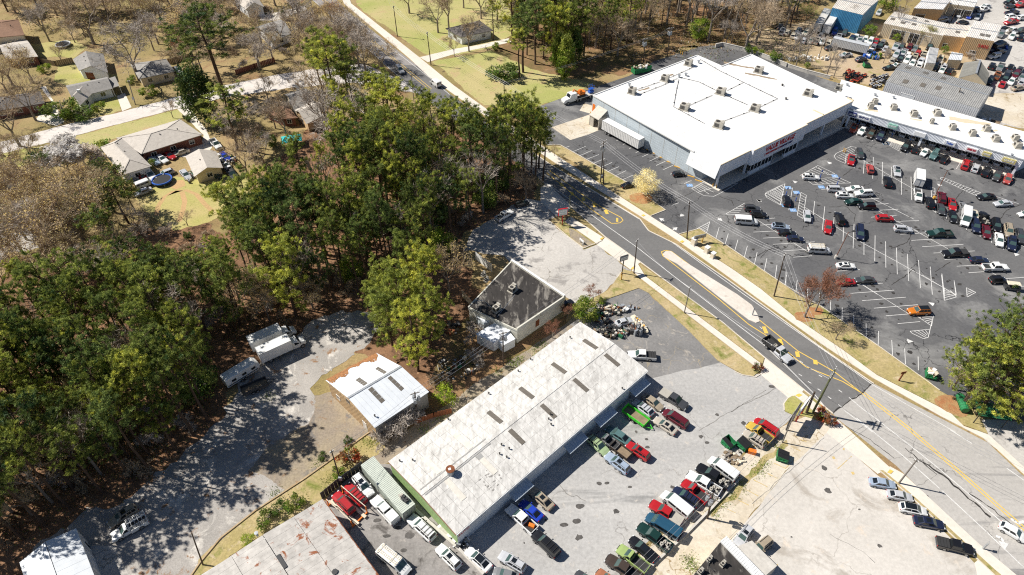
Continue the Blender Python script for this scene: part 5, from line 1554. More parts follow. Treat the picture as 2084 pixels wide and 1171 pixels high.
def archetype(kind):
 """meshes of one kind of vehicle: [(name, mesh, list of sub-parts)], wheel places"""
 if kind in VM:return VM[kind]
 parts=[]
 S=dict(sedan=(4.8,1.82,1.44,0.20,(0.70,0.86,0.92,0.95,0.90),(-1.95,-1.05,0.35,1.15),2),sport=(4.7,1.86,1.34,0.18,(0.66,0.82,0.88,0.93,0.88),(-1.95,-0.85,0.15,1.0),1),hatch=(4.2,1.78,1.50,0.20,(0.72,0.90,0.95,0.96,0.92),(-2.0,-1.5,0.35,1.15),2),suv=(4.7,1.88,1.72,0.25,(0.85,1.02,1.08,1.08,1.0),(-2.25,-1.95,0.3,1.05),3),bigsuv=(5.3,2.0,1.88,0.28,(0.95,1.12,1.18,1.18,1.08),(-2.58,-2.4,0.45,1.2),3),minivan=(5.0,1.95,1.74,0.20,(0.78,0.98,1.05,1.05,0.98),(-2.42,-2.15,0.75,1.6),3),jeep=(4.2,1.8,1.82,0.32,(0.9,1.06,1.1,1.1,1.0),(-2.0,-1.95,0.45,0.75),2))
 if kind in S:
  L,W,H,zb,(zn,zh,zc,zr,zt),(xr0,xr1,xf1,xf0),nside=S[kind]
  hw,hl=W/2,L/2
  mb=MB()
  loft(mb,[(-hl,hw*0.80,zb+0.16,zt-0.1,0.05),(-hl+0.1,hw*0.92,zb+0.04,zt,0.06),(-hl+0.5,hw*0.98,zb,zr,0.06),(0,hw,zb,zc,0.06),(xf0*0.9,hw,zb,zc,0.07),(hl-0.7,hw*0.98,zb,zh,0.09),(hl-0.18,hw*0.9,zb+0.03,zn+0.05,0.09),(hl,hw*0.72,zb+0.12,zn-0.08,0.06)])
  wb,wt=hw*0.90,hw*0.71
  zb2=min(zr,zc)-0.05
  b=[Vector((xr0,-wb*0.95,zb2)),Vector((xf0,-wb,zb2)),Vector((xf0,wb,zb2)),Vector((xr0,wb*0.95,zb2))]
  t=[Vector((xr1,-wt*0.96,H-0.04)),Vector((xf1,-wt,H-0.02)),Vector((xf1,wt,H-0.02)),Vector((xr1,wt*0.96,H-0.04))]
  mb.hexa(b,t)
  xm=(xr1+xf1)/2
  k=[Vector((xr1+0.12,-wt*0.7,H)),Vector((xf1-0.15,-wt*0.7,H+0.01)),Vector((xf1-0.15,wt*0.7,H+0.01)),Vector((xr1+0.12,wt*0.7,H))]
  mb.hexa([p-Vector((0,0,0.06))for p in t],[Vector((p.x*0.99,p.y*0.93,H))for p in t])
  parts.append(('body',finish(mb,'body','car_paint'),[]))
  mb=MB();pane(mb,[b[1],b[2],t[2],t[1]],0.07,0.93,0.1,0.93);parts.append(('windscreen',mb.mesh('windscreen','glass'),[]))
  mb=MB();pane(mb,[b[3],b[0],t[0],t[3]],0.1,0.9,0.16,0.9);parts.append(('rear_window',mb.mesh('rear_window','tinted_glass'),[]))
  for s in(0,1):
   q=[b[0],b[1],t[1],t[0]]if s==0 else[b[2],b[3],t[3],t[2]]
   cuts={1:[(0.12,0.86)],2:[(0.10,0.47),(0.51,0.88)],3:[(0.05,0.27),(0.31,0.56),(0.60,0.89)]}[nside]
   for u0,u1 in cuts:
    if s:u0,u1=1-u1,1-u0
    mb=MB();pane(mb,q,u0,u1,0.2,0.9);parts.append(('side_window',mb.mesh('side_window','tinted_glass'),[]))
  for s in(-1,1):
   mb=MB();mb.box((hl-0.13,s*hw*0.66,zn-0.05),(0.22,hw*0.3,0.14));parts.append(('headlight',mb.mesh('headlight','lamp_clear'),[]))
   mb=MB();mb.box((-hl+0.07,s*hw*0.72,zt-0.14),(0.16,hw*0.26,0.17));parts.append(('tail_light',mb.mesh('tail_light','lamp_red'),[]))
   mb=MB();mb.box((xf0-0.28,s*(hw+0.08),zc+0.1),(0.14,0.2,0.14));parts.append(('wing_mirror',mb.mesh('wing_mirror','car_paint'),[]))
  mb=MB();mb.box((hl-0.06,0,zb+0.27),(0.12,hw*1.0,0.2));parts.append(('grille',mb.mesh('grille','black_plastic'),[]))
  if kind in('suv','bigsuv','minivan','jeep'):
   for s in(-1,1):
    mb=MB();mb.bar((xr1+0.2,s*wt*0.8,H+0.06),(xf1-0.2,s*wt*0.8,H+0.06),0.05,0.05);mb.box((xr1+0.25,s*wt*0.8,H+0.02),(0.06,0.05,0.06));mb.box((xf1-0.25,s*wt*0.8,H+0.02),(0.06,0.05,0.06));parts.append(('roof_rail',mb.mesh('roof_rail','black_plastic'),[]))
  r=0.33 if kind in('sedan','sport','hatch','minivan')else 0.38
  wheels=[(x,s*(hw-0.09),r)for x in(-hl*0.58,hl*0.60)for s in(-1,1)]
  info=dict(H=H,wt=wt,xr1=xr1,xf1=xf1,L=L)
 elif kind in('pickup','crewcab','oldpickup','dumptruck','flatbed','rackpickup'):
  L,W,H=(5.7,1.98,1.86)if kind=='crewcab' else(5.4,1.94,1.8)if kind!='dumptruck' else(6.4,2.1,2.0)
  hw,hl=W/2,L/2
  zb,zc=0.36,1.12
  cabr=-0.75 if kind=='crewcab' else(0.15 if kind!='dumptruck' else 0.0)
  xf0=1.35 if kind!='dumptruck' else 1.7
  mb=MB()
  loft(mb,[(cabr-0.12,hw*0.97,zb,zc,0.05),(xf0,hw,zb,zc,0.06),(hl-0.6,hw*0.98,zb,zc-0.04,0.09),(hl-0.12,hw*0.92,zb+0.05,zc-0.12,0.09),(hl,hw*0.8,zb+0.12,zc-0.28,0.06)])
  wb,wt=hw*0.9,hw*0.74
  b=[Vector((cabr-0.1,-wb,zc-0.06)),Vector((xf0,-wb,zc-0.06)),Vector((xf0,wb,zc-0.06)),Vector((cabr-0.1,wb,zc-0.06))]
  t=[Vector((cabr+0.05,-wt,H-0.03)),Vector((xf0-0.75,-wt,H-0.02)),Vector((xf0-0.75,wt,H-0.02)),Vector((cabr+0.05,wt,H-0.03))]
  mb.hexa(b,t)
  mb.hexa([p-Vector((0,0,0.05))for p in t],[Vector((p.x*0.99,p.y*0.93,H))for p in t])
  parts.append(('body',mb.mesh('body','car_paint'),[]))
  mb=MB();pane(mb,[b[1],b[2],t[2],t[1]],0.07,0.93,0.1,0.93);parts.append(('windscreen',mb.mesh('windscreen','glass'),[]))
  mb=MB();pane(mb,[b[3],b[0],t[0],t[3]],0.12,0.88,0.22,0.88);parts.append(('rear_window',mb.mesh('rear_window','tinted_glass'),[]))
  for s in(0,1):
   q=[b[0],b[1],t[1],t[0]]if s==0 else[b[2],b[3],t[3],t[2]]
   for u0,u1 in([(0.08,0.46),(0.5,0.9)]if kind=='crewcab' else[(0.12,0.88)]):
    if s:u0,u1=1-u1,1-u0
    mb=MB();pane(mb,q,u0,u1,0.2,0.9);parts.append(('side_window',mb.mesh('side_window','tinted_glass'),[]))
  x0,x1=-hl,cabr-0.16
  if kind=='dumptruck':
   mb=MB()
   mb.box(((x0+x1)/2,0,1.0),(x1-x0,2.2,0.12))
   for s in(-1,1):mb.box(((x0+x1)/2,s*1.08,1.4),(x1-x0,0.08,0.75))
   mb.box((x1-0.04,0,1.5),(0.08,2.1,0.95));mb.box((x0+0.04,0,1.38),(0.08,2.1,0.7))
   for s in(-1,1):
    for k in range(5):mb.box((x0+0.3+k*(x1-x0-0.6)/4,s*1.14,1.38),(0.1,0.06,0.7))
   mb.box(((x0+x1)/2,0,0.7),(x1-x0,0.9,0.3))
   parts.append(('dump_bed',mb.mesh('dump_bed','bed_liner'),[]))
  elif kind=='flatbed':
   mb=MB()
   mb.box(((x0+x1)/2,0,0.95),(x1-x0,2.1,0.12))
   for s in(-1,1):mb.box(((x0+x1)/2,s*1.02,1.15),(x1-x0,0.06,0.4))
   mb.box(((x0+x1)/2,0,0.65),(x1-x0,0.9,0.3))
   parts.append(('flat_bed',mb.mesh('flat_bed','fence_wood'),[]))
  else:
   mb=MB()
   for s in(-1,1):
    loft_q=[(x0,s*hw*0.97,zb),(x1,s*hw*0.98,zb)]
    mb.box(((x0+x1)/2,s*(hw-0.07),(zb+zc)/2-0.01),(x1-x0,0.13,zc-zb))
   mb.box((x0+0.04,0,(zb+zc)/2+0.02),(0.08,W-0.14,zc-zb-0.06))
   mb.box((x1-0.03,0,(zb+zc)/2),(0.06,W-0.28,zc-zb))
   mb2=MB();mb2.box(((x0+x1)/2,0,0.66),(x1-x0-0.1,W-0.28,0.06))
   parts.append(('cargo_bed',mb.mesh('cargo_bed','car_paint'),[('bed_liner',mb2.mesh('bed_liner','bed_liner'))]))
  if kind=='rackpickup':
   mb=MB()
   for s in(-1,1):
    for z in(1.45,1.75,2.05):mb.bar((x0,s*0.9,z),(x1,s*0.9,z),0.05,0.05)
    for k in range(4):
     x=x0+(x1-x0)*k/3;mb.bar((x,s*0.9,1.1),(x,s*0.9,2.05),0.05,0.05)
   for k in range(6):
    x=x0+(x1-x0)*k/5;mb.bar((x,-0.9,2.05),(x,0.9,2.05),0.05,0.05)
   mb.bar((x0,0,2.05),(x1,0,2.05),0.05,0.05)
   parts.append(('rack',mb.mesh('rack','white_trim'),[]))
  for s in(-1,1):
   mb=MB();mb.box((hl-0.1,s*hw*0.72,zc-0.3),(0.2,hw*0.28,0.2));parts.append(('headlight',mb.mesh('headlight','lamp_clear'),[]))
   if kind not in('dumptruck','flatbed'):
    mb=MB();mb.box((-hl+0.02,s*hw*0.88,zc-0.22),(0.12,0.16,0.3));parts.append(('tail_light',mb.mesh('tail_light','lamp_red'),[]))
   mb=MB();mb.box((xf0-0.3,s*(hw+0.12),zc+0.14),(0.12,0.24,0.22));parts.append(('wing_mirror',mb.mesh('wing_mirror','black_plastic'),[]))
  mb=MB();mb.box((hl-0.02,0,0.52),(0.16,W*0.92,0.2));parts.append(('bumper',mb.mesh('bumper','chrome'),[]))
  mb=MB();mb.box((-hl-0.04,0,0.52),(0.14,W*0.9,0.18));parts.append(('bumper',mb.mesh('bumper','chrome'),[]))
  mb=MB();mb.box((hl-0.05,0,0.82),(0.14,hw*1.0,0.26));parts.append(('grille',mb.mesh('grille','black_plastic'),[]))
  r=0.4
  wheels=[(x,s*(hw-0.1),r)for x in(-hl*0.56,hl*0.62)for s in(-1,1)]
  info=dict(H=H,L=L,x0=x0,x1=x1,zc=zc,W=W,wt=wt)
 elif kind in('van','tallvan','mailvan'):
  L,W,H={'van':(5.7,2.0,2.05),'tallvan':(6.0,2.05,2.6),'mailvan':(4.3,1.95,2.15)}[kind]
  hw,hl=W/2,L/2
  zb=0.28
  xa,xb_=(hl-1.75,hl-0.95)if kind!='mailvan' else(hl-1.5,hl-1.0)
  zh=1.15
  mb=MB()
  loft(mb,[(-hl,hw*0.93,zb+0.1,H-0.06,0.07),(-hl+0.12,hw*0.97,zb,H,0.08),(xa,hw*0.97,zb,H,0.08),(xb_,hw*0.985,zb,zh+0.06,0.07),(hl-0.35,hw*0.95,zb,zh-0.12,0.08),(hl,hw*0.85,zb+0.12,zh-0.35,0.06)])
  parts.append(('body',mb.mesh('body','car_paint'),[]))
  q=[Vector((xb_,-hw*0.86,zh+0.05)),Vector((xb_,hw*0.86,zh+0.05)),Vector((xa,hw*0.84,H)),Vector((xa,-hw*0.84,H))]
  mb=MB();pane(mb,q,0.03,0.97,0.06,0.86,0.03);parts.append(('windscreen',mb.mesh('windscreen','glass'),[]))
  for s in(-1,1):
   y=s*hw*0.985
   segs=[(xa-0.95,xa-0.05)]
   if kind=='van':segs+=[(-0.4,0.6),(-1.5,-0.55),(-2.6,-1.65)]
   for x0,x1 in segs:
    q=[Vector((x0,y,H*0.60)),Vector((x1,y,H*0.60)),Vector((x1,y*0.99,H*0.86)),Vector((x0,y*0.99,H*0.86))]
    if s>0:q=[q[1],q[0],q[3],q[2]]
    mb=MB();pane(mb,q,0,1,0,1,0.015);parts.append(('side_window',mb.mesh('side_window','tinted_glass'),[]))
   q=[Vector((-hl,s*0.08,H*0.62)),Vector((-hl,s*hw*0.8,H*0.62)),Vector((-hl,s*hw*0.8,H*0.88)),Vector((-hl,s*0.08,H*0.88))]
   if s>0:q=[q[1],q[0],q[3],q[2]]
   mb=MB();pane(mb,q,0,1,0,1,0.015);parts.append(('rear_window',mb.mesh('rear_window','tinted_glass'),[]))
   mb=MB();mb.box((hl-0.1,s*hw*0.66,zh-0.42),(0.2,hw*0.3,0.2));parts.append(('headlight',mb.mesh('headlight','lamp_clear'),[]))
   mb=MB();mb.box((-hl-0.01,s*hw*0.86,1.0),(0.08,0.14,0.35));parts.append(('tail_light',mb.mesh('tail_light','lamp_red'),[]))
   mb=MB();mb.box((xb_-0.15,s*(hw+0.12),zh+0.2),(0.12,0.22,0.28));parts.append(('wing_mirror',mb.mesh('wing_mirror','black_plastic'),[]))
  mb=MB();mb.box((hl-0.04,0,0.62),(0.14,hw*1.1,0.24));parts.append(('grille',mb.mesh('grille','black_plastic'),[]))
  mb=MB();mb.box((-hl-0.04,0,0.45),(0.14,W*0.9,0.16));parts.append(('bumper',mb.mesh('bumper','black_plastic'),[]))
  r=0.37
  wheels=[(x,s*(hw-0.1),r)for x in(-hl*0.58,hl*0.60)for s in(-1,1)]
  info=dict(H=H,L=L,wt=hw*0.8,xr1=-hl+0.3,xf1=xa-0.1)
 elif kind=='boxtruck':
  L,W,H=9.6,2.5,3.7
  mb=MB()
  loft(mb,[(2.0,1.05,0.5,2.5,0.1),(3.2,1.08,0.5,2.55,0.12),(3.75,1.08,0.5,1.75,0.1),(4.55,0.98,0.5,1.55,0.12),(4.8,0.85,0.6,1.25,0.08)])
  parts.append(('cab',mb.mesh('cab','car_paint'),[]))
  mb=MB();mb.box((-1.4,0,2.3),(6.7,W,2.75));mb2=MB()
  for z in(0.96,3.66):
   for s in(-1,1):mb2.bar((-4.75,s*W/2,z),(1.95,s*W/2,z),0.06,0.1)
  for x in(-4.75,1.95):
   for s in(-1,1):mb2.bar((x,s*W/2,0.95),(x,s*W/2,3.68),0.07,0.07)
   mb2.bar((x,-W/2,3.68),(x,W/2,3.68),0.07,0.07)
  parts.append(('cargo_box',mb.mesh('cargo_box','car_paint'),[('trim',mb2.mesh('trim','galvanised'))]))
  mb=MB();mb.box((-0.2,0,0.72),(9.0,0.9,0.28));parts.append(('chassis',mb.mesh('chassis','dark_metal'),[]))
  q=[Vector((3.75,-0.9,1.75)),Vector((3.75,0.9,1.75)),Vector((3.2,0.86,2.52)),Vector((3.2,-0.86,2.52))]
  mb=MB();pane(mb,q,0.03,0.97,0.05,0.9,0.03);parts.append(('windscreen',mb.mesh('windscreen','tinted_glass'),[]))
  for s in(-1,1):
   q=[Vector((2.4,s*1.07,1.6)),Vector((3.4,s*1.07,1.6)),Vector((3.1,s*1.03,2.35)),Vector((2.4,s*1.03,2.35))]
   if s>0:q=[q[1],q[0],q[3],q[2]]
   mb=MB();pane(mb,q,0,1,0,1,0.02);parts.append(('side_window',mb.mesh('side_window','tinted_glass'),[]))
   mb=MB();mb.box((4.72,s*0.7,1.15),(0.15,0.3,0.22));parts.append(('headlight',mb.mesh('headlight','lamp_clear'),[]))
   mb=MB();mb.box((3.6,s*1.3,1.9),(0.12,0.25,0.4));parts.append(('wing_mirror',mb.mesh('wing_mirror','black_plastic'),[]))
  r=0.5
  wheels=[(x,s*1.0,r)for x in(-3.0,3.9)for s in(-1,1)]
  info=dict(H=H,L=L)
 elif kind in('trailer','boxtrailer'):
  L,W,H=(14.2,2.55,4.0)if kind=='trailer' else(5.0,2.2,2.7)
  z0=1.15 if kind=='trailer' else 0.6
  mb=MB();mb.box((0,0,(z0+H)/2),(L,W,H-z0));mb2=MB()
  k=int(L/0.6)
  for i in range(k+1):
   for s in(-1,1):mb2.bar((-L/2+i*L/k,s*(W/2+0.01),z0),(-L/2+i*L/k,s*(W/2+0.01),H),0.04,0.03)
  for s in(-1,1):
   mb2.bar((-L/2,s*W/2,H),(L/2,s*W/2,H),0.08,0.08)
  for x in(-L/2-0.02,L/2+0.02):
   mb2.bar((x,-W/2,H),(x,W/2,H),0.08,0.08)
   mb2.bar((x,0,z0),(x,0,H-0.1),0.05,0.05)
  parts.append(('cargo_box',mb.mesh('cargo_box','flat_paint'),[('trim',mb2.mesh('trim','galvanised'))]))
  mb=MB();mb.box((0,0,z0-0.15),(L*0.95,0.9,0.28))
  if kind=='trailer':
   for s in(-1,1):mb.box((L*0.32,s*0.8,0.55),(0.2,0.2,1.1))
  else:
   mb.bar((L/2,-0.5,0.5),(L/2+1.0,0,0.5),0.1,0.1);mb.bar((L/2,0.5,0.5),(L/2+1.0,0,0.5),0.1,0.1)
  parts.append(('chassis',mb.mesh('chassis','dark_metal'),[]))
  r=0.5 if kind=='trailer' else 0.35
  xs=(-L*0.38,-L*0.3)if kind=='trailer' else(-0.5,0.35)
  wheels=[(x,s*(W/2-0.25 if kind=='trailer' else W/2+0.05),r)for x in xs for s in(-1,1)]
  info=dict(H=H,L=L)
 elif kind=='camper':
  L,W,H=7.2,2.4,2.9
  mb=MB();loft(mb,[(-L/2,1.15,0.6,2.75,0.15),(-L/2+0.2,1.2,0.5,H,0.1),(L/2-0.7,1.2,0.5,H,0.1),(L/2,1.12,0.8,2.2,0.15)])
  mb2=MB()
  for x in(-1.8,0.2,1.8):mb2.box((x,0.2,H+0.08),(0.7,0.6,0.18))
  parts.append(('body',mb.mesh('body','car_paint'),[('roof_hatch',mb2.mesh('roof_hatch','white_trim'))]))
  for s in(-1,1):
   for x in(-2.4,-0.2,1.8):
    q=[Vector((x,s*1.19,1.5)),Vector((x+0.9,s*1.19,1.5)),Vector((x+0.9,s*1.19,2.1)),Vector((x,s*1.19,2.1))]
    if s>0:q=[q[1],q[0],q[3],q[2]]
    mb=MB();pane(mb,q,0,1,0,1,0.03);parts.append(('side_window',mb.mesh('side_window','tinted_glass'),[]))
   mb=MB();mb.bar((-L/2+0.2,s*1.21,1.0),(L/2-0.5,s*1.21,1.0),0.03,0.16);parts.append(('stripe',mb.mesh('stripe','hvac_dark'),[]))
  mb=MB();mb.bar((L/2-0.2,-0.5,0.5),(L/2+1.1,0,0.5),0.1,0.1);mb.bar((L/2-0.2,0.5,0.5),(L/2+1.1,0,0.5),0.1,0.1);parts.append(('tow_bar',mb.mesh('tow_bar','dark_metal'),[]))
  wheels=[(x,s*1.08,0.35)for x in(-0.6,0.2)for s in(-1,1)]
  info=dict(H=H,L=L)
 elif kind=='utility':
  L,W=4.6,2.0
  mb=MB();mb.box((0,0,0.62),(L,W,0.1))
  parts.append(('deck',mb.mesh('deck','fence_wood'),[]))
  for s in(-1,1):
   mb=MB();mb.box((0,s*W/2,0.95),(L,0.06,0.55));mb.bar((-L/2,s*W/2,1.25),(L/2,s*W/2,1.25),0.1,0.08)
   for k in range(6):mb.box((-L/2+0.1+k*(L-0.2)/5,s*(W/2+0.05),0.93),(0.1,0.08,0.6))
   parts.append(('side_rail',mb.mesh('side_rail','flat_paint'),[]))
  mb=MB();mb.box((L/2,0,0.95),(0.06,W,0.55));mb.box((-L/2-0.02,0,1.1),(0.08,W,0.9));parts.append(('end_gate',mb.mesh('end_gate','flat_paint'),[]))
  mb=MB();mb.bar((L/2,-0.7,0.55),(L/2+1.3,0,0.5),0.1,0.1);mb.bar((L/2,0.7,0.55),(L/2+1.3,0,0.5),0.1,0.1);mb.bar((-L/2,0,0.5),(L/2,0,0.5),0.3,0.14);parts.append(('tow_bar',mb.mesh('tow_bar','flat_paint'),[]))
  wheels=[(x,s*1.08,0.34)for x in(-0.6,0.2)for s in(-1,1)]
  info=dict(H=1.3,L=L)
 elif kind=='quad':
  L,H=2.0,1.1
  mb=MB()
  mb.box((0,0,0.55),(1.3,0.3,0.3));mb.box((0.65,0,0.72),(0.6,0.95,0.1));mb.box((-0.6,0,0.74),(0.7,1.0,0.1));mb.box((0.45,0,0.82),(0.4,0.35,0.25))
  parts.append(('body',mb.mesh('body','car_paint'),[]))
  mb=MB();mb.box((-0.2,0,0.8),(0.8,0.32,0.18));parts.append(('saddle',mb.mesh('saddle','black_plastic'),[]))
  mb=MB();mb.tube([(0.4,-0.42,1.05),(0.45,0,0.98),(0.4,0.42,1.05)],0.03,5);mb.tube([(0.6,0,0.7),(0.45,0,1.0)],0.04,5);parts.append(('handlebar',mb.mesh('handlebar','black_plastic'),[]))
  wheels=[(x,s*0.45,0.28)for x in(-0.65,0.65)for s in(-1,1)]
  info=dict(H=H,L=L)
 elif kind=='cart':
  L,H=3.2,1.9
  mb=MB();mb.box((0,0,0.55),(3.0,1.2,0.4));mb.box((1.3,0,0.8),(0.5,1.1,0.5),taper=0.8);parts.append(('body',mb.mesh('body','car_paint'),[]))
  mb=MB();mb.box((-0.1,0,1.88),(2.6,1.3,0.08),taper=0.95);parts.append(('roof',mb.mesh('roof','cloth_cream'),[]))
  mb=MB()
  for x in(-1.3,1.0):
   for s in(-1,1):mb.bar((x,s*0.55,0.7),(x,s*0.58,1.86),0.05,0.05)
  parts.append(('roof_post',mb.mesh('roof_post','dark_metal'),[]))
  mb=MB();mb.box((-0.1,0,0.85),(0.6,1.1,0.2));mb.box((-1.0,0,0.85),(0.6,1.1,0.2));mb.box((-0.4,0,1.1),(0.1,1.1,0.4));parts.append(('seat',mb.mesh('seat','bed_liner'),[]))
  wheels=[(x,s*0.55,0.28)for x in(-1.0,1.05)for s in(-1,1)]
  info=dict(H=H,L=L)
 VM[kind]=(parts,wheels,info)
 return VM[kind]
NAMES=dict(sedan='sedan',sport='coupe',hatch='hatchback',suv='sport_utility_vehicle',bigsuv='sport_utility_vehicle',minivan='minivan',jeep='off_road_vehicle',pickup='pickup_truck',crewcab='pickup_truck',oldpickup='pickup_truck',dumptruck='dump_truck',flatbed='flatbed_truck',rackpickup='pickup_truck',van='van',tallvan='van',mailvan='mail_van',boxtruck='box_truck',trailer='semi_trailer',boxtrailer='box_trailer',camper='camper_trailer',utility='utility_trailer',quad='quad_bike',cart='golf_cart')
CATS=dict(sedan='car',sport='car',hatch='car',suv='car',bigsuv='car',minivan='minivan',jeep='car',pickup='pickup truck',crewcab='pickup truck',oldpickup='pickup truck',dumptruck='truck',flatbed='truck',rackpickup='pickup truck',van='van',tallvan='van',mailvan='van',boxtruck='truck',trailer='trailer',boxtrailer='trailer',camper='camper',utility='trailer',quad='quad bike',cart='golf cart')
PC=dict(white=(0.78,0.78,0.76),silver=(0.50,0.51,0.53),grey=(0.20,0.205,0.21),dgrey=(0.055,0.057,0.062),black=(0.010,0.010,0.012),navy=(0.014,0.02,0.05),blue=(0.015,0.05,0.42),lblue=(0.33,0.40,0.50),steel=(0.018,0.075,0.13),red=(0.42,0.014,0.018),fred=(0.42,0.07,0.06),maroon=(0.11,0.010,0.018),orange=(0.58,0.17,0.012),yellow=(0.60,0.41,0.07),beige=(0.48,0.43,0.36),cream=(0.62,0.56,0.44),tan=(0.36,0.30,0.22),brown=(0.06,0.042,0.032),green=(0.008,0.035,0.028),lgreen=(0.34,0.44,0.24),pgreen=(0.33,0.43,0.15),teal=(0.09,0.17,0.17),rust=(0.36,0.14,0.07),lime=(0.06,0.6,0.03),orred=(0.52,0.06,0.015))
def veh(kind,tile,fx,fy,rx,ry,color,label,group=None,zb=0.0,extra='',lod=0,cat=None,fit=True):
 parts,wheels,info=archetype(kind)
 f,r=T(tile,fx,fy,0.75+zb),T(tile,rx,ry,0.75+zb)
 d=f-r
 ang=math.atan2(d.y,d.x)
 c=(f+r)/2
 col=PC[color]if isinstance(color,str)else color
 root=thing(NAMES[kind],label,cat or CATS[kind],(c.x,c.y,zb+0.028),ang,group)
 s=max(0.78,min(1.0,d.length/info['L']))if fit else 0.92
 k=0.5*s+0.435
 root.scale=(s,k,k)
 two=extra if extra else ''
 for name,me,subs in parts:
  if lod and name in('wing_mirror','grille','roof_rail','bumper'):
   continue
  o=link(name,me,root,color=col)
  if 'B' in two and name=='windscreen':
   pass
  for sn,sm in subs:
   link(sn,sm,o,color=col)
 for x,y,rr in wheels:
  tm,rm=mesh_wheel(rr,0.24 if rr<0.45 else 0.32,'wheel%.2f'%rr)
  t=link('wheel',tm,root,loc=(x,y,rr))
  if not lod:
   link('rim',rm,t)
 def add(name,fn,m):
  key=(kind,name,m)
  if key not in VM:
   mb=MB();fn(mb);VM[key]=mb.mesh(name,m)
  link(name,VM[key],root,color=col)
 H,L=info['H'],info['L']
 if 'R' in two:
  add('roof_panel',lambda mb:mb.box(((info['xr1']+info['xf1'])/2,0,H+0.012),(info['xf1']-info['xr1']-0.1,info['wt']*1.8,0.03)),'tinted_glass')
 if 'S' in two:
  add('sunroof',lambda mb:mb.box((info['xf1']-0.65,0,H+0.008),(0.75,info['wt']*1.2,0.03)),'tinted_glass')
 if 'T' in two:
  def ton(mb):
   for k in range(4):
    w=(info['x1']-info['x0'])/4;mb.box((info['x0']+w*(k+0.5),0,info['zc']+0.03),(w-0.05,info['W']-0.16,0.07))
  add('bed_cover',ton,'bed_liner')
 if 'G' in two:
  add('bed_cover',lambda mb:mb.box(((info['x0']+info['x1'])/2,0,info['zc']+0.04),(info['x1']-info['x0'],info['W']-0.1,0.09)),'hvac')
 if 'C' in two:
  add('bed_cover',lambda mb:mb.box(((info['x0']+info['x1'])/2,0,info['zc']+0.3),(info['x1']-info['x0'],info['W']-0.1,0.6),taper=0.86),'car_paint')
 if 'O' in two:
  add('orange_box',lambda mb:mb.box((info['x0']+0.9,-0.2,0.9),(0.9,0.6,0.5),0.4),'orange_paint')
 if 'J' in two:
  def junk(mb):
   r2=random.Random(3)
   for k in range(14):
    mb.box((r2.uniform(info['x0']+0.3,info['x1']-0.3),r2.uniform(-0.6,0.6),0.85+r2.random()*0.35),(r2.uniform(0.15,0.6),r2.uniform(0.08,0.25),r2.uniform(0.06,0.2)),r2.uniform(0,3))
  add('load',junk,'hvac')
 if 'L' in two:
  def lad(mb):
   for s in(-0.65,-0.3,0.25,0.6):mb.bar((-L/2+0.1,s,H+0.28),(L/2-1.6,s,H+0.28),0.06,0.07)
   for k in range(12):
    x=-L/2+0.3+k*(L-2.2)/11;mb.bar((x,-0.65,H+0.28),(x,-0.3,H+0.28),0.05,0.05);mb.bar((x,0.25,H+0.28),(x,0.6,H+0.28),0.05,0.05)
   for x in(-L/2+0.4,0,L/2-1.9):mb.bar((x,-0.9,H+0.18),(x,0.9,H+0.18),0.07,0.06);mb.bar((x,-0.85,H-0.05),(x,-0.85,H+0.2),0.06,0.06);mb.bar((x,0.85,H-0.05),(x,0.85,H+0.2),0.06,0.06)
  add('ladder_rack',lad,'cloth_cream')
 if 'K' in two:
  def bars(mb):
   for k in range(3):mb.bar((info['xr1']+0.4+k*0.7,-info['wt'],H+0.1),(info['xr1']+0.4+k*0.7,info['wt'],H+0.1),0.07,0.05)
  add('roof_bars',bars,'black_plastic')
 return root
V=veh
# thrift store lot
g='cars in the thrift store lot'
V('suv','H',840,150,815,88,'dgrey','charcoal SUV at the tip of the hatched island with yellow bollard',g)
V('sport','H',760,198,768,128,'red','red coupe with black roof beside the yellow bollard island',g,extra='R')
V('suv','H',897,198,910,262,'fred','faded red SUV on the stall row behind the red coupe',g)
V('sedan','H',1112,282,1100,210,'silver','silver sedan with dark roof parked alone near row end',g,extra='R')
V('suv','H',1027,288,1041,366,'black','black SUV with red tail lamps below the silver sedan',g)
V('pickup','H',1265,470,1258,385,'white','white pickup hitched to the tall white box trailer',g)
V('boxtrailer','H',1260,375,1264,262,(0.8,0.79,0.76),'tall white box trailer with roof vent behind white pickup',g)
V('suv','H',1338,440,1358,522,'black','black SUV between the white pickup and the light pole',g)
V('minivan','H',1432,402,1442,490,'maroon','maroon minivan just past the parking lot light pole',g)
V('sedan','H',1442,568,1423,490,'dgrey','dark grey sedan next to the narrow hatched strip',g)
V('sport','H',1524,537,1508,450,'red','red coupe with black roof stripe beside maroon minivan',g,extra='S')
V('sedan','H',1615,540,1590,490,'grey','grey sedan half hidden behind the tall white van',g)
V('sedan','H',1530,627,1513,545,'black','black sedan parked against the side of the tall white van',g)
V('tallvan','H',1606,672,1618,530,'white','tall white delivery van in the crowded double row',g)
V('sedan','H',1692,608,1675,535,'cream','cream sedan squeezed behind the tall white van',g)
V('pickup','H',1742,555,1772,655,'black','black pickup with loaded bed in the crowded row',g,extra='J')
V('suv','H',1700,706,1678,612,'navy','dark navy SUV beside the tall white van',g)
V('sedan','H',1778,747,1762,652,'maroon','dark maroon sedan below the loaded black pickup',g)
V('suv','H',1855,702,1833,605,'black','black SUV beside the loaded black pickup',g)
V('sedan','H',1872,805,1862,710,'white','white sedan facing out among dark cars',g)
V('suv','H',1945,742,1928,648,'tan','grey tan SUV behind the white sedan in the crowded row',g)
V('suv','H',1958,838,1960,742,'navy','navy SUV with blue roof glass at the crowded row end',g,extra='S')
V('suv','H',2032,785,2003,690,'dgrey','dark grey SUV touching the photo edge in crowded row',g)
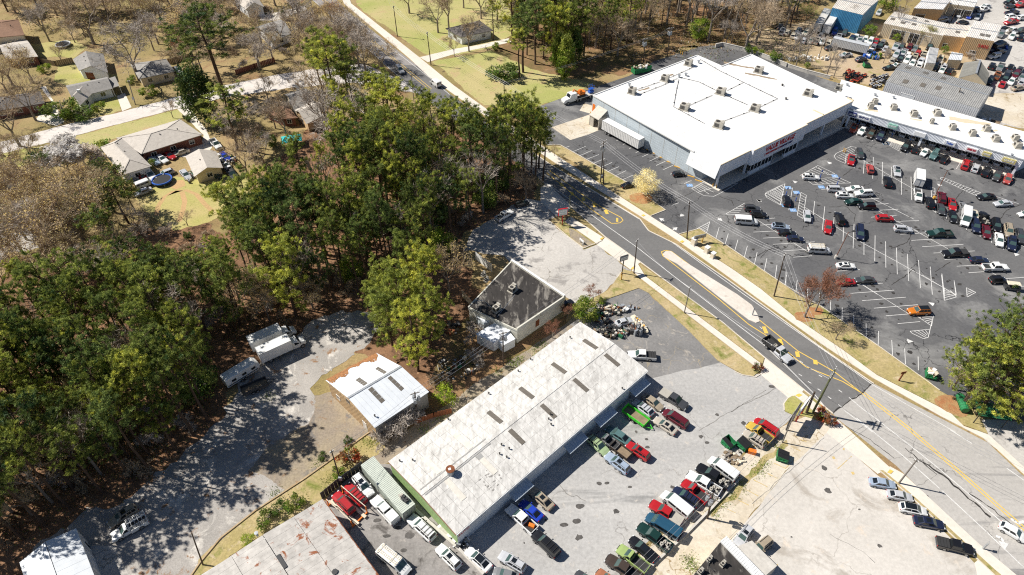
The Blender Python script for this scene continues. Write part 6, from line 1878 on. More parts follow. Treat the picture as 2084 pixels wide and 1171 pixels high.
V('sport','H',1705,440,1835,432,'black','black coupe driving along the lane past the hatched strip',g)
V('sedan','H',1830,492,1960,484,'silver','silver sedan following the black coupe by planter',g)
V('sedan','H',2010,570,2120,560,'white','white car cut off by the photo edge near planter',g)
V('suv','H',527,296,400,290,'white','white SUV with sunroof alone facing the big hatched island',g,extra='S')
V('minivan','H',715,386,585,380,'silver','silver minivan at the head of the white car cluster',g)
V('sedan','H',728,382,857,377,'white','plain white sedan backed against the silver minivan',g)
V('hatch','H',778,432,650,426,'white','white crossover with dark sunroof in the white cluster',g,extra='S')
V('suv','H',790,416,920,410,'white','white SUV with roof rails nose to white crossover',g)
V('sedan','H',718,478,846,470,'green','dark green sedan below the white car cluster',g)
V('suv','H',816,508,944,512,'black','black SUV behind the dark green sedan',g)
V('hatch','H',1082,600,948,596,'red','bright red hatchback in mid lot row by itself',g)
V('suv','H',1220,686,1083,675,'silver','silver SUV between the red hatchback and green pickup',g)
V('crewcab','H',1325,716,1512,712,'green','dark green crew cab pickup with open bed in mid lot',g)
V('crewcab','H',1442,864,1627,855,'black','black pickup with bed cover above the navy sedan',g,extra='T')
V('sedan','H',1790,912,1647,905,'navy','navy sedan between black and white pickups',g)
V('crewcab','H',1930,965,1743,964,'white','white pickup with empty bed at lot end',g)
V('jeep','H',1917,1056,1795,1062,'black','black off road car beside the tan roofed golf cart',g)
V('cart','H',2035,1122,1890,1105,'dgrey','tan roofed golf cart half hidden by big pine',g)
V('hatch','H',307,667,170,655,'lblue','pale blue hatchback with black roof behind white van',g,extra='R')
V('sedan','H',356,712,220,702,'black','black sedan beside the pale blue hatchback',g)
V('sedan','H',412,754,285,744,'navy','navy black sedan at the end of short row near van',g)
V('suv','G',1860,530,1737,522,'dgrey','dark grey SUV ahead of the white passenger van',g)
V('suv','G',1907,575,1783,565,'black','black SUV sheltering the white passenger van',g)
V('van','G',1837,626,1666,614,'white','white passenger van with dark side windows by store entrance lane',g)
V('hatch','H',276,425,286,507,'black','black hatchback on an accessible bay by the blue post',g)
V('hatch','H',441,622,430,545,'silver','silver hatchback beside the tall hatched strip',g)
V('suv','H',660,556,692,648,'black','black SUV with red tail lamps beside red sedan',g)
V('sedan','H',588,710,598,616,'red','red sedan with green tinted screen facing the road',g)
V('minivan','H',832,762,824,650,'navy','navy minivan with roof rails alone in spine row',g)
V('van','H',605,838,441,830,'white','white work van with ladder rack behind the red tree',g,extra='L')
V('sedan','H',795,952,654,950,'white','white sedan showing through the red budding tree',g,extra='S')
V('sedan','H',655,1076,790,1070,'red','red sedan hidden under the red budding tree',g)
V('sedan','H',795,1058,940,1056,'dgrey','dark grey sedan parked beside the red budding tree',g)
V('suv','L',1188,268,1347,262,'orange','orange SUV with black glass roof at hatched corner',g,extra='R')
V('sedan','G',900,345,850,355,'black','black car tail showing behind the blossoming verge tree',g)
V('hatch','G',1293,262,1208,270,'black','black hatchback alone by the thrift store side wall',g)
# row in front of the strip mall
g='cars parked along the strip mall'
V('sport','D',768,978,797,925,'orred','orange red coupe with black roof at strip corner',g,extra='R')
V('sedan','D',826,996,868,942,'white','white sedan second along the strip mall kerb',g)
V('sedan','D',893,1020,936,966,'brown','dark brown sedan under the seafood sign',g)
V('suv','D',965,1042,1002,982,'navy','navy SUV before the empty accessible bay',g)
V('suv','D',1148,1117,1190,1065,'black','black SUV beside hatched bay at strip mall',g)
V('hatch','D',1256,1075,1228,1136,'black','black hatchback with red tail lamps near strip column',g)
V('sedan','H',1293,128,1332,82,'white','white sedan in front of strip mall column',g)
V('suv','H',1363,156,1405,98,'teal','grey green SUV nose out along strip mall',g)
V('sedan','H',1478,128,1440,182,'black','black sedan tail out by the barber shop',g)
V('minivan','H',1634,165,1603,232,'red','red minivan with roof rails by strip mall kerb',g)
V('hatch','H',1706,195,1678,252,'silver','silver white hatchback beside red minivan',g)
V('suv','H',1788,220,1753,286,'black','black SUV with chrome bumper near strip mall end',g)
V('sedan','H',1836,314,1868,250,'dgrey','dark grey sedan nose out near strip mall end',g)
V('hatch','H',1918,342,1942,272,'fred','faded red hatchback last along the strip mall',g)
V('flatbed','D',1728,888,1865,930,'white','white flatbed truck with blue bonnet behind the strip mall')
# by the store's side
V('trailer','C',968,1108,690,956,(0.75,0.74,0.72),'long white semi trailer backed along the thrift store side wall',fit=False)
V('boxtruck','C',370,745,470,715,'white','white truck tractor with low loader by the store',fit=False)if False else None
# main road
V('dumptruck','L',312,645,118,478,'silver','silver pickup with black dump bed driving on the main road',extra='J')
V('suv','B',1100,548,1048,490,'silver','silver SUV driving up the main road beneath bare trees')
V('mailvan','B',1308,595,1375,645,'white','white boxy mail van stopped by the sidewalk')
V('hatch','Q',2072,905,1868,785,'white','white hatchback in the turning lane of main road',extra='')
# repair shop yard
g='cars in the repair shop yard'
V('sedan','K',905,325,778,360,'silver','old silver sedan parked amid the junk pile',g)
V('crewcab','K',868,590,1080,602,'white','white pickup with black panelled bed cover behind the repair strip',g,extra='T')
V('crewcab','K',1312,985,1115,865,'dgrey','charcoal pickup with grey bed cover at the repair strip corner',g,extra='G')
V('sedan','K',1130,995,988,893,'tan','beige sedan parked behind the charcoal pickup',g)
V('hatch','K',910,930,1060,1045,'silver','silver wagon with roof bars near the lime trailer',g,extra='K')
V('minivan','K',1138,1008,1315,1125,'maroon','maroon minivan parked in the open yard',g)
V('sedan','K',1068,1065,1230,1172,'beige','beige sedan with sunroof beside maroon minivan',g,extra='S')
V('utility','K',1015,1110,845,990,'lime','lime green utility trailer with wooden deck',g)
V('sedan','O',712,66,885,182,'teal','teal sedan parked close to the repair strip',g)
V('suv','O',722,268,580,140,'lgreen','pale green SUV with roof rack in the yard shade',g,extra='K')
V('pickup','O',650,112,790,215,'grey','grey pickup towing a wooden trailer between parked cars',g)
V('utility','O',760,195,880,285,'brown','brown wooden utility trailer behind the grey pickup',g)
V('suv','O',862,188,1028,300,'red','bright red SUV with sunroof in the yard',g,extra='S')
V('suv','O',707,268,878,400,'lblue','pale blue SUV with sunroof in the yard',g,extra='S')
V('sedan','O',140,520,308,672,'tan','tan sedan with sunroof beside the blue sedan',g,extra='S')
V('sport','O',72,618,225,750,'blue','vivid blue sedan at the front of the repair strip',g)
V('crewcab','O',-28,655,185,845,'white','white pickup with orange box in its bed',g,extra='O')
V('bigsuv','O',168,850,348,1022,'black','big black SUV with ribbed roof in the open yard',g,extra='K')
V('suv','N',1818,1012,2008,1128,'silver','silver SUV with two dark roof panels near the yard wall',g,extra='S')
V('sedan','N',1575,972,1745,1125,'white','white sedan with long black glass roof',g,extra='R')
V('sedan','N',1770,1135,1960,1190,'grey','grey sedan cut by the lower photo edge',g)
# the kerb row
g='vehicles nosed out of the kerb row'
V('minivan','O',1815,8,1990,125,'red','dark red minivan at the head of the kerb row',g)
V('pickup','O',1762,40,1942,170,'yellow','yellow pickup with empty bed in the kerb row',g)
V('suv','O',1732,100,1893,205,'beige','beige SUV between dumpster and yellow pickup',g,extra='K')
V('van','O',1478,302,1680,452,'white','white passenger van with cream nose in the kerb row',g)
V('crewcab','O',1385,355,1628,510,'black','black crew pickup beside the white passenger van',g,extra='J')
V('crewcab','O',1312,412,1558,562,'white','white pickup with tools in its bed beside the pole',g,extra='J')
V('pickup','O',1278,472,1468,615,'red','dark red pickup with open grey bed',g)
V('suv','O',1210,525,1395,648,'navy','navy SUV with roof rack between red pickup and cargo van',g,extra='K')
V('van','O',1128,558,1335,725,'white','white cargo van with rear door stripes in the kerb row',g)
V('crewcab','O',1038,630,1272,782,'red','bright red pickup with silver bed cover',g,extra='G')
V('van','O',1010,728,1258,882,'steel','glossy blue van in the kerb row',g)
V('crewcab','O',948,798,1190,978,'green','dark green pickup with junk in its bed',g,extra='J')
V('sedan','O',887,888,1082,1058,'black','black sedan with wide glass roof in the kerb row',g,extra='S')
V('oldpickup','O',798,962,1018,1130,'pgreen','old pale green pickup with long bed',g)
V('crewcab','O',712,1038,960,1200,'brown','dark brown pickup beside the pale green pickup',g)
V('pickup','O',640,1140,820,1290,'rust','rusty white pickup at the lower photo edge',g)
V('suv','O',480,1150,640,1270,'dgrey','dark SUV roof peeking in at the lower photo edge',g)
V('minivan','O',1680,945,1788,812,'silver','silver van with sunroof in the pole shadow',g='x' if False else None,extra='S')if False else V('suv','O',1680,945,1788,812,'silver','silver SUV with sunroof parked in the pole shadow',extra='S')
V('jeep','O',1805,1005,1928,905,'tan','grey boxy off road car beside the flat roofed building')
# corner lot
g='cars parked along the road verge'
V('sedan','Q',1098,498,898,465,'lblue','blue grey sedan first of the verge row',g)
V('sedan','Q',1225,592,1028,558,'silver','silver sedan second of the verge row',g)
V('hatch','Q',1330,697,1122,655,'white','white crossover with black roof in the verge row',g,extra='R')
V('sedan','Q',1460,797,1228,755,'navy','navy sedan with two roof windows in the verge row',g,extra='S')
V('crewcab','Q',1672,985,1398,918,'black','black pickup at the end of the verge row',g,extra='T')
# container yard
g='cars in the container yard'
V('suv','N',862,578,742,425,'white','white SUV beside the ribbed container',g,extra='S')
V('suv','N',590,560,722,700,'red','bright red SUV carried on the car ramp rails',g,zb=0.45)
V('suv','N',672,500,810,635,'red','darker red SUV with ribbed roof beside the ramp',g,extra='K')
V('crewcab','N',880,595,1048,775,'white','white pickup with white bed cover by the container',g,extra='C')
V('bigsuv','N',1150,735,1328,900,'white','long white SUV with roof bars beside the green end wall',g,extra='K')
V('suv','N',1360,955,1515,1112,'white','white SUV with sunroof beside the yard kerb',g,extra='S')
V('van','N',1140,1155,928,985,'white','white van carrying two ladders in the container yard',g,extra='L')
# gravel yard
g='trucks at the wood edge'
V('boxtruck','J',375,480,25,640,'white','long white box truck standing clear of its neighbour',g,fit=False)
V('boxtruck','J',305,405,-40,555,'white','white box truck tucked under the pines',g,fit=False)
V('camper','I',1895,680,1700,800,'white','white camper trailer with dark stripe at wood edge',g,fit=False)
V('utility','I',1990,790,1800,870,'dgrey','empty grey flat trailer in front of camper',g)
V('suv','M',805,800,1020,660,'tan','tan SUV with sunroof in deep tree shade',extra='S')
V('rackpickup','M',828,895,1095,745,'white','white pickup with tall white rack in tree shade')
# other
V('crewcab','F',1910,545,1795,610,'white','white pickup loaded with junk at the wood edge',extra='J')
V('sedan','F',2040,480,1930,500,'black','black car in deep shade under lot edge trees')
V('suv','K',460,190,360,245,'black','black SUV tucked behind the black roofed shop')
V('sedan','A',1350,545,1290,490,'grey','grey car beside the grey hip roofed house')
g='cars around the brick house'
V('sedan','E',1185,200,1095,142,'lblue','pale blue sedan by the brick house wall',g)
V('sedan','E',1250,185,1152,125,'white','white sedan between pale blue and red cars',g)
V('sport','E',1300,150,1210,108,'red','red coupe with open bonnet by brick house',g)
V('sedan','E',1280,128,1408,85,'beige','silver beige sedan at the brick house carport',g)
V('crewcab','E',1145,310,1085,235,'white','white pickup against the brick house wing',g)
V('hatch','E',1080,300,1025,280,'red','small red car behind the white van',g)
V('sedan','E',1040,340,970,310,'grey','grey sedan at the end of the brick house wing',g)
V('van','E',1140,318,1020,365,'white','white van beside the trampoline',g)
V('sedan','E',1000,425,1130,375,'silver','silver wrecked car with open bonnet on the lawn',g)
V('hatch','E',1175,285,1295,240,'silver','silver hatchback behind the trampoline',g)
V('sedan','E',1415,315,1345,230,'silver','silver sedan parked in front of small garage',g)
V('pickup','E',1640,85,1570,10,'white','white truck at the end of the house drive',g)
V('sedan','E',1650,165,1605,120,'white','white car with dark roof behind the garage',g)
V('hatch','E',1705,165,1645,115,'blue','blue car by the junk behind the garage',g)
V('pickup','E',1760,310,1690,225,'dgrey','dark pickup parked beside the garage',g)
V('pickup','E',1700,225,1650,185,'white','white pickup nose behind the dark pickup',g)
V('sedan','E',1655,290,1560,262,'green','dark green car under the garage eave',g)
# salvage yard and the lots above it
g='cars in the salvage yard'
yard=[(235,195,1,'navy'),(250,232,1,'silver'),(288,240,1,'cream'),(335,262,1,'cream'),(372,225,1,'silver'),(372,270,1,'white'),(412,298,1,'silver'),(425,245,1,'cream'),(462,298,1,'beige'),(505,302,1,'beige'),(550,308,1,'white'),(598,315,1,'cream'),(612,352,2,'dgrey'),(668,275,1,'silver'),(715,242,1,'dgrey'),(765,295,1,'navy'),(800,275,1,'white'),(828,298,1,'silver'),(868,293,1,'white'),(905,310,1,'white'),(948,308,1,'red'),(980,338,1,'black'),(1002,312,1,'grey'),(935,348,1,'grey'),(865,372,1,'dgrey'),(722,408,2,'silver'),(838,438,2,'navy'),(900,395,1,'white'),(1050,502,2,'black'),(1105,488,2,'white'),(1070,448,1,'cream'),(1100,405,1,'silver'),(1135,432,1,'black'),(1150,392,1,'silver'),(1188,405,1,'white'),(1180,447,1,'white'),(1220,467,1,'white'),(1236,422,1,'cream'),(1265,392,1,'red'),(1272,482,1,'white'),(1285,447,1,'silver'),(1305,407,1,'cream'),(1335,492,1,'white'),(1388,502,1,'black'),(1422,472,1,'beige'),(1440,520,1,'white'),(1462,490,1,'silver'),(1500,528,1,'black'),(1432,432,1,'cream'),(1095,347,1,'silver'),(1140,345,1,'dgrey'),(1200,345,1,'maroon'),(1240,357,1,'grey'),(1230,268,1,'white'),(540,260,1,'grey'),(640,235,1,'blue'),(1020,360,1,'silver'),(1350,345,1,'black'),(970,92,1,'silver')]
where=['below the tall bare tree','beside the box trailers','past the long silver trailer','near the green dumpster','by the narrow white shed','behind the grey warehouse']
kinds=['sedan','suv','sedan','hatch','minivan','pickup','suv']
cname=dict(dgrey='charcoal',cream='cream',beige='beige',silver='silver',white='white',navy='navy',red='red',black='black',grey='grey',maroon='maroon',blue='blue',brown='brown',rust='rusty',tan='tan',lblue='pale blue',green='dark green')
kname=dict(sedan='sedan',suv='SUV',hatch='hatchback',minivan='minivan',pickup='pickup',sport='coupe',crewcab='pickup',van='van',jeep='off road car')
used={}
for i,(x,y,o,c)in enumerate(yard):
 k=kinds[(i*5+i//4)%7]
 dx,dy=((14,-26)if o==1 else(45,-8))
 dx,dy=dx+rnd.uniform(-5,5),dy+rnd.uniform(-4,4)
 if rnd.random()<0.5:dx,dy=-dx,-dy
 if y<205:zone=where[0]if x<400 else 'beside the bright blue warehouse'
 elif x<400:zone=where[0]
 elif x<660:zone=where[1]
 elif x<880:zone=where[2]
 elif x<1080:zone=where[3]
 elif x<1330:zone='in the dense rows'
 else:zone=where[4]
 lab='dusty %s %s in the salvage yard %s'%(cname[c],kname[k],zone)
 used[lab]=used.get(lab,0)+1
 if used[lab]>1:
  lab=lab.replace('dusty',('weathered','faded','stripped','dented')[used[lab]%4])
 V(k,'D',x+dx,y+dy,x-dx,y-dy,c,lab,g,lod=1)
g='trailers in the salvage yard'
V('trailer','D',575,120,495,255,(0.6,0.58,0.54),'dirty white box trailer beside its twin in the salvage yard',g,lod=1)
V('trailer','D',645,135,560,265,(0.66,0.65,0.63),'white box trailer with cleaner sides beside blue warehouse',g,lod=1)
V('trailer','D',660,345,830,385,(0.5,0.52,0.54),'long silver trailer lying across the salvage yard',g,lod=1)
g='quad bikes behind the strip mall'
for i,(x,y)in enumerate([(722,545),(745,520),(740,570),(765,555),(790,585),(775,530),(800,560),(815,545),(830,580),(845,560),(812,595),(865,555),(735,592),(770,600),(752,538),(788,545)]):
 V('quad','D',x+8,y-6,x-8,y+6,'orred' if i%3 else 'black','red quad bike in the huddle behind the strip mall' if i%3 else 'black quad bike in the huddle behind the strip mall',g,lod=1,fit=False)
for i,(x,y)in enumerate([(930,560),(925,590),(918,620),(955,580),(975,570),(1000,560),(1015,580),(965,605),(990,595),(1010,605),(945,635),(975,630),(935,650),(1025,555)]):
 V('quad','D',x+8,y-6,x-8,y+6,'silver' if i%3 else 'black','grey quad bike in the row beside the grey warehouse' if i%3 else 'black quad bike in the row beside the grey warehouse',g,lod=1,fit=False)
g='cars in the dealer lots beyond'
lots=[(1940,12,2,'black','sedan'),(2020,8,2,'silver','suv'),(1950,44,2,'dgrey','sedan'),(2035,35,2,'red','van'),(1962,92,2,'navy','crewcab'),(1955,122,2,'white','suv'),(1960,145,2,'white','sedan'),(1953,163,2,'red','crewcab'),(2040,130,2,'white','suv'),(1908,212,2,'black','sedan'),(1962,222,2,'white','sedan'),(2025,228,2,'dgrey','suv'),(1880,255,1,'grey','suv'),(1962,270,1,'white','suv'),(2028,278,1,'black','suv'),(1745,70,2,'white','crewcab'),(1672,75,2,'navy','suv'),(1760,46,2,'white','sedan'),(1570,106,1,'silver','sedan'),(1645,118,1,'blue','hatch'),(1708,122,1,'silver','sedan'),(1595,165,2,'black','sedan'),(1525,95,1,'navy','suv'),(1575,85,1,'grey','suv'),(1870,318,2,'navy','sedan'),(1868,345,2,'navy','suv'),(1860,385,2,'navy','crewcab'),(1890,330,2,'black','sedan'),(1828,418,2,'white','jeep'),(1812,490,1,'black','suv'),(1875,500,1,'grey','pickup'),(1852,560,1,'rust','pickup'),(1952,497,1,'black','sedan'),(1930,545,1,'dgrey','suv'),(2022,515,1,'dgrey','sedan'),(1990,555,1,'maroon','suv'),(1912,585,1,'black','suv'),(1958,602,1,'white','sedan'),(1893,622,1,'red','sport'),(1797,600,1,'black','suv'),(2037,572,1,'grey','sedan'),(2010,652,2,'tan','sedan'),(2035,608,1,'silver','suv'),(1440,150,2,'lblue','van')]
used={}
for x,y,o,c,k in lots:
 dx,dy=((18,-30)if o==1 else(48,-10))
 if rnd.random()<0.5:dx,dy=-dx,-dy
 zone='at the upper lot by the pale warehouse' if y<180 and x<1800 else 'in the top corner lot' if y<180 else 'near the yellow stair' if y<440 else 'in the cluttered lot beside the steep grey shed'
 lab='%s %s %s'%(cname[c],kname[k],zone)
 used[lab]=used.get(lab,0)+1
 if used[lab]>1:lab=('second ','third ')[min(1,used[lab]-2)]+lab
 V(k,'D',x+dx,y+dy,x-dx,y-dy,c,lab,g,lod=1)
# trees
def blade(mb,c,d,L,w,m,r):
 """one leaf-sized or twig-sized face"""
 a=Vector((r.uniform(-1,1),r.uniform(-1,1),r.uniform(-1,1)))
 s=d.cross(a)
 if s.length<1e-4:return
 s=s.normalized()*w*0.5
 mb.poly([c-s,c+s,c+d*L],m)
def rdir(r,up=0.0):
 while True:
  v=Vector((r.uniform(-1,1),r.uniform(-1,1),r.uniform(-1,1)))
  if 0.05<v.length<1:
   v.normalize();v.z+=up
   return v.normalized()
def pine_meshes(seed,h=22.0,base=0.5,spread=3.6,dense=1.0,mats=('needle_mid','needle_yellow','needle_dark')):
 r=random.Random(seed)
 tr=MB();cr=MB()
 pts=[Vector((0,0,-0.2))];off=Vector((0,0,0))
 for i in range(1,7):
  off+=Vector((r.uniform(-0.25,0.25),r.uniform(-0.25,0.25),0));pts.append(Vector((off.x,off.y,h*i/6)))
 tr.tube(pts,[0.30,0.27,0.24,0.2,0.15,0.10,0.04],7)
 n=int(30*dense)
 for i in range(n):
  t=base+(0.985-base)*((i+r.random())/n)**0.85
  z=h*t
  k=min(5,int(t*6));p=pts[k].lerp(pts[k+1],t*6-k)
  rel=(t-base)/(1-base)
  reach=spread*(0.5+0.75*math.sin(min(1.0,rel*1.25+0.12)*math.pi*0.8))*r.uniform(0.6,1.2)
  if rel>0.8:reach*=0.75
  a=r.uniform(0,math.tau)
  d=Vector((math.cos(a),math.sin(a),r.uniform(0.05,0.5)+rel*0.35))
  e=p+d*reach
  tr.tube([p,p.lerp(e,0.55)+Vector((0,0,-0.1)),e],[0.075,0.05,0.02],4,cap=False)
  for q in range(r.randint(5,6)):
   c=p.lerp(e,r.uniform(0.45,1.1))+Vector((r.uniform(-0.75,0.75),r.uniform(-0.75,0.75),r.uniform(-0.2,0.75)))
   m=r.choices((0,1,2),(0.5,0.3,0.2))[0]
   rad=r.uniform(0.36,0.62)
   for s in range(36):
    v=rdir(r,0.35)
    blade(cr,c+v*rad*r.uniform(0.1,0.9)*Vector((1,1,0.6)).length*0.6,rdir(r,0.3),r.uniform(0.28,0.55),r.uniform(0.09,0.17),m,r)
 for i in range(7):
  z=h*r.uniform(0.25,base);a=r.uniform(0,math.tau);k=min(5,int(z/h*6));p=pts[k].lerp(pts[k+1],z/h*6-k)
  tr.tube([p,p+Vector((math.cos(a),math.sin(a),0.1))*r.uniform(0.6,1.8)],[0.05,0.02],3,cap=False)
 return tr.mesh('trunk','bark_pine'),cr.mesh('crown',list(mats)),h
def bare_meshes(seed,h=14.0,twig='twig_grey',bark='bark_grey',bud=None,nbud=0,budsize=0.22,wide=1.0,fork=0.25,twigs=1.0,shrub=False):
 r=random.Random(seed)
 tr=MB();cr=MB()
 tips=[]
 def grow(p,d,L,rad,lev):
  q=p+d*L*0.5+Vector((r.uniform(-1,1),r.uniform(-1,1),0))*L*0.05
  e=q+(d+Vector((r.uniform(-0.2,0.2),r.uniform(-0.2,0.2),0.06))).normalized()*L*0.5
  mb=tr if lev<3 else cr
  mb.tube([p,q,e]if lev<4 else[p,e],[rad,rad*0.82,rad*0.62]if lev<4 else[rad,rad*0.6],5 if lev<2 else 3,cap=False)
  if lev>=5:
   tips.append((e,d));return
  n=3 if lev<3 else(4 if lev==3 else 3)
  for i in range(n):
   v=rdir(r)
   nd=(d*(0.9 if lev else 1.0)+v*(0.62 if lev<3 else 0.85)*wide+Vector((0,0,0.12))).normalized()
   grow(e if i<n-1 else q,nd,L*r.uniform(0.6,0.82),max(rad*0.6,0.022),lev+1)
 if shrub:
  for i in range(4):
   grow(Vector((r.uniform(-0.3,0.3),r.uniform(-0.3,0.3),-0.1)),rdir(r,0.9),h*0.3,0.06,1)
 else:
  k0=0.018*h
  tr.tube([(0,0,-0.2),(0.05,0.03,h*fork*0.5),(0.0,0.0,h*fork)],[k0*1.15,k0,k0*0.85],8,cap=False)
  for i in range(3):
   a=i*math.tau/3+r.uniform(-0.4,0.4)
   grow(Vector((0,0,h*fork)),Vector((math.cos(a)*0.55*wide,math.sin(a)*0.55*wide,1)).normalized(),h*0.235,k0*0.62,1)
 for e,d in tips:
  for j in range(int(4*twigs)):
   v=(d*0.6+rdir(r,0.25)).normalized()
   blade(cr,e.lerp(e-d*h*0.05,r.random()),v,h*r.uniform(0.05,0.11),0.06,0,r)
  for j in range(nbud):
   c=e+rdir(r)*h*r.uniform(0.0,0.075)
   blade(cr,c,rdir(r),budsize*r.uniform(0.6,1.3),budsize*r.uniform(0.5,0.9),1,r)
 return tr.mesh('trunk',bark),cr.mesh('crown',[twig,bud or twig]),h
def leafy_meshes(seed,h,rx,rz,cz,mats,n=2600,size=0.4,trunk=0.25,cone=0.0,clumps=60):
 r=random.Random(seed)
 tr=MB();cr=MB()
 tr.tube([(0,0,-0.2),(0.1,0,cz*0.6),(0,0.1,cz+rz*0.4)],[trunk,trunk*0.8,trunk*0.25],7)
 for i in range(12):
  a=r.uniform(0,math.tau);z=cz-rz*0.5+rz*r.random()
  tr.tube([(0,0,z*0.8),(math.cos(a)*rx*0.7,math.sin(a)*rx*0.7,z+rz*0.3)],[trunk*0.35,0.03],4,cap=False)
 cs=[]
 for i in range(clumps):
  v=rdir(r)*r.uniform(0.55,1.0)
  k=1-cone*(v.z*0.5+0.5)
  cs.append((Vector((v.x*rx*k,v.y*rx*k,cz+v.z*rz)),r.choices(range(len(mats)),[3,2,1][:len(mats)])[0]))
 for i in range(n):
  c,m=cs[i%clumps]
  blade(cr,c+rdir(r)*rx*0.3*r.random()**0.5,rdir(r,0.2),size*r.uniform(0.7,1.4),size*r.uniform(0.4,0.8),m,r)
 return tr.mesh('trunk','bark_grey'),cr.mesh('crown',list(mats)),h
TM={}
for i in range(7):
 TM['pine',i]=pine_meshes(100+i,22.0,(0.52,0.58,0.46,0.6,0.54,0.64,0.44)[i],(3.0,2.7,3.4,2.6,3.1,2.8,3.6)[i])
for i in range(3):
 TM['bigpine',i]=pine_meshes(140+i,20.0,0.12,5.2,2.3,('needle_mid','needle_yellow','needle_dark'))
for i in range(3):
 TM['limepine',i]=pine_meshes(150+i,16.0,0.16,3.6,1.8,('needle_mid','needle_yellow','needle_yellow'))
 TM['darkpine',i]=pine_meshes(160+i,21.0,(0.42,0.5,0.36)[i],3.9,1.5,('needle_dark','needle_mid','leaf_dark'))
for i in range(4):
 TM['bare',i]=bare_meshes(200+i,14.0,'twig_grey' if i%2 else 'twig_tan')
 TM['slim',i]=bare_meshes(290+i,13.0,'twig_grey',wide=0.62,fork=0.42,twigs=0.3)
 TM['tan',i]=bare_meshes(230+i,13.0,'twig_tan',bud='bud_tan',nbud=3,budsize=0.22)
for i in range(2):
 TM['red',i]=bare_meshes(250+i,10.0,'twig_red',bud='bud_brown',nbud=5,budsize=0.15)
 TM['flame',i]=bare_meshes(255+i,9.0,'twig_red',bud='bud_red',nbud=4,budsize=0.2)
 TM['blossom',i]=bare_meshes(260+i,8.0,'twig_grey',bud='bud_pink',nbud=20,budsize=0.33)
 TM['green',i]=bare_meshes(270+i,13.0,'twig_tan',bud='leaf_lime',nbud=4,budsize=0.28)
 TM['brush',i]=bare_meshes(280+i,3.4,'twig_tan' if i else 'twig_grey',shrub=True)
TM['cream',0]=leafy_meshes(300,6.5,3.0,2.6,4.0,('bud_cream','bud_cream'),5200,0.22,0.2,clumps=110)
TM['magnolia',0]=leafy_meshes(301,15.0,4.6,6.6,7.6,('leaf_dark','needle_dark','needle_mid'),5200,0.55,0.3,cone=0.55,clumps=120)
TM['cedar',0]=leafy_meshes(302,12.0,3.0,5.6,6.2,('needle_mid','leaf_green','needle_dark'),4200,0.45,0.25,cone=0.7,clumps=100)
TM['holly',0]=leafy_meshes(303,5.0,2.4,2.3,2.5,('needle_mid','leaf_green','leaf_dark'),2400,0.32,0.15,clumps=60)
TM['shrub',0]=leafy_meshes(304,1.8,1.1,0.85,0.9,('needle_mid','leaf_green','leaf_dark'),700,0.22,0.06,clumps=30)
TM['rustshrub',0]=leafy_meshes(305,1.4,0.9,0.65,0.7,('bud_brown','bud_red','leaf_green'),600,0.18,0.05,clumps=26)
TM['limeshrub',0]=leafy_meshes(306,3.6,1.8,1.6,1.9,('leaf_lime','leaf_green'),1200,0.24,0.08,clumps=40)
NV={}
for(k,i)in TM:
 NV[k]=max(NV.get(k,0),i+1)
TNAME=dict(darkpine='pine_tree',slim='bare_tree',limepine='pine_tree',pine='pine_tree',bigpine='pine_tree',bare='bare_tree',tan='budding_tree',red='budding_tree',flame='budding_tree',blossom='blossom_tree',green='leafing_tree',brush='bare_shrub',cream='blossom_tree',magnolia='magnolia_tree',cedar='cedar_tree',holly='evergreen_tree',shrub='shrub',rustshrub='shrub',limeshrub='shrub')
rt=random.Random(11)
planted=[]
def tree(kind,p,h,label,group=None,w=1.0):
 i=rt.randrange(NV[kind])
 tm,cm,hh=TM[kind,i]
 s=h/hh
 t=thing(TNAME[kind],label,'shrub' if kind in('brush','shrub','rustshrub','limeshrub')else 'tree',(p.x,p.y,0),rt.uniform(0,math.tau),group)
 t.scale=(s*w*rt.uniform(0.92,1.1),s*w*rt.uniform(0.92,1.1),s)
 link('stems' if kind=='brush' else 'trunk',tm,t)
 link('crown',cm,t)
 planted.append((p.x,p.y))
 return t
def trees(tile,kind,rows):
 for row in rows:
  x,y,h,lab=row[:4]
  tree(kind,T(tile,x,y),h,lab,w=row[4]if len(row)>4 else 1.0)
def inside(x,y,poly):
 c=False
 for i in range(len(poly)):
  (x1,y1),(x2,y2)=poly[i],poly[i-1]
  if(y1>y)!=(y2>y)and x<(x2-x1)*(y-y1)/(y2-y1)+x1:c=not c
 return c
# single trees that stand apart
tree('cream',P(1312,398),6.6,'round cream blossoming tree on the verge mulch ring',w=1.0)
tree('red',P(1637,646),12.5,'red budding tree with leaning trunk on road verge mulch',w=0.9)
tree('red',P(1659,634),11.5,'second thinner red budding tree on the same verge mulch',w=0.8)
tree('tan',P(1700,692),5.5,'small sparse tree on the road verge below the red trees')
tree('tan',P(1128,318),3.6,'little bare bush tree at the verge end by the road')
for x,y,h,w,lab in((1955,826,16.5,1.1,'big bushy pine above the green shelter'),(1990,842,16.5,1.15,'big bushy pine over the shelter roof'),(2040,842,16.5,1.15,'big bushy pine over the photo edge by the shelter'),(2095,860,16,1.2,'big bushy pine crowding the photo edge'),(1998,760,15.5,1.15,'big pine behind the shelter pines near the golf cart'),(2060,775,16,1.1,'big pine at the photo edge behind shelter pines'),(1938,792,13.5,0.9,'pine at the outer side of the shelter clump')):
 tree('bigpine',P(x,y),h*1.05,lab,w=w)
tree('green',P(1958,815),10,'yellow green leafing tree tucked into the shelter pines')
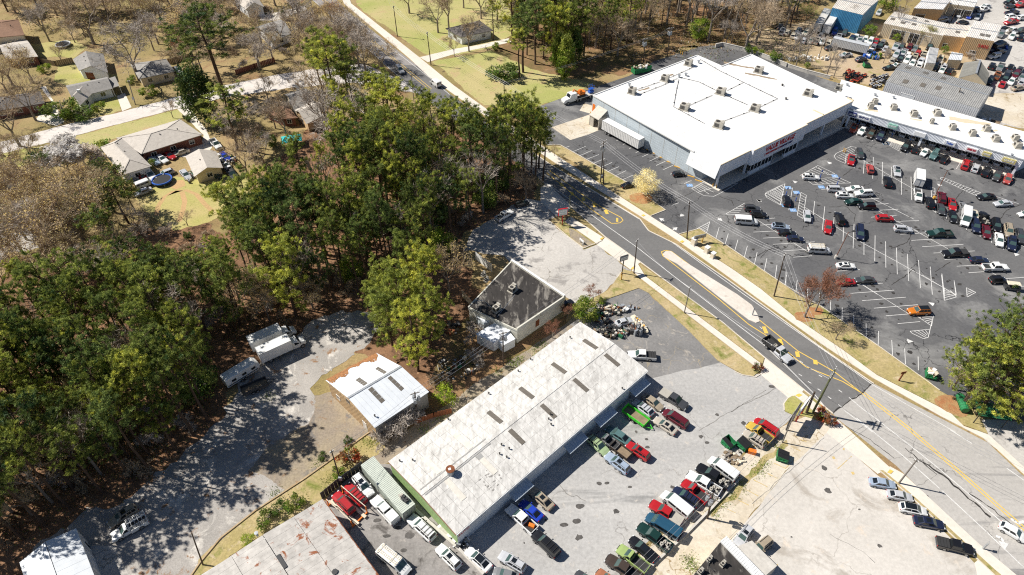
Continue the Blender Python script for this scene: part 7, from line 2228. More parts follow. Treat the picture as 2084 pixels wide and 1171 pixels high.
for x,y,h,w,lab in((851,755,16.5,0.95,'big light green pine over the tan garage'),(800,705,14.5,0.95,'tall light green pine between truck yard and sheds'),(866,640,17.5,0.85,'tall pine with visible trunk behind the grey lean-to'),(795,650,14.5,1.0,'light green pine hiding the small sheds'),(828,690,16.0,0.95,'bushy light green pine in the middle of its clump'),(838,600,16.0,0.9,'light green pine on the far side of its clump'),(880,700,15,0.85,'light green pine nearest the sheds side of its clump'),(772,668,11,0.9,'low light green pine at the gravel end of its clump')):
 tree('limepine',P(x,y),h,lab.replace('nearest','on'),w=w)
trees('F','tan',[(1440,1150,13,'tall tan budding tree beside the black roofed shop',0.85)])
trees('J','brush',[(1340,780,4.0,'grey bare brush by the shop backyard'),(1620,470,4.2,'tan bare brush beside the white shed'),(1640,640,3.5,'grey bare brush below the white shed'),(1120,1120,5.0,'bare branching shrub beside the tan garage')])
tree('limeshrub',T('J',1420,950),4.4,'lime green leafing shrub behind the repair strip')
tree('holly',T('K',560,330),5.6,'round green shrub tree at the repair strip corner')
trees('K','red',[(310,470,5,'reddish bare tree by the stained shop wall'),(420,320,4,'small reddish bare tree behind the shop'),(610,200,4.5,'thin bare tree beside the green corner shrub')])
trees('K','shrub',[(675,215,1.6,'small dark shrub by the junk heap')])
trees('K','rustshrub',[(1832,705,1.6,'rust orange shrub at the verge tip by the driveway')])
trees('L','rustshrub',[(545,1060,2.0,'rust orange shrub below the green pole'),(595,1110,1.7,'smaller rust orange shrub at the driveway')])
trees('N','rustshrub',[(700,320,3.0,'brown leaved shrub in the timber edged planter')])
trees('N','shrub',[(300,660,2.6,'green shrub by the rusty roof'),(620,430,2.0,'green shrub by the service pole'),(690,180,1.4,'small green weed shrub by the dirt drive'),(500,300,1.2,'low green weed clump on the timber edge'),(170,700,2.2,'dark green shrub behind the rusty roof'),(80,780,2.4,'bushy green shrub at the rusty roof corner')])
trees('N','brush',[(1080,110,5.5,'grey branching bare shrub between garage and strip',1.2),(950,200,3.0,'low grey bare brush on the bank')])
trees('M','limeshrub',[(1860,930,2.2,'bright green weed bush by the rusty roof')])
# upper neighbourhood
trees('A','bare',[(370,310,15,'bare tree in the yard behind brown roofed house',1.0),(700,330,18,'tall grey bare tree behind the white houses',1.35),(1040,600,20,'spreading grey bare tree over the hip roofed house',1.4),(270,900,14,'forked bare tree in front of dark roofed house',1.1),(150,1090,18,'leaning tall bare tree by the residential street',1.0),(1935,520,13,'bare tree with thick trunk on the street bank',1.2),(1290,880,6,'small bare tree on the front lawn'),(470,480,7,'thin bare tree in the fenced lawn'),(60,700,12,'bare tree over the dark roof at photo edge',1.2),(120,100,13,'bare tree in the top corner of the neighbourhood',1.2),(560,320,9,'small bare tree by the fenced lawn'),(1480,120,13,'bare tree near the white gabled house',1.1),(1800,130,11,'bare tree beside the white gabled house'),(1950,330,13,'bare tree on the slope above the street',1.1),(850,170,14,'bare tree in the back woods of the neighbourhood',1.2),(1180,330,12,'brown bare tree behind the hip roofed house',1.2)])
trees('A','tan',[(1060,230,15,'tan budding tree behind the neighbourhood',1.2),(1200,150,14,'tan budding tree in the upper neighbourhood woods',1.2),(1420,330,15,'pale tan budding crown in the upper woods',1.3),(1560,260,15,'broad pale tan budding crown behind the tall pine',1.3),(1320,480,7,'small tan tree by the hip roofed house'),(100,640,13,'tan budding tree beside dark roofed house',1.4),(250,620,12,'tan budding tree along the drive',1.2),(700,90,13,'tan crown in the far neighbourhood',1.2),(1640,60,12,'tan budding tree near upper edge',1.2),(500,150,12,'tan budding tree beyond the fenced lawn',1.2)])
trees('A','flame',[(1340,420,7,'flame red budding tree behind the hip roofed house')])
trees('A','darkpine',[(1670,700,24,'very tall dark pine by the street bend',1.75),(560,100,17,'dark pine in the neighbourhood woods',1.2),(800,100,17,'dark pine at the upper photo edge',1.2),(900,60,17,'second dark pine at the upper photo edge',1.2),(640,60,17,'dark round pine in the upper woods',1.2),(60,90,16,'dark pine in the top photo corner',1.2)])
tree('magnolia',T('A',1540,915),19.5,'dark glossy magnolia beside the house drive',w=1.0)
tree('magnolia',T('B',215,150),4.0,'small dark round evergreen by the pale driveway')
trees('A','pine',[(1770,1120,17,'bright pine standing below the magnolia',1.9),(1830,1090,15,'pine beside the house drive end',1.2)])
trees('A','shrub',[(1120,710,3.0,'round green shrub on the hip house lawn',1.3),(480,860,4.5,'dark hedge shrub by the ranch house corner',1.6),(640,880,3.5,'green hedge shrub along the street',1.5),(740,830,3.0,'clipped round shrub by the ranch house'),(990,620,2.5,'green shrub under the spreading bare tree'),(1400,900,2.0,'small shrub at the brick house corner'),(1250,590,2.4,'dark shrub by hip house wall'),(540,870,3.5,'dark green hedge shrub beside the street',1.4),(340,540,3.0,'shrub near the fence')])
trees('A','rustshrub',[(630,790,1.8,'red leaved shrub under the ranch house window')])
tree('blossom',T('E',540,300),10.5,'white pink blossoming tree beside the brick house',w=1.7)
tree('blossom',T('E',680,260),8.0,'smaller white pink blossoming tree beside its twin',w=1.4)
trees('E','tan',[(250,150,8,'orange tan budding tree by the residential street',1.3),(420,820,16,'tan budding tree over the grey court',1.2),(560,850,19,'large tan budding tree with dark leaning trunk',1.25),(720,620,14,'tan budding tree beside dark pines',1.2),(150,560,14,'tan budding tree at the photo edge',1.3),(330,560,14,'tan budding tree behind the grey court',1.2),(620,760,15,'pale tan budding tree in the tan clump',1.2),(860,560,12,'tan budding tree near the wrecked car',1.2)])
trees('E','bare',[(350,840,14,'bare grey tree over the grey court',1.3),(170,860,13,'bare grey tree at court edge',1.2),(60,900,12,'bare grey tree at the photo edge by the court',1.2),(1100,830,8,'bare brown tree below the back lawn',1.0),(1050,720,9,'bare grey tree below the back lawn'),(1280,780,6,'small bare tree at the back lawn edge',0.9),(700,980,8,'pale bare tree in the wood edge'),(1400,660,5,'thin bare tree on the back lawn edge')])
trees('E','darkpine',[(400,370,9,'low spreading pine beside the blossoming tree',1.6),(820,380,8,'dark evergreen beside the brick house wing',1.4),(930,420,8,'dark evergreen by the parked white van',1.4),(830,720,11,'dark pine under the tan crowns',1.4),(960,640,12,'dark pine at the back lawn corner',1.4),(880,900,13,'dark pine below the back lawn corner',1.5),(1010,560,9,'dark cedar at the lawn edge',1.3)])
trees('E','shrub',[(730,130,4.0,'dark evergreen bush at the blossoming tree',1.4),(1130,230,2.6,'green shrub at the house wing corner')])
# along the main road, upper part
trees('B','bare',[(740,470,17,'tall bare tree leaning over the main road',1.1),(830,590,17,'many stemmed bare tree by the main road',1.1),(770,500,15,'bare roadside tree with forked trunk',1.0),(460,330,13,'bare brown tree behind the street',1.2),(330,360,13,'brown bare tree by the upper street',1.3),(200,330,12,'brown bare tree above grey gabled house',1.3),(620,300,13,'brown bare tree near road bend',1.2),(40,520,12,'bare tree with dark trunk on slope',1.1),(1145,100,13,'spreading bare tree on the field',1.2),(1360,245,16,'bare tree beside the small white house',1.0),(1440,215,17,'tall bare tree behind the small white house',1.0),(1590,385,13,'many stemmed bare tree in front of small white house',0.9),(1480,420,7,'small bare tree on the field drive'),(1680,140,15,'bare tree behind the dark hip roof',1.0),(1800,150,14,'brown bare tree at the wood corner',1.0),(240,1050,14,'bare tree beside the teal canopy',0.8),(150,960,10,'bare tree in front of grey brown house'),(280,900,8,'thin bare tree before the grey brown house'),(100,760,9,'dark bare tree by the grey brown house',1.2),(1550,60,13,'bare tree at the far field edge',1.1)])
trees('B','flame',[(420,60,7,'flame red budding tree at the road top',1.2),(600,150,7,'second flame red budding tree near the road',1.0)])
trees('B','pine',[(620,950,24,'tall pine beside the grey brown house',1.25),(720,880,22,'tall pine near the roadside bare trees',1.2),(500,690,16,'pine above the residential street end',1.4),(560,800,22,'dark pine by the grey brown house roof',1.2),(990,970,17,'pine beside the main road verge',1.3),(900,1000,17,'pale pine by the main road',1.3),(1080,1000,15,'dark pine next to the roadside pole',1.2),(1350,1200,18,'pine reaching over the main road',1.2),(1480,1225,18,'second pine reaching over the main road',1.2),(1600,1245,17,'dark pine over the sidewalk',1.2),(1720,1250,14,'slim pine over the sidewalk',1.1),(1900,1230,19,'dark pine at the wood tip by the road',1.25),(1990,1200,18,'outermost dark pine at the wood tip',1.2),(1770,300,17,'ivy clad dark tree by the small white house drive',0.8)])
trees('B','green',[(1240,1150,13,'pale green leafing tree among the road pines',1.2),(1850,1270,13,'pale yellow green tree at wood tip',1.2)])
trees('B','shrub',[(1830,580,4.5,'dense dark shrub on the field edge',1.6),(1900,590,4.2,'dense shrub beneath the field edge pine',1.5),(1790,370,2.5,'low green shrub by the field drive'),(130,1080,3,'green shrub by the teal canopy')])
# wood behind the store
for x,y,k,h,w,lab in((90,540,'pine',19,1.5,'bushy pine at the corner of the field'),(60,580,'pine',15,1.5,'low bushy pine on the field corner'),(180,480,'pine',20,1.3,'thick pine second from the field corner'),(350,530,'cedar',13,1.0,'bright green cedar in front of the wood'),(400,600,'cedar',15,0.9,'tallest bright cedar at the wood front'),(470,490,'cedar',12,1.0,'dark cedar beside bright cedar'),(310,400,'pine',22,1.3,'tall pine behind the bright cedar'),(450,380,'pine',22,1.3,'tall dark pine over the cedars'),(540,420,'pine',19,1.2,'pine behind the tow lot edge'),(690,400,'pine',19,1.0,'slim pine in the wood behind the store'),(740,370,'pine',18,1.1,'slender pine beside slim pine'),(860,330,'pine',18,1.2,'pine near the green dumpster'),(630,360,'green',15,1.1,'yellow green leafing tree in the wood'),(580,330,'bare',14,1.0,'bare tree amid the wood behind the store'),(820,300,'green',13,1.1,'pale leafing tree above the dumpster'),(1030,190,'pine',17,0.9,'ivy clad trunk behind transformer poles'),(960,180,'green',14,1.0,'pale green tree behind transformer poles'),(1740,380,'bare',19,1.2,'tall bare tree behind the store corner'),(1600,330,'bare',9,1.1,'small pale bare tree near the store corner'),(1640,320,'bare',8,1.0,'second small pale bare tree near the store corner'),(1390,290,'holly',7,1.0,'dark evergreen bush at the wood edge'),(1770,390,'shrub',2.6,1.2,'bright green shrub at the yard wall'),(1830,410,'shrub',2.4,1.3,'second bright green shrub at yard wall'),(1960,450,'shrub',3.0,1.3,'dull green shrub along yard wall')):
 tree(kind=k,p=T('C',x,y),h=h,label=lab,w=w)
wl_='tree in the dense wood behind the store'
k=0
while k<46:
 x,y=rt.uniform(1010,1570),rt.uniform(-15,85)
 if x<1090 and y>50:continue
 if y>60+(1570-x)*0.05+12:continue
 p=P(x,y)
 if any((p.x-a)**2+(p.y-b)**2<16 for a,b in planted):continue
 kind=rt.choices(('pine','bare','green','tan'),(5,4,1,1.2))[0]
 nm=dict(pine='slim pine',bare='brown bare tree',green='yellow green leafing tree',tan='tan budding tree')[kind]
 tree(kind,p,rt.uniform(14,19),'%s in the dense wood behind the store'%nm,'wood behind the store',0.85)
 k+=1
# salvage yard trees
trees('D','slim',[(345,505,10.1,'tall bare tree beside the salvage yard wall',0.9),(410,480,10.1,'slim bare tree along the salvage yard wall',0.8),(310,480,8.6,'slender bare tree at the end of the wall',0.7),(580,560,9.4,'bare tree near the quad bikes',1.0),(630,580,7.0,'low bare tree near the quad bikes'),(1080,250,8.6,'bare tree in front of the tan workshop',1.1),(740,200,7.0,'bare brown tree by the blue warehouse',1.1),(1000,470,4.7,'grey bare brush tree among salvage cars',1.1),(1070,110,7.0,'grey bare tree behind tan workshop',1.2),(1150,90,6.2,'second grey bare tree behind tan workshop',1.2),(520,430,7.0,'thin bare tree in salvage yard'),(440,330,6.2,'thin bare tree among salvage cars')])
trees('D','green',[(1300,330,7.0,'yellow green leafing tree before the tan workshop',1.1),(420,170,7.0,'yellow green tree behind the salvage cars',1.2),(1400,330,5.5,'small leafing tree before the tan workshop')])
trees('D','limeshrub',[(890,270,3.9,'bright green bush by the blue warehouse',1.3),(1000,60,6.2,'big bright green bush at the upper edge',1.6),(690,200,3.1,'green bush beside box trailer'),(1090,310,2.7,'green bush among salvage cars'),(40,400,2.3,'green bush on the store yard wall'),(170,440,2.3,'second green bush on the store yard wall'),(1450,400,2.7,'green bush beside the white shed'),(430,510,2.0,'small green bush at the wall foot')])
trees('D','brush',[(1640,440,2.7,'brown brush below the yellow stair',1.3),(1020,420,2.7,'grey brush between salvage cars',1.2),(870,100,3.1,'grey brush behind the blue warehouse',1.2),(1930,250,2.0,'brush between parked cars')])
# bare woods round the upper neighbourhood
HC=[T(t,x,y)for t,x,y in(('A',660,650),('A',670,480),('A',1140,520),('A',40,220),('A',150,380),('A',130,760),('A',1200,1010),('B',330,790),('B',1600,220),('A',1860,30),('B',140,230),('A',580,740),('A',350,820))]
def scatter(poly,n,dmin,kinds,hr,lab,group,clear=8.0):
 c=0
 xs,ys=[q[0]for q in poly],[q[1]for q in poly]
 for _ in range(6000):
  if c>=n:break
  x,y=rt.uniform(min(xs),max(xs)),rt.uniform(min(ys),max(ys))
  if not inside(x,y,poly):continue
  p=P(x,y)
  if any((p-q).length<clear for q in HC)or any((p.x-a)**2+(p.y-b)**2<dmin*dmin for a,b in planted):continue
  kind=rt.choices(*kinds)[0]
  nm=dict(slim='slim bare tree',darkpine='dense dark pine',pine='dark pine',bare='grey bare tree',tan='tan budding tree',green='yellow green leafing tree',brush='brown bare shrub',holly='dark evergreen tree',flame='red budding tree',limepine='light green pine',shrub='green shrub')[kind]
  tree(kind,p,rt.uniform(*hr)*dict(brush=0.25,holly=0.4,flame=0.6,shrub=0.14).get(kind,1.0),'%s %s'%(nm,lab),group,rt.uniform(1.0,1.35))
  c+=1
scatter([(0,-15),(640,-20),(655,20),(560,60),(600,130),(450,150),(370,170),(330,120),(260,80),(120,60),(0,60)],46,4.5,(('bare','tan','pine','brush','flame'),(6,4,1.3,3,0.3)),(11,16),'in the woods above the residential street','woods above the street')
scatter([(540,60),(650,30),(830,180),(720,165),(600,130)],14,4.5,(('bare','tan','brush'),(5,2,2)),(11,15),'between the street bend and the main road','trees at the street bend')
scatter([(655,240),(720,245),(800,275),(880,310),(960,340),(820,350),(720,350),(670,310)],15,5.5,(('pine','limepine','bare','green'),(5,2,2,1)),(15,20),'between grey brown house and main road','trees beside the grey brown house')
scatter([(0,430),(110,400),(200,420),(255,455),(290,520),(270,570),(150,610),(0,640)],17,4.5,(('tan','bare','pine','brush'),(6,4,1,2)),(11,15),'round the grey court below the brick house','trees round the grey court',3.0)
scatter([(0,330),(60,320),(190,330),(240,380),(270,440),(110,400),(0,430)],5,4.5,(('tan','bare','brush','shrub'),(4,2,2,2)),(8,12),'beside the dark roofed white house','trees beside the white house',3.0)
scatter([(480,520),(495,450),(525,400),(550,450),(540,500)],9,4.5,(('limepine','pine','bare','brush'),(4,4,1,2)),(10,15),'on the wood side of the back lawn','trees beside the back lawn',3.0)
scatter([(440,260),(520,260),(545,300),(540,350),(500,370),(470,310)],9,5.0,(('bare','pine','brush','shrub'),(4,2,3,2)),(9,14),'around the turquoise canopy lawn','trees round the canopy lawn',4.0)
scatter([(40,-60),(640,-60),(640,-15),(40,-5)],16,5,(('darkpine','limepine','tan','bare'),(6,2,3,3)),(14,19),'along the upper photo edge','trees along the upper edge',3.0)
scatter([(1000,-60),(1700,-60),(1660,10),(1000,10)],34,4,(('pine','darkpine','green','bare'),(5,4,1.5,3)),(15,20),'in the far wood at the upper edge','far wood at the upper edge',3.0)
scatter([(1040,60),(1090,30),(1300,40),(1290,110),(1130,130),(1050,110)],26,3.6,(('pine','darkpine','limepine','green','bare','brush'),(4,4,3,2,2,2)),(13,18),'in the thick wood corner by the field','wood corner by the field',3.0)
scatter([(1300,20),(1640,10),(1600,80),(1540,95),(1400,85)],26,3.4,(('slim','brush','pine','bare'),(6,4,3,2)),(13,17),'in the bare wood behind the store corner','bare wood behind the store',3.0)
scatter([(255,590),(470,585),(478,655),(300,668),(240,640)],20,3.4,(('pine','limepine','darkpine','brush','slim'),(5,2,2,3,1)),(12,15.5),'at the wood edge below the worn lawn loop','wood edge below the back lawn',2.0)
scatter([(300,480),(440,485),(460,540),(440,590),(270,590)],12,3.0,(('brush','shrub'),(6,1)),(11,15),'in the scrub between back lawn and wood','scrub below the back lawn',2.0)
# the pine wood
W1=[(-140,760),(0,730),(100,700),(200,680),(330,672),(440,655),(540,605),(640,600),(690,628),(600,655),(505,660),(440,715),(435,790),(425,860),(360,930),(230,1000),(110,1060),(40,1110),(-140,1180)]
W2=[(475,610),(515,560),(550,515),(600,465),(660,420),(720,385),(790,355),(850,340),(940,335),(1040,340),(1090,370),(1070,400),(1000,430),(935,480),(900,520),(840,570),(760,610),(700,620),(600,600)]
def region(x,y):
 if y>980:return 'where the wood meets the shaded pickup'
 if y>900:return 'along the lower gravel yard shadow edge'
 if y>820:return 'along the gravel yard beyond the camper trailer'
 if x<120:return 'at the photo edge of the big wood'
 if x<260:return 'deep in the big wood below the grey court'
 if x<400 and y>700:return 'inside the big wood, some way behind the camper'
 if x<470 and y>640:return 'in the big wood beside the box trucks'
 if x<540:return 'in the big wood below the back lawn'
 if y<400:return 'in the wood between road and brick house'
 if x<640:return 'in the wood just past the back lawn corner'
 if x<740:return 'in the heart of the tall trunk wood'
 if x<840:return 'in the tall trunk wood above the light green clump'
 if x<940:return 'in the wood behind the black roofed shop'
 return 'in the wood beside the sign lot'
def fill(poly,n,dmin,hr,kinds,wr=(0.95,1.2),tries=9000):
 c=0
 xs,ys=[q[0]for q in poly],[q[1]for q in poly]
 for _ in range(tries):
  if c>=n:break
  x,y=rt.uniform(min(xs),max(xs)),rt.uniform(min(ys),max(ys))
  if not inside(x,y,poly):continue
  p=P(x,y)
  if any((p.x-a)**2+(p.y-b)**2<dmin*dmin for a,b in planted):continue
  kind=rt.choices(*kinds)[0]
  h=rt.uniform(*hr)
  ht='tall' if h>20 else 'middling' if h>17 else 'shorter'
  nm=dict(pine=ht+' pine',darkpine=ht+' dark dense pine',limepine=ht+' light green pine',slim='slim bare tree',bare='grey bare tree',tan='tan budding tree',brush='bare brown shrub',holly='dark evergreen understorey tree')[kind]
  h*=dict(pine=1.0,darkpine=0.98,limepine=0.9,slim=0.7,bare=0.6,tan=0.65,brush=0.16,holly=0.3)[kind]
  tree(kind,p,h,'%s %s'%(nm,region(x,y)),'big pine wood',rt.uniform(*wr))
  c+=1
fill(W1,165,2.9,(13.5,21.5),(('pine','darkpine','limepine','slim','tan'),(7,2.2,0.8,1.6,0.6)),(0.76,1.08))
fill(W2,112,3.3,(14.5,23),(('pine','darkpine','slim','holly'),(7,2.6,1.3,1.2)),(0.72,1.05))
fill(W1,26,2.0,(17,22),(('brush','holly'),(6,1)),(0.9,1.4))
fill(W2,34,2.0,(17,22),(('brush','holly'),(5,1.5)),(0.9,1.4))
fill([(1000,400),(1085,330),(1110,345),(1105,390),(1010,435)],9,3,(14,18),(('pine','bare'),(3,2)))
# poles, wires, signs, bins and the small things
def pole(tile,bx,by,tx,ty,label,m='wood_pole',r=0.16,arm=0.0,trans=0,arm_ang=R(40),lamp=0,box=False,z_over=None):
 b=T(tile,bx,by)
 best=min((i*0.1 for i in range(20,200)),key=lambda z:(T(tile,tx,ty,z).y-b.y)**2+(T(tile,tx,ty,z).x-b.x)**2)
 top=T(tile,tx,ty,best)
 root=thing('utility_pole' if not lamp else 'lamp_post',label,'utility pole' if not lamp else 'lamp post',(b.x,b.y,0))
 org=root.location
 mb=MB();mb.tube([(b.x,b.y,-0.1),b.lerp(top,0.5),top],[r,r*0.85,r*0.68],8)
 buildw(mb,'post',m,root,org)
 d=Vector((math.cos(arm_ang),math.sin(arm_ang),0))
 if arm:
  for k in range(1 if arm<2.2 else 2):
   c=top-Vector((0,0,0.35+k*0.8))
   mb=MB();mb.bar(c-d*arm/2,c+d*arm/2,0.13,0.13)
   a=buildw(mb,'cross_arm','grey_pole',root,org)
   mb=MB()
   for s in(-0.46,-0.2,0.2,0.46):
    q=c+d*arm*s;mb.cyl((q.x,q.y),0.06,q.z+0.06,q.z+0.28,6)
   buildw(mb,'insulator','white_trim',a,org,kind='stuff')
 for k in range(trans):
  q=top-Vector((0,0,1.9))+Vector((math.cos(arm_ang+k*2.1),math.sin(arm_ang+k*2.1),0))*0.48
  mb=MB();mb.cyl((q.x,q.y),0.3,q.z-0.5,q.z+0.45,10);mb.cyl((q.x,q.y),0.08,q.z+0.45,q.z+0.7,6)
  buildw(mb,'transformer','galvanised',root,org)
 if lamp:
  for k in range(lamp):
   e=Vector((math.cos(arm_ang+k*math.tau/lamp),math.sin(arm_ang+k*math.tau/lamp),0))
   mb=MB();mb.bar(top-Vector((0,0,0.1)),top+e*1.1,0.08,0.08);c=top+e*1.4;mb.box((c.x,c.y,c.z),(0.7,0.4,0.18),math.atan2(e.y,e.x))
   buildw(mb,'lamp_head','dark_metal',root,org)
  mb=MB();mb.cyl((b.x,b.y),0.35,0,0.8,10);buildw(mb,'base','concrete_block' if lamp<3 else 'yellow_paint',root,org)
 if box:
  mb=MB();mb.box((b.x+0.2,b.y-0.2,2.0),(0.5,0.4,0.8));buildw(mb,'meter_box','galvanised',root,org)
 return top
A40=R(52)
t1=pole('-',1222,372,1229,288,'tall pole with cross arm and three transformers on verge',arm=2.6,trans=3,arm_ang=A40,box=True)
pole('-',1228,376,1229,327,'short pole standing beside the transformer pole')
t2=pole('G',1310,757,1330,473,'dark pole beside the store driveway and cabinets',arm=0.9,arm_ang=A40)
t3=pole('-',1575,604,1598,517,'dark pole on the verge above the median',arm=0.9,arm_ang=A40)
pole('-',1160,448,1160,398,'thin pole behind the red framed sign','green_pole',0.11)
t5=pole('G',915,1010,940,762,'pole by the concrete apron with crossed arms',r=0.13,arm=1.1,arm_ang=A40)
t6=pole('K',1290,283,1335,85,'short grey pole on the sidewalk verge','grey_pole',0.12,arm=0.5,arm_ang=A40)
t7=pole('-',1654,840,1699,753,'tall green stained leaning pole at the road corner','green_pole',0.22,arm=2.2,trans=1,arm_ang=A40)
pole('-',1641,841,1658,798,'brown pole stub beside the green stained pole','wood_pole',0.24)
pole('-',1592,901,1616,845,'slim grey pole at the weedy strip','grey_pole',0.12)
t8=pole('O',1462,748,1505,560,'brown pole with transformers behind the kerb row','wood_pole',0.17,arm=2.3,trans=2,arm_ang=R(140))
pole('-',1829,984,1866,936,'wooden pole on the sidewalk by the verge row','grey_pole',0.15,arm=0.7,arm_ang=R(140))
pole('-',413,1150,390,1085,'rusty lamp pole on the grass bank','wood_pole',0.12)
t9=pole('N',640,490,565,243,'dark pole with white fuse box by the lifted cars','wood_pole',0.14,arm=0.6,arm_ang=R(40),box=True)
t10=pole('J',1845,675,1843,425,'pole with red transformers behind the repair strip','wood_pole',0.15,arm=1.6,trans=2,arm_ang=R(20))
t11=pole('J',1205,1055,1186,872,'pole with transformers beside the tan garage','wood_pole',0.16,arm=1.6,trans=3,arm_ang=R(20))
t12=pole('C',985,475,1000,285,'transformer pole behind the green roll off dumpster',arm=1.6,trans=3,arm_ang=R(20))
t13=pole('C',1163,420,1190,205,'transformer pole at the edge of the store rear drive',arm=2.0,trans=3,arm_ang=R(20))
t14=pole('B',1057,272,1027,45,'plain pole on the green field',arm=0.6,arm_ang=A40)
t15=pole('B',1307,485,1277,240,'plain pole beside the field drive',arm=0.6,arm_ang=A40)
t16=pole('B',1855,790,1850,610,'pole at the field edge near wood tip',arm=0.6,arm_ang=A40)
pole('B',1180,760,1160,560,'slim pole beside the road under pines','grey_pole',0.12)
pole('B',280,100,265,-10,'pole by the pale driveway at upper edge')
t17=pole('A',1008,780,955,600,'grey pole beside the residential street','grey_pole',0.15,arm=0.6,arm_ang=R(20),box=True)
pole('D',1500,850,1578,658,'black pole rising in front of the grey warehouse',r=0.18,arm=1.8,arm_ang=R(100))
pole('D',1505,165,1565,28,'brown pole behind the tan workshop',r=0.15)
g='parking lot lights'
pole('H',645,900,742,708,'parking lot light over the red budding tree','brown_rust',0.09,lamp=1,arm_ang=R(20))
pole('H',1375,460,1480,245,'twin headed parking lot light by the maroon minivan','brown_rust',0.09,lamp=3,arm_ang=R(20))
def wire(a,b,label,n=1,sag=0.8,gap=0.7):
 d=(b-a);d.z=0;d.normalize();s=Vector((-d.y,d.x,0))
 mb=MB()
 for k in range(n):
  o=s*gap*(k-(n-1)/2)
  pts=[]
  for i in range(11):
   t=i/10;p=a.lerp(b,t)+o;p.z-=sag*4*t*(1-t);pts.append(p)
  mb.tube(pts,0.02,3,cap=False)
 c=(a+b)/2
 root=thing('overhead_wires',label,'power line',(c.x,c.y,c.z))
 buildw(mb,'cable','wire',root,root.location)
far1=P(700,-60,8.5);far2=P(1120,1300,8)
dn=Vector((0,0,0.3))
wire(t14-dn,t15-dn,'wires crossing the green field between plain poles',3);wire(P(770,-60,9),t14-dn,'wires coming from the upper photo edge',3);wire(t15-dn,t16-dn,'wires along the field drive',3);wire(t16-dn,t1-dn,'wires from field edge to the transformer pole',3)
wire(t1-dn,t2-dn,'wires from transformer pole across the store driveway',3);wire(t2-dn,t3-dn,'wires along the store lot edge',3);wire(t3-dn,t7-dn,'wires slanting over the main road',3);wire(t7-dn,P(2250,1040,9),'wires following the lighter road',3)
wire(t5-dn,t6-dn,'wire between the two sidewalk poles');wire(t6-dn,t7-Vector((0,0,2.5)),'wire from short grey pole to the leaning pole');wire(t11-dn,t10-dn,'wires behind the repair strip',3,0.5);wire(t9-dn,t11-dn,'wire over the bank to the garage',2,0.8)
wire(t12-dn,t13-dn,'wires between the rear transformer poles',3);wire(t16-dn,t12-dn,'wires over the wood edge to the store rear',2);wire(t10-dn,t5-dn,'wires from the repair strip to the road',2);wire(t8-dn,t7-Vector((0,0,2)),'wires from the kerb row pole to the leaning pole',2);wire(t8-dn,P(1160,1290,9),'wires running off the lower photo edge',3)
def signboard(tile,bx,by,cx,cy,w,h,zc,ang,label,face='sign_face',frame='sign_red',posts=1,post='sign_red',txt=(),tm='sign_teal',th=0.25):
 b=T(tile,bx,by)
 root=thing('sign',label,'sign',(b.x,b.y,0.1))
 org=root.location
 d=Vector((math.cos(ang),math.sin(ang),0));n=Vector((d.y,-d.x,0))
 c=Vector((b.x,b.y,zc))
 mb=MB()
 for k in range(posts):
  q=b+d*((k-(posts-1)/2)*w*0.6);mb.box((q.x,q.y,zc/2+0.05),(0.2,0.2,zc))
 buildw(mb,'post',post,root,org)
 mb=MB();mb.bar(c-d*w/2,c+d*w/2,th,h);fr=buildw(mb,'frame',frame,root,org)
 for s in(1,-1):
  mb=MB();q=c+n*(th/2+0.015)*s;mb.bar(q-d*(w/2-0.12),q+d*(w/2-0.12),0.03,h-0.24);buildw(mb,'face',face,root,org)
  for i,t in enumerate(txt):
   text_on('lettering',t,org,q+n*0.02*s+Vector((0,0,h*(0.5-(i+0.6)/(len(txt)+0.2)))),d*s,n*s,h*0.62/max(1.6,len(txt)),tm,root,width=w*0.75,depth=0.01)
 return root
signboard('-',1144,459,1145,430,2.2,1.9,3.9,R(15),'red framed white sign board on a red post',posts=1,txt=('NOW OPEN','AUTO SALES','FINANCING'))
signboard('G',825,1013,840,905,1.9,1.3,4.4,R(25),'dark framed square sign on a black post','sign_face','sign_dark',1,'dark_metal',('AUTO','SERVICE','TIRES'),'sign_dark')
signboard('L',370,1062,405,965,3.6,2.0,3.4,R(48),'tilted sign on two red posts at the grass tip','sign_dark','sign_face',2,'red_paint',('AUTO REPAIR',),'sign_face')
signboard('L',300,1120,272,1045,4.2,2.2,3.3,R(50),'large white sign board on dark posts by red minivan','sign_face','hvac_dark',2,'dark_metal',('BODY SHOP','PAINT'),'sign_navy')
signboard('G',1395,790,1378,722,3.0,1.0,2.0,R(18),'low grey sign behind the white cabinets','hvac','galvanised',2,'yellow_paint',('FOR LEASE',),'sign_dark',0.15)
signboard('L',1115,790,1142,742,1.0,0.6,2.4,R(10),'small brown road sign seen from behind on the verge','brown_rust','brown_rust',1,'brown_rust',(),th=0.06)
signboard('G',525,790,523,760,1.5,0.6,0.9,R(-55),'little white sign stuck in the brown mulch','sign_face','white_trim',2,'white_trim',(),th=0.06)
signboard('G',820,1062,818,1020,0.5,0.6,1.8,R(30),'small blue and yellow sign on the grass corner','blue_paint','yellow_paint',1,'yellow_paint',(),th=0.05)
signboard('K',1795,300,1808,262,0.5,0.6,1.9,R(60),'slim road sign on the median nose','sign_dark','galvanised',1,'galvanised',(),th=0.05)
signboard('Q',1740,975,1750,940,0.45,0.6,1.8,R(60),'small post sign by the black pickup','hvac','galvanised',1,'galvanised',(),th=0.05)
g='blue accessible parking signs'
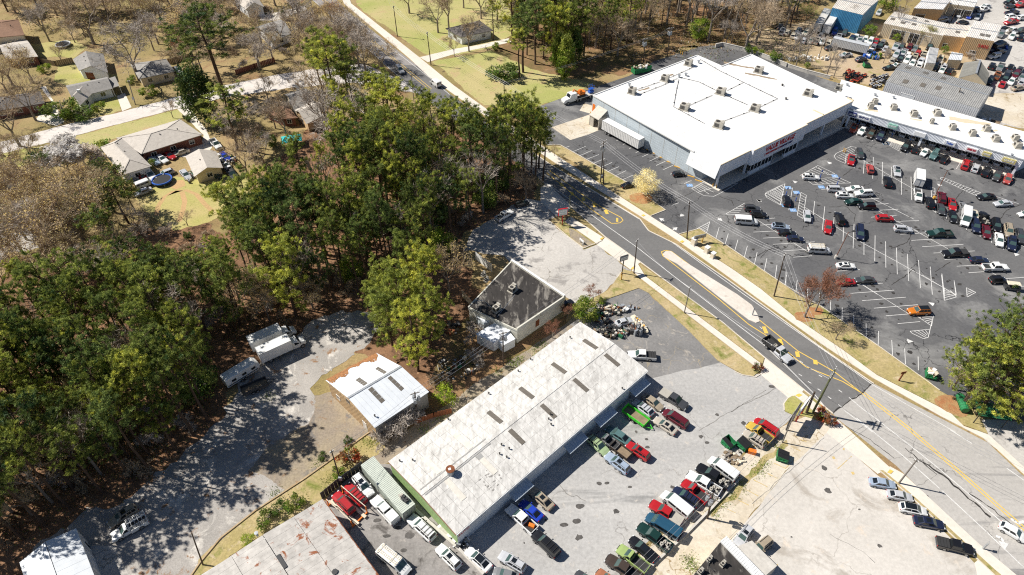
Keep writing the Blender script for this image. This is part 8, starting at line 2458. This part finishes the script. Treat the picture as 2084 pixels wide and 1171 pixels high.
for t,x,y,lab in(('H',275,430,'blue post by the black hatchback'),('H',347,475,'blue post beside tall hatched strip'),('H',530,300,'blue post at nose of white SUV'),('H',655,355,'blue post behind the silver minivan'),('D',805,945,'blue sign by the orange red coupe'),('D',1062,1020,'blue sign at the empty accessible bay'),('D',1195,1060,'blue sign by hatched strip bay')):
 b=T(t,x,y)
 r_=thing('accessible_parking_sign',lab,'sign',(b.x,b.y,0.02),group=g)
 mb=MB();mb.cyl((b.x,b.y),0.1,0,1.1,8);buildw(mb,'bollard','blue_paint',r_,r_.location)
 mb=MB();mb.box((b.x,b.y,1.55),(0.06,0.06,0.9));buildw(mb,'post','galvanised',r_,r_.location)
 mb=MB();mb.box((b.x,b.y,2.0),(0.4,0.05,0.55),R(15));buildw(mb,'plate','blue_paint',r_,r_.location)
g='utility cabinets on the verge'
for x,y,s,lab in((1360,795,1.3,'tall white utility cabinet beside the dark pole'),(1455,855,1.15,'white utility cabinet in the middle of three'),(1500,895,1.05,'lowest white utility cabinet of the three')):
 b=T('G',x,y)
 r_=thing('utility_cabinet',lab,'cabinet',(b.x,b.y,0.12),group=g)
 mb=MB();mb.box((b.x,b.y,0.12+s*0.6),(s*0.85,s*0.75,s*1.2),R(40));buildw(mb,'housing','cloth_cream',r_,r_.location)
 mb=MB();mb.box((b.x,b.y,0.12+s*1.22),(s*0.95,s*0.85,0.08),R(40));buildw(mb,'lid','white_trim',r_,r_.location)
 mb=MB();mb.box((b.x,b.y,0.16),(s*1.1,s,0.1),R(40));buildw(mb,'plinth','concrete_block',r_,r_.location)
def dumpster(tile,x,y,ang,label,L=1.9,W=1.7,H=1.35,m='green_paint',lids=2,load=False,slope=True):
 b=T(tile,x,y)
 r_=thing('dumpster',label,'dumpster',(b.x,b.y,0.03),ang)
 mb=MB()
 t=0.06
 for s in(-1,1):
  mb.faces([(-L/2,s*W/2,0.1),(L/2,s*W/2,0.1),(L/2,s*W/2,H*(0.72 if slope else 1)),(-L/2,s*W/2,H),(-L/2,s*(W/2-t),0.1),(L/2,s*(W/2-t),0.1),(L/2,s*(W/2-t),H*(0.72 if slope else 1)),(-L/2,s*(W/2-t),H)],[(0,1,2,3),(7,6,5,4),(3,2,6,7),(0,4,5,1)])
  k=max(3,int(L/0.6))
  for i in range(k):mb.box((-L/2+(i+0.5)*L/k,s*(W/2+0.04),H*0.4),(0.09,0.08,H*0.6))
 mb.box((-L/2+t/2,0,H/2+0.05),(t,W,H-0.1));mb.box((L/2-t/2,0,H*(0.36 if slope else 0.5)+0.05),(t,W,H*(0.72 if slope else 1)-0.1));mb.box((0,0,0.14),(L,W,0.08))
 for s in(-1,1):mb.box((0,s*(W/2+0.1),H*0.45),(L*0.6,0.14,0.14))
 mb.build('bin',m,r_)
 for i in range(lids):
  mb=MB();y0=-W/2+(i+0.5)*W/2
  z0,z1=H+0.03,H*0.72+0.03
  mb.hexa([(-L/2,y0-W/4+0.02,z0),(L/2,y0-W/4+0.02,z1),(L/2,y0+W/4-0.02,z1),(-L/2,y0+W/4-0.02,z0)],[(-L/2,y0-W/4+0.02,z0+0.05),(L/2,y0-W/4+0.02,z1+0.05),(L/2,y0+W/4-0.02,z1+0.05),(-L/2,y0+W/4-0.02,z0+0.05)]);mb.build('lid','black_plastic',r_)
 if load:
  mb=MB();rr=random.Random(int(x))
  for i in range(46):mb.box((rr.uniform(-L/2+0.3,L/2-0.3),rr.uniform(-W/2+0.2,W/2-0.2),H*rr.uniform(0.7,1.12)),(rr.uniform(0.2,0.9),rr.uniform(0.2,0.7),rr.uniform(0.15,0.4)),rr.uniform(0,3),rr.randrange(3))
  mb.build('rubbish',['cloth_cream','white_trim','fence_wood'],r_)
 return r_
dumpster('O',1615,200,R(-55),'green dumpster with one lid flung open by wooden pallets',lids=1)
dumpster('O',1725,210,R(-50),'green dumpster with closed black lids beside beige SUV')
dumpster('Q',245,300,R(-20),'pale green dumpster alone on the corner lot')
dumpster('L',1350,755,R(-20),'dark green dumpster heaped with cardboard by the verge',lids=0,load=True)
dumpster('C',968,535,R(24),'long green roll off dumpster heaped with rubbish behind store',L=6.0,W=2.2,H=1.7,lids=0,load=True,slope=False)
dumpster('D',872,500,R(0),'dark green dumpster at the salvage yard gate')
r_=thing('tow_truck','white tractor truck with flat trailer carrying an orange excavator','truck',(T('C',470,745).x,T('C',470,745).y,0.03),0)
f_,b_=T('C',385,762,0.8),T('C',620,690,0.8)
dd=(f_-b_);r_.rotation_euler=(0,0,math.atan2(dd.y,dd.x));mid=(f_+b_)/2;r_.location=(mid.x,mid.y,0.03)
LL=dd.length/2
mb=MB();loft(mb,[(LL-4.2,1.05,0.6,2.9,0.12),(LL-2.2,1.08,0.6,2.95,0.12),(LL-1.7,1.05,0.6,1.9,0.12),(LL-0.2,0.95,0.6,1.6,0.12),(LL,0.8,0.7,1.3,0.08)]);mb.build('cab','white_trim',r_)
q=[Vector((LL-1.7,-0.9,1.92)),Vector((LL-1.7,0.9,1.92)),Vector((LL-2.2,0.88,2.9)),Vector((LL-2.2,-0.88,2.9))]
mb=MB();pane(mb,q,0.05,0.95,0.05,0.9,0.03);mb.build('windscreen','tinted_glass',r_)
mb=MB();mb.box((-1.5,0,1.0),(LL*2-4.5,2.4,0.2));mb.box((LL-5.2,0,1.3),(2.4,1.0,0.3));mb.build('flat_bed','concrete_block',r_)
for x in(LL-1.2,LL-4.4,LL-5.5,-LL+2.2,-LL+1.0):
 for s in(-1,1):
  tm,rm=mesh_wheel(0.5,0.32,'wheel%.2f'%0.5);w_o=link('wheel',tm,r_,loc=(x,s*1.0,0.5));link('rim',rm,w_o)
c=r_.matrix_basis.copy();base=r_.location
def onbed(x,y,z):
 a=r_.rotation_euler[2];return Vector((base.x+x*math.cos(a)-y*math.sin(a),base.y+x*math.sin(a)+y*math.cos(a),z))
ex=thing('excavator','orange excavator riding on the flat trailer','excavator',onbed(-0.5,0,1.13),r_.rotation_euler[2])
mb=MB()
for s in(-1,1):mb.box((0,s*0.8,0.3),(2.4,0.4,0.6))
mb.build('track','black_plastic',ex)
mb=MB();mb.box((-0.4,0,1.0),(1.8,1.5,0.8));mb.box((0.4,0.4,1.6),(0.9,0.7,1.2));mb.build('body','orange_paint',ex)
mb=MB();mb.bar((0.6,-0.3,1.2),(2.2,-0.3,2.4),0.25,0.3);mb.bar((2.2,-0.3,2.4),(3.0,-0.3,0.9),0.2,0.25);mb.box((2.9,-0.3,0.6),(0.5,0.7,0.5));mb.build('boom','orange_paint',ex)
li=thing('scissor_lift','blue scissor lift at the end of the flat trailer','lift',onbed(-LL+1.3,0,1.13),r_.rotation_euler[2])
mb=MB();mb.box((0,0,0.4),(1.6,1.0,0.5));mb.box((0,0,1.3),(1.6,1.0,0.1));mb.build('platform','blue_paint',li)
mb=MB()
for s in(-0.45,0.45):
 mb.bar((-0.7,s,0.6),(0.7,s,1.3),0.08,0.08);mb.bar((0.7,s,0.6),(-0.7,s,1.3),0.08,0.08);mb.bar((-0.8,s,2.3),(0.8,s,2.3),0.06,0.06)
 for x in(-0.75,0,0.75):mb.bar((x,s,1.3),(x,s,2.3),0.05,0.05)
mb.build('guard_rail','blue_paint',li)
ca,cb=T('N',840,350,1.3),T('N',1148,708,1.3)
d=cb-ca;mid=(ca+cb)/2
ct=thing('shipping_container','long pale green ribbed shipping container beside the repair strip','container',(mid.x,mid.y,0.03),math.atan2(d.y,d.x))
L=d.length;W=2.44;H=2.6
mb=MB();mb.box((0,0,H/2),(L,W,H));mb.build('shell','container_paint' if 'container_paint' in MATS else 'roof_grey_sheet',ct)
mb=MB()
for k in range(int(L/0.3)):
 x=-L/2+0.15+k*0.3;mb.box((x,0,H+0.015),(0.12,W-0.1,0.04))
 for s in(-1,1):mb.box((x,s*(W/2+0.015),H/2),(0.12,0.04,H-0.2))
mb.build('ribs','container_paint' if 'container_paint' in MATS else 'roof_grey_sheet',ct,kind='stuff')
mb=MB()
for s in(-0.25,0.25):mb.box((L/2+0.03,s*W,H/2),(0.05,W/2-0.1,H-0.2))
for s in(-0.4,-0.15,0.15,0.4):mb.bar((L/2+0.08,s*W,0.1),(L/2+0.08,s*W,H-0.1),0.05,0.05)
mb.build('door','roof_grey_sheet',ct)
for k,(x,y)in enumerate(((1090,585),(1105,600),(1125,615))):
 p=T('N',x,y,2.7);e=thing('engine_block',('blue and grey engine part on container roof','middle engine part on container roof','grey engine part at container roof edge')[k],'engine',(p.x,p.y,2.66),0.6,'engine parts on the container')
 mb=MB();mb.box((0,0,0.2),(0.7,0.6,0.4));mb.cyl((0.1,0.1),0.2,0.4,0.55,8);mb.box((-0.3,0,0.3),(0.2,0.8,0.3));mb.build('casting','dark_metal' if k else 'hvac',e)
ra_,rb_=T('N',555,610),T('N',760,790)
d=rb_-ra_;mid=(T('N',590,560)+T('N',740,760))/2
rp=thing('car_ramp','car lift with pale runway rails under the red SUV','car lift',(mid.x,mid.y,0.02),math.atan2(d.y,d.x))
for s in(-0.75,0.75):
 mb=MB();mb.box((0.8,s,0.36),(6.6,0.5,0.12));mb.box((0.8,s,0.2),(6.4,0.12,0.3));mb.build('runway','cloth_cream',rp)
mb=MB()
for x in(-2.0,3.6):
 mb.box((x,0,0.2),(0.2,3.2,0.2))
 for s in(-1.5,1.5):mb.box((x,s,1.0),(0.16,0.16,2.0))
mb.build('column','orange_paint',rp)
for s in(-1.5,1.5):
 mb=MB();mb.bar((-2.0,s,2.0),(3.6,s,2.0),0.1,0.1);mb.build('rail','cloth_cream',rp)
b=T('N',1410,850);bo=thing('dinghy','small white dinghy lying against the green end wall','boat',(b.x,b.y,0.03),R(-45))
mb=MB();loft(mb,[(-1.3,0.5,0.05,0.5,0.05),(0,0.62,0.0,0.5,0.05),(1.0,0.4,0.05,0.55,0.05),(1.6,0.06,0.3,0.62,0.02)]);mb.build('hull','white_trim',bo)
mb=MB();mb.box((-0.1,0,0.52),(1.6,0.8,0.06));mb.build('thwart','hvac',bo)
def ring(tile,x,y,r,h,label,cat,rim,mat_m,name):
 b=T(tile,x,y);t=thing(name,label,cat,(b.x,b.y,0))
 mb=MB();mb.tube([(r*math.cos(k*math.tau/20),r*math.sin(k*math.tau/20),h)for k in range(21)],0.2,6);mb.build('rim',rim,t)
 mb=MB();mb.cyl((0,0),r*0.92,h-0.06,h-0.02,20);mb.build('mat',mat_m,t)
 for k in range(6):
  mb=MB();mb.bar((r*math.cos(k*math.tau/6),r*math.sin(k*math.tau/6),0),(r*math.cos(k*math.tau/6),r*math.sin(k*math.tau/6),h),0.08,0.08);mb.build('leg','galvanised',t)
ring('E',1215,335,2.3,0.9,'round black trampoline with blue rim on the lawn','trampoline','blue_paint','black_plastic','trampoline')
ring('A',475,345,2.2,0.7,'round trampoline with pale rim in the fenced yard','trampoline','lamp_clear','black_plastic','trampoline')
b=T('B',280,1080);t=thing('canopy_tent','turquoise tarpaulin canopy on the lawn beside bare tree','canopy',(b.x,b.y,0),0.3)
mat('tarp_teal',(0.03,0.5,0.5),0.5)
mb=MB();mb.faces([(-2.6,-1.8,1.9),(2.6,-1.8,1.9),(2.6,1.8,1.9),(-2.6,1.8,1.9),(-1.6,0,2.6),(1.6,0,2.6),(-2.6,-1.8,1.84),(2.6,-1.8,1.84),(2.6,1.8,1.84),(-2.6,1.8,1.84)],[(0,1,5,4),(1,2,5),(2,3,4,5),(3,0,4),(9,8,7,6)]);mb.build('cover','tarp_teal',t)
for x in(-2.4,2.4):
 for y in(-1.6,1.6):
  mb=MB();mb.box((x,y,0.93),(0.07,0.07,1.86));mb.build('leg','galvanised',t)
b=T('L',1760,1075);sh=thing('bus_shelter','green roofed open shelter beside the road verge','shelter',(b.x,b.y,0.02),R(-12))
mb=MB();mb.faces([(-2.6,-1.6,2.6),(2.6,-1.6,2.6),(2.6,1.6,2.6),(-2.6,1.6,2.6),(-2.6,0,3.1),(2.6,0,3.1)],[(0,1,5,4),(2,3,4,5),(0,4,3),(1,2,5),(3,2,1,0)]);mb.build('roof','awning_green',sh)
for x in(-2.3,2.3):
 for y in(-1.3,1.3):
  mb=MB();mb.box((x,y,1.3),(0.12,0.12,2.6));mb.build('post','dark_metal',sh)
mb=MB();mb.box((0,0.8,0.45),(3.6,0.45,0.08));mb.box((-1.5,0.8,0.22),(0.1,0.4,0.42));mb.box((1.5,0.8,0.22),(0.1,0.4,0.42));mb.build('bench','fence_wood',sh)
b=T('L',1575,975);tk=thing('storage_tank','green ribbed cylindrical tank under the big pine','tank',(b.x,b.y,0),R(80))
mb=MB();mb.tube([(-1.7,0,0.9),(-1.6,0,0.9),(1.6,0,0.9),(1.7,0,0.9)],[0.6,0.72,0.72,0.6],14);mb.build('barrel','green_paint',tk)
mb=MB()
for k in range(6):mb.tube([(-1.4+k*0.56,0,0.9),(-1.34+k*0.56,0,0.9)],0.76,14)
mb.build('band','awning_green',tk)
mb=MB();mb.box((-1,0,0.2),(0.2,1.0,0.4));mb.box((1,0,0.2),(0.2,1.0,0.4));mb.build('cradle','dark_metal',tk)
g='yellow wheel stops along the store wall'
for i,(x,y)in enumerate([(982,68),(1030,97),(1080,125),(1130,155),(1183,187),(1237,222),(1340,292),(1395,325)]):
 b=T('G',x,y);o=MB();o.box((b.x,b.y,0.1),(1.9,0.22,0.16),R(-31),taper=0.92)
 q=buildw(o,'wheel_stop','yellow_paint',None,(b.x,b.y,0.012));q.location=(b.x,b.y,0.012);tag(q,'yellow concrete wheel stop at the foot of the store wall','wheel stop',g)
g='yellow bollards'
for i,(t,x,y)in enumerate([('C',590,860),('C',625,885),('C',660,908),('H',702,108),('H',715,112),('G',1500,368),('G',1525,380),('D',432,545),('D',492,560),('C',1262,405),('C',1275,412)]):
 b=T(t,x,y);o=MB();o.cyl((0,0),0.11,0,1.1,8);o.cyl((0,0),0.07,1.1,1.16,8)
 q=o.build('bollard','yellow_paint');q.location=(b.x,b.y,0.0)
 tag(q,['yellow bollard at the loading dock','yellow bollard at the loading dock','yellow bollard at the loading dock','yellow bollard on the hatched island','yellow bollard on the hatched island','yellow bollard at the store front corner','yellow bollard at the store front corner','yellow bollard at the rear drive wall','yellow bollard at the rear drive wall','yellow bollard on the grass behind store','yellow bollard on the grass behind store'][i],'bollard',g)
# fences and walls
def fence(tile,pts,label,h=1.8,m='fence_wood',board=0.5,name='fence',sep=True,gap=0.03):
 w=TP(tile,pts)
 r_=thing(name,label,'fence',(w[0].x,w[0].y,0));org=r_.location
 n=sum((b-a).length for a,b in zip(w,w[1:]))
 step=max(board,n/240)
 for a,b in zip(w,w[1:]):
  k=max(1,int((b-a).length/step))
  for i in range(k):
   p,q=a.lerp(b,(i+gap)/k),a.lerp(b,(i+1-gap)/k)
   z=h+rnd.uniform(-0.05,0.05)
   mb=MB();mb.bar(Vector((p.x,p.y,z/2)),Vector((q.x,q.y,z/2)),0.05,z);buildw(mb,'board',m,r_,org)
  for t in range(max(2,int((b-a).length/4)+1)):
   p=a.lerp(b,t/max(1,int((b-a).length/4)))if(b-a).length>4 else(a if t==0 else b)
   mb=MB();mb.box((p.x,p.y,h/2),(0.12,0.12,h));buildw(mb,'post',m,r_,org)
fence('A',[(280,470),(420,495),(550,470)],'brown board fence behind the fenced lawn')
fence('A',[(1260,480),(1420,440),(1440,420)],'dark board fence behind the hip roofed house')
fence('A',[(1760,560),(1900,510),(2049,465)],'reddish fence along the bank above the street',1.6,'wall_brick')
fence('F',[(1640,910),(1760,1000)],'pale board fence beside the black roofed shop',2.2,'white_trim')
fence('J',[(1540,160),(1610,240),(1700,330)],'weathered pale board fence behind the lean-to',1.9,'cloth_cream')
fence('J',[(1190,1110),(1330,1060),(1460,1030)],'rusty board fence behind the repair strip',1.4,'brown_rust')
fence('N',[(500,605),(640,490),(800,375)],'black mesh fence at the top of the container yard',2.0,'dark_metal',0.6)
def wall(tile,pts,label,h,m,w=0.3):
 q=TP(tile,pts);r_=thing('retaining_wall',label,'wall',(q[0].x,q[0].y,0))
 for i,(a,b)in enumerate(zip(q,q[1:])):
  mb=MB();mb.bar(Vector((a.x,a.y,h/2)),Vector((b.x,b.y,h/2)),w,h);s=buildw(mb,'wall_section',m,r_,r_.location)
  mb=MB();mb.bar(Vector((a.x,a.y,h+0.05)),Vector((b.x,b.y,h+0.05)),w+0.1,0.1);buildw(mb,'coping',m,s,r_.location)
wall('C',[(1520,355),(1570,345),(1720,380),(1850,420),(2049,500)],'low block wall around the store rear drive',1.2,'concrete_block')
wall('D',[(150,445),(300,505),(430,545),(600,590)],'low block wall below the salvage yard',1.0,'concrete_block')
wall('N',[(1190,690),(1480,950),(1700,1171)],'low concrete wall dividing the two yards',0.5,'concrete_block',0.35)
wall('O',[(1000,1150),(1290,880),(1480,690),(1690,470)],'low concrete kerb wall behind the kerb row',0.3,'concrete_block',0.25)
# junk: each heap is one mass nobody could count
def heap(tile,x,y,rx,ry,n,label,mats,hmax=0.9,seed=1,name='junk_pile'):
 c=T(tile,x,y);rr=random.Random(seed)
 mb=MB()
 for i in range(n):
  a,k=rr.uniform(0,math.tau),rr.random()**0.6
  p=(rx*k*math.cos(a),ry*k*math.sin(a))
  s=(rr.uniform(0.15,1.1),rr.uniform(0.1,0.6),rr.uniform(0.1,hmax))
  if rr.random()<0.25:mb.cyl(p,rr.uniform(0.15,0.35),0,s[2],8,rr.randrange(len(mats)))
  elif rr.random()<0.3:mb.bar((p[0],p[1],0.05),(p[0]+rr.uniform(-1.2,1.2),p[1]+rr.uniform(-1.2,1.2),rr.uniform(0.1,hmax*1.6)),0.08,0.08,rr.randrange(len(mats)))
  else:mb.box((p[0],p[1],s[2]/2),s,rr.uniform(0,3),rr.randrange(len(mats)))
 o=mb.build(name,mats,kind='stuff');o.location=(c.x,c.y,0.02);o['label']=label
 return o
JM=['concrete_block','dark_metal','brown_rust','dark_metal','fence_wood','hvac_dark','hvac','galvanised','awning_green','bed_liner','cloth_cream']
heap('K',760,430,3.6,1.5,120,'junk laid out along the repair strip end',JM,0.9,2);heap('K',720,270,3.0,1.5,90,'household junk by the round green shrub',JM+['cloth_cream'],0.8,3);heap('K',690,330,1.6,1.6,40,'blue and grey junk by the shrub',JM,0.8,4)
heap('K',930,420,1.2,1.4,60,'metal racks and bins in the junk yard',['dark_metal','brown_rust','galvanised','hvac'],1.6,5);heap('K',830,245,3.4,0.5,40,'rusty pipes along the junk yard',['brown_rust','fence_wood','galvanised'],0.5,6)
heap('N',1530,930,1.2,0.9,50,'engine parts heaped at the strip corner',['dark_metal','hvac','galvanised','white_trim'],0.9,7);heap('J',1500,700,4.0,3.0,70,'scattered junk in the shop backyard',JM,0.7,8);heap('J',1430,400,2.5,2.0,40,'logs and junk behind the lean-to',['fence_wood','dark_metal','brown_rust'],0.6,9)
heap('E',1440,290,1.0,3.0,60,'junk against the garage wall',JM,0.9,10);heap('E',1690,190,2.2,3.5,70,'junk between the cars behind the garage',JM,0.9,11);heap('D',920,430,3.0,1.6,50,'blue machinery in the salvage yard',['blue_paint','leaf_green','galvanised'],1.6,12)
heap('D',400,440,9.0,1.8,60,'white tarpaulins over heaps beside the yard wall',['white_trim','cloth_cream'],1.0,13);heap('O',1650,300,1.8,1.6,60,'broken wooden pallets and boards by the dumpsters',['fence_wood','cloth_cream','concrete_block','grey_pole'],0.5,14,'pallet_pile');heap('D',1860,360,3.0,1.5,40,'blue tarpaulins beside the tan workshop',['blue_paint','sign_navy'],1.2,15)
b=T('O',1790,262);q=MB();q.box((0,0,0.35),(1.2,0.6,0.7));q.box((0,0,0.74),(1.3,0.7,0.1));o=q.build('orange_bin','orange_paint');o.location=(b.x,b.y,0.03);o.rotation_euler=(0,0,R(-20));tag(o,'bright orange tool bin beside the pallets','bin')
b=T('K',955,375);bo=thing('rowing_boat','cream rowing boat filled with junk at the junk yard edge','boat',(b.x,b.y,0.02),R(-62))
mb=MB();loft(mb,[(-2.4,0.5,0.1,0.7,0.05),(-1,0.75,0.0,0.7,0.05),(1,0.7,0.0,0.72,0.05),(2.2,0.35,0.1,0.8,0.04),(2.8,0.05,0.5,0.9,0.02)]);mb.build('hull','cloth_cream',bo)
mb=MB()
for k in range(12):mb.box((rnd.uniform(-1.8,1.6),rnd.uniform(-0.4,0.4),0.8),(0.4,0.3,0.25),rnd.uniform(0,3),k%3)
mb.build('load',['yellow_paint','concrete_block','white_trim'],bo)
g='garden chairs in the junk yard'
for k,(x,y,m,lab)in enumerate(((752,245,'bud_pink','pink plastic chair in the junk yard'),(772,240,'lime_paint','lime plastic chair in the junk yard'),(830,275,'white_trim','white plastic chair beside the white garden table'))):
 b=T('K',x,y);c=thing('garden_chair',lab,'chair',(b.x,b.y,0.02),k*1.3,g)
 mb=MB();mb.box((0,0,0.42),(0.5,0.5,0.06));mb.build('seat',m,c)
 mb=MB();mb.box((-0.24,0,0.7),(0.05,0.5,0.55));mb.build('backrest',m,c)
 for sx in(-0.2,0.2):
  for sy in(-0.2,0.2):
   mb=MB();mb.box((sx,sy,0.2),(0.05,0.05,0.4));mb.build('leg',m,c)
b=T('K',828,268);t=thing('garden_table','white round garden table in the junk yard','table',(b.x+0.7,b.y,0.02))
mb=MB();mb.cyl((0,0),0.55,0.68,0.72,14);mb.build('tabletop','white_trim',t)
for k in range(3):
 mb=MB();mb.bar((0,0,0.68),(0.4*math.cos(k*2.1),0.4*math.sin(k*2.1),0),0.06,0.06);mb.build('leg','white_trim',t)
# weeds and leaf litter: too many to count
def tufts(name,label,spots,mats,n,size,spread,seed=1):
 rr=random.Random(seed);mb=MB()
 for c in spots:
  for i in range(n):
   p=Vector((c.x+rr.gauss(0,spread),c.y+rr.gauss(0,spread),0.03));blade(mb,p,rdir(rr,0.9),size*rr.uniform(0.5,1.4),size*rr.uniform(0.3,0.7),rr.randrange(len(mats)),rr)
 o=mb.build(name,mats,kind='stuff');o['label']=label
sp=lambda t,pts:TP(t,pts)
tufts('weeds','green weeds along yard edges and fences',sp('O',[(1500,700),(1560,640),(1640,560),(1700,500),(1850,400),(1880,350),(1990,210),(1340,1100),(1380,1130),(1320,1060)])+sp('N',[(200,700),(260,640),(330,620),(560,470),(620,420),(840,170),(880,190),(480,330),(160,560)])+sp('J',[(1380,1060),(1260,1150),(1900,650),(1960,620),(1800,720),(100,900)])+sp('K',[(60,640),(180,560),(240,520),(20,680)]),['leaf_lime','leaf_green','needle_mid'],160,0.22,0.7,5)
spots=[]
while len(spots)<420:
 x,y=rt.uniform(-60,1080),rt.uniform(300,1100)
 if inside(x,y,W1)or inside(x,y,W2):spots.append(P(x,y))
tufts('undergrowth','low brown and green undergrowth beneath the pine wood',spots,['bud_brown','twig_tan','leaf_dark','needle_mid','leaf_litter'],46,0.34,1.6,6)
spots=[]
while len(spots)<160:
 x,y=rt.uniform(1000,1640),rt.uniform(-20,120)
 if x>1100 or y<60:spots.append(P(x,y))
spots+=[P(rt.uniform(0,620),rt.uniform(-20,90))for k in range(170)]
tufts('brushwood','brown brush and litter in the upper woods',spots,['twig_tan','bud_brown','twig_grey','needle_mid'],60,0.5,2.4,7)
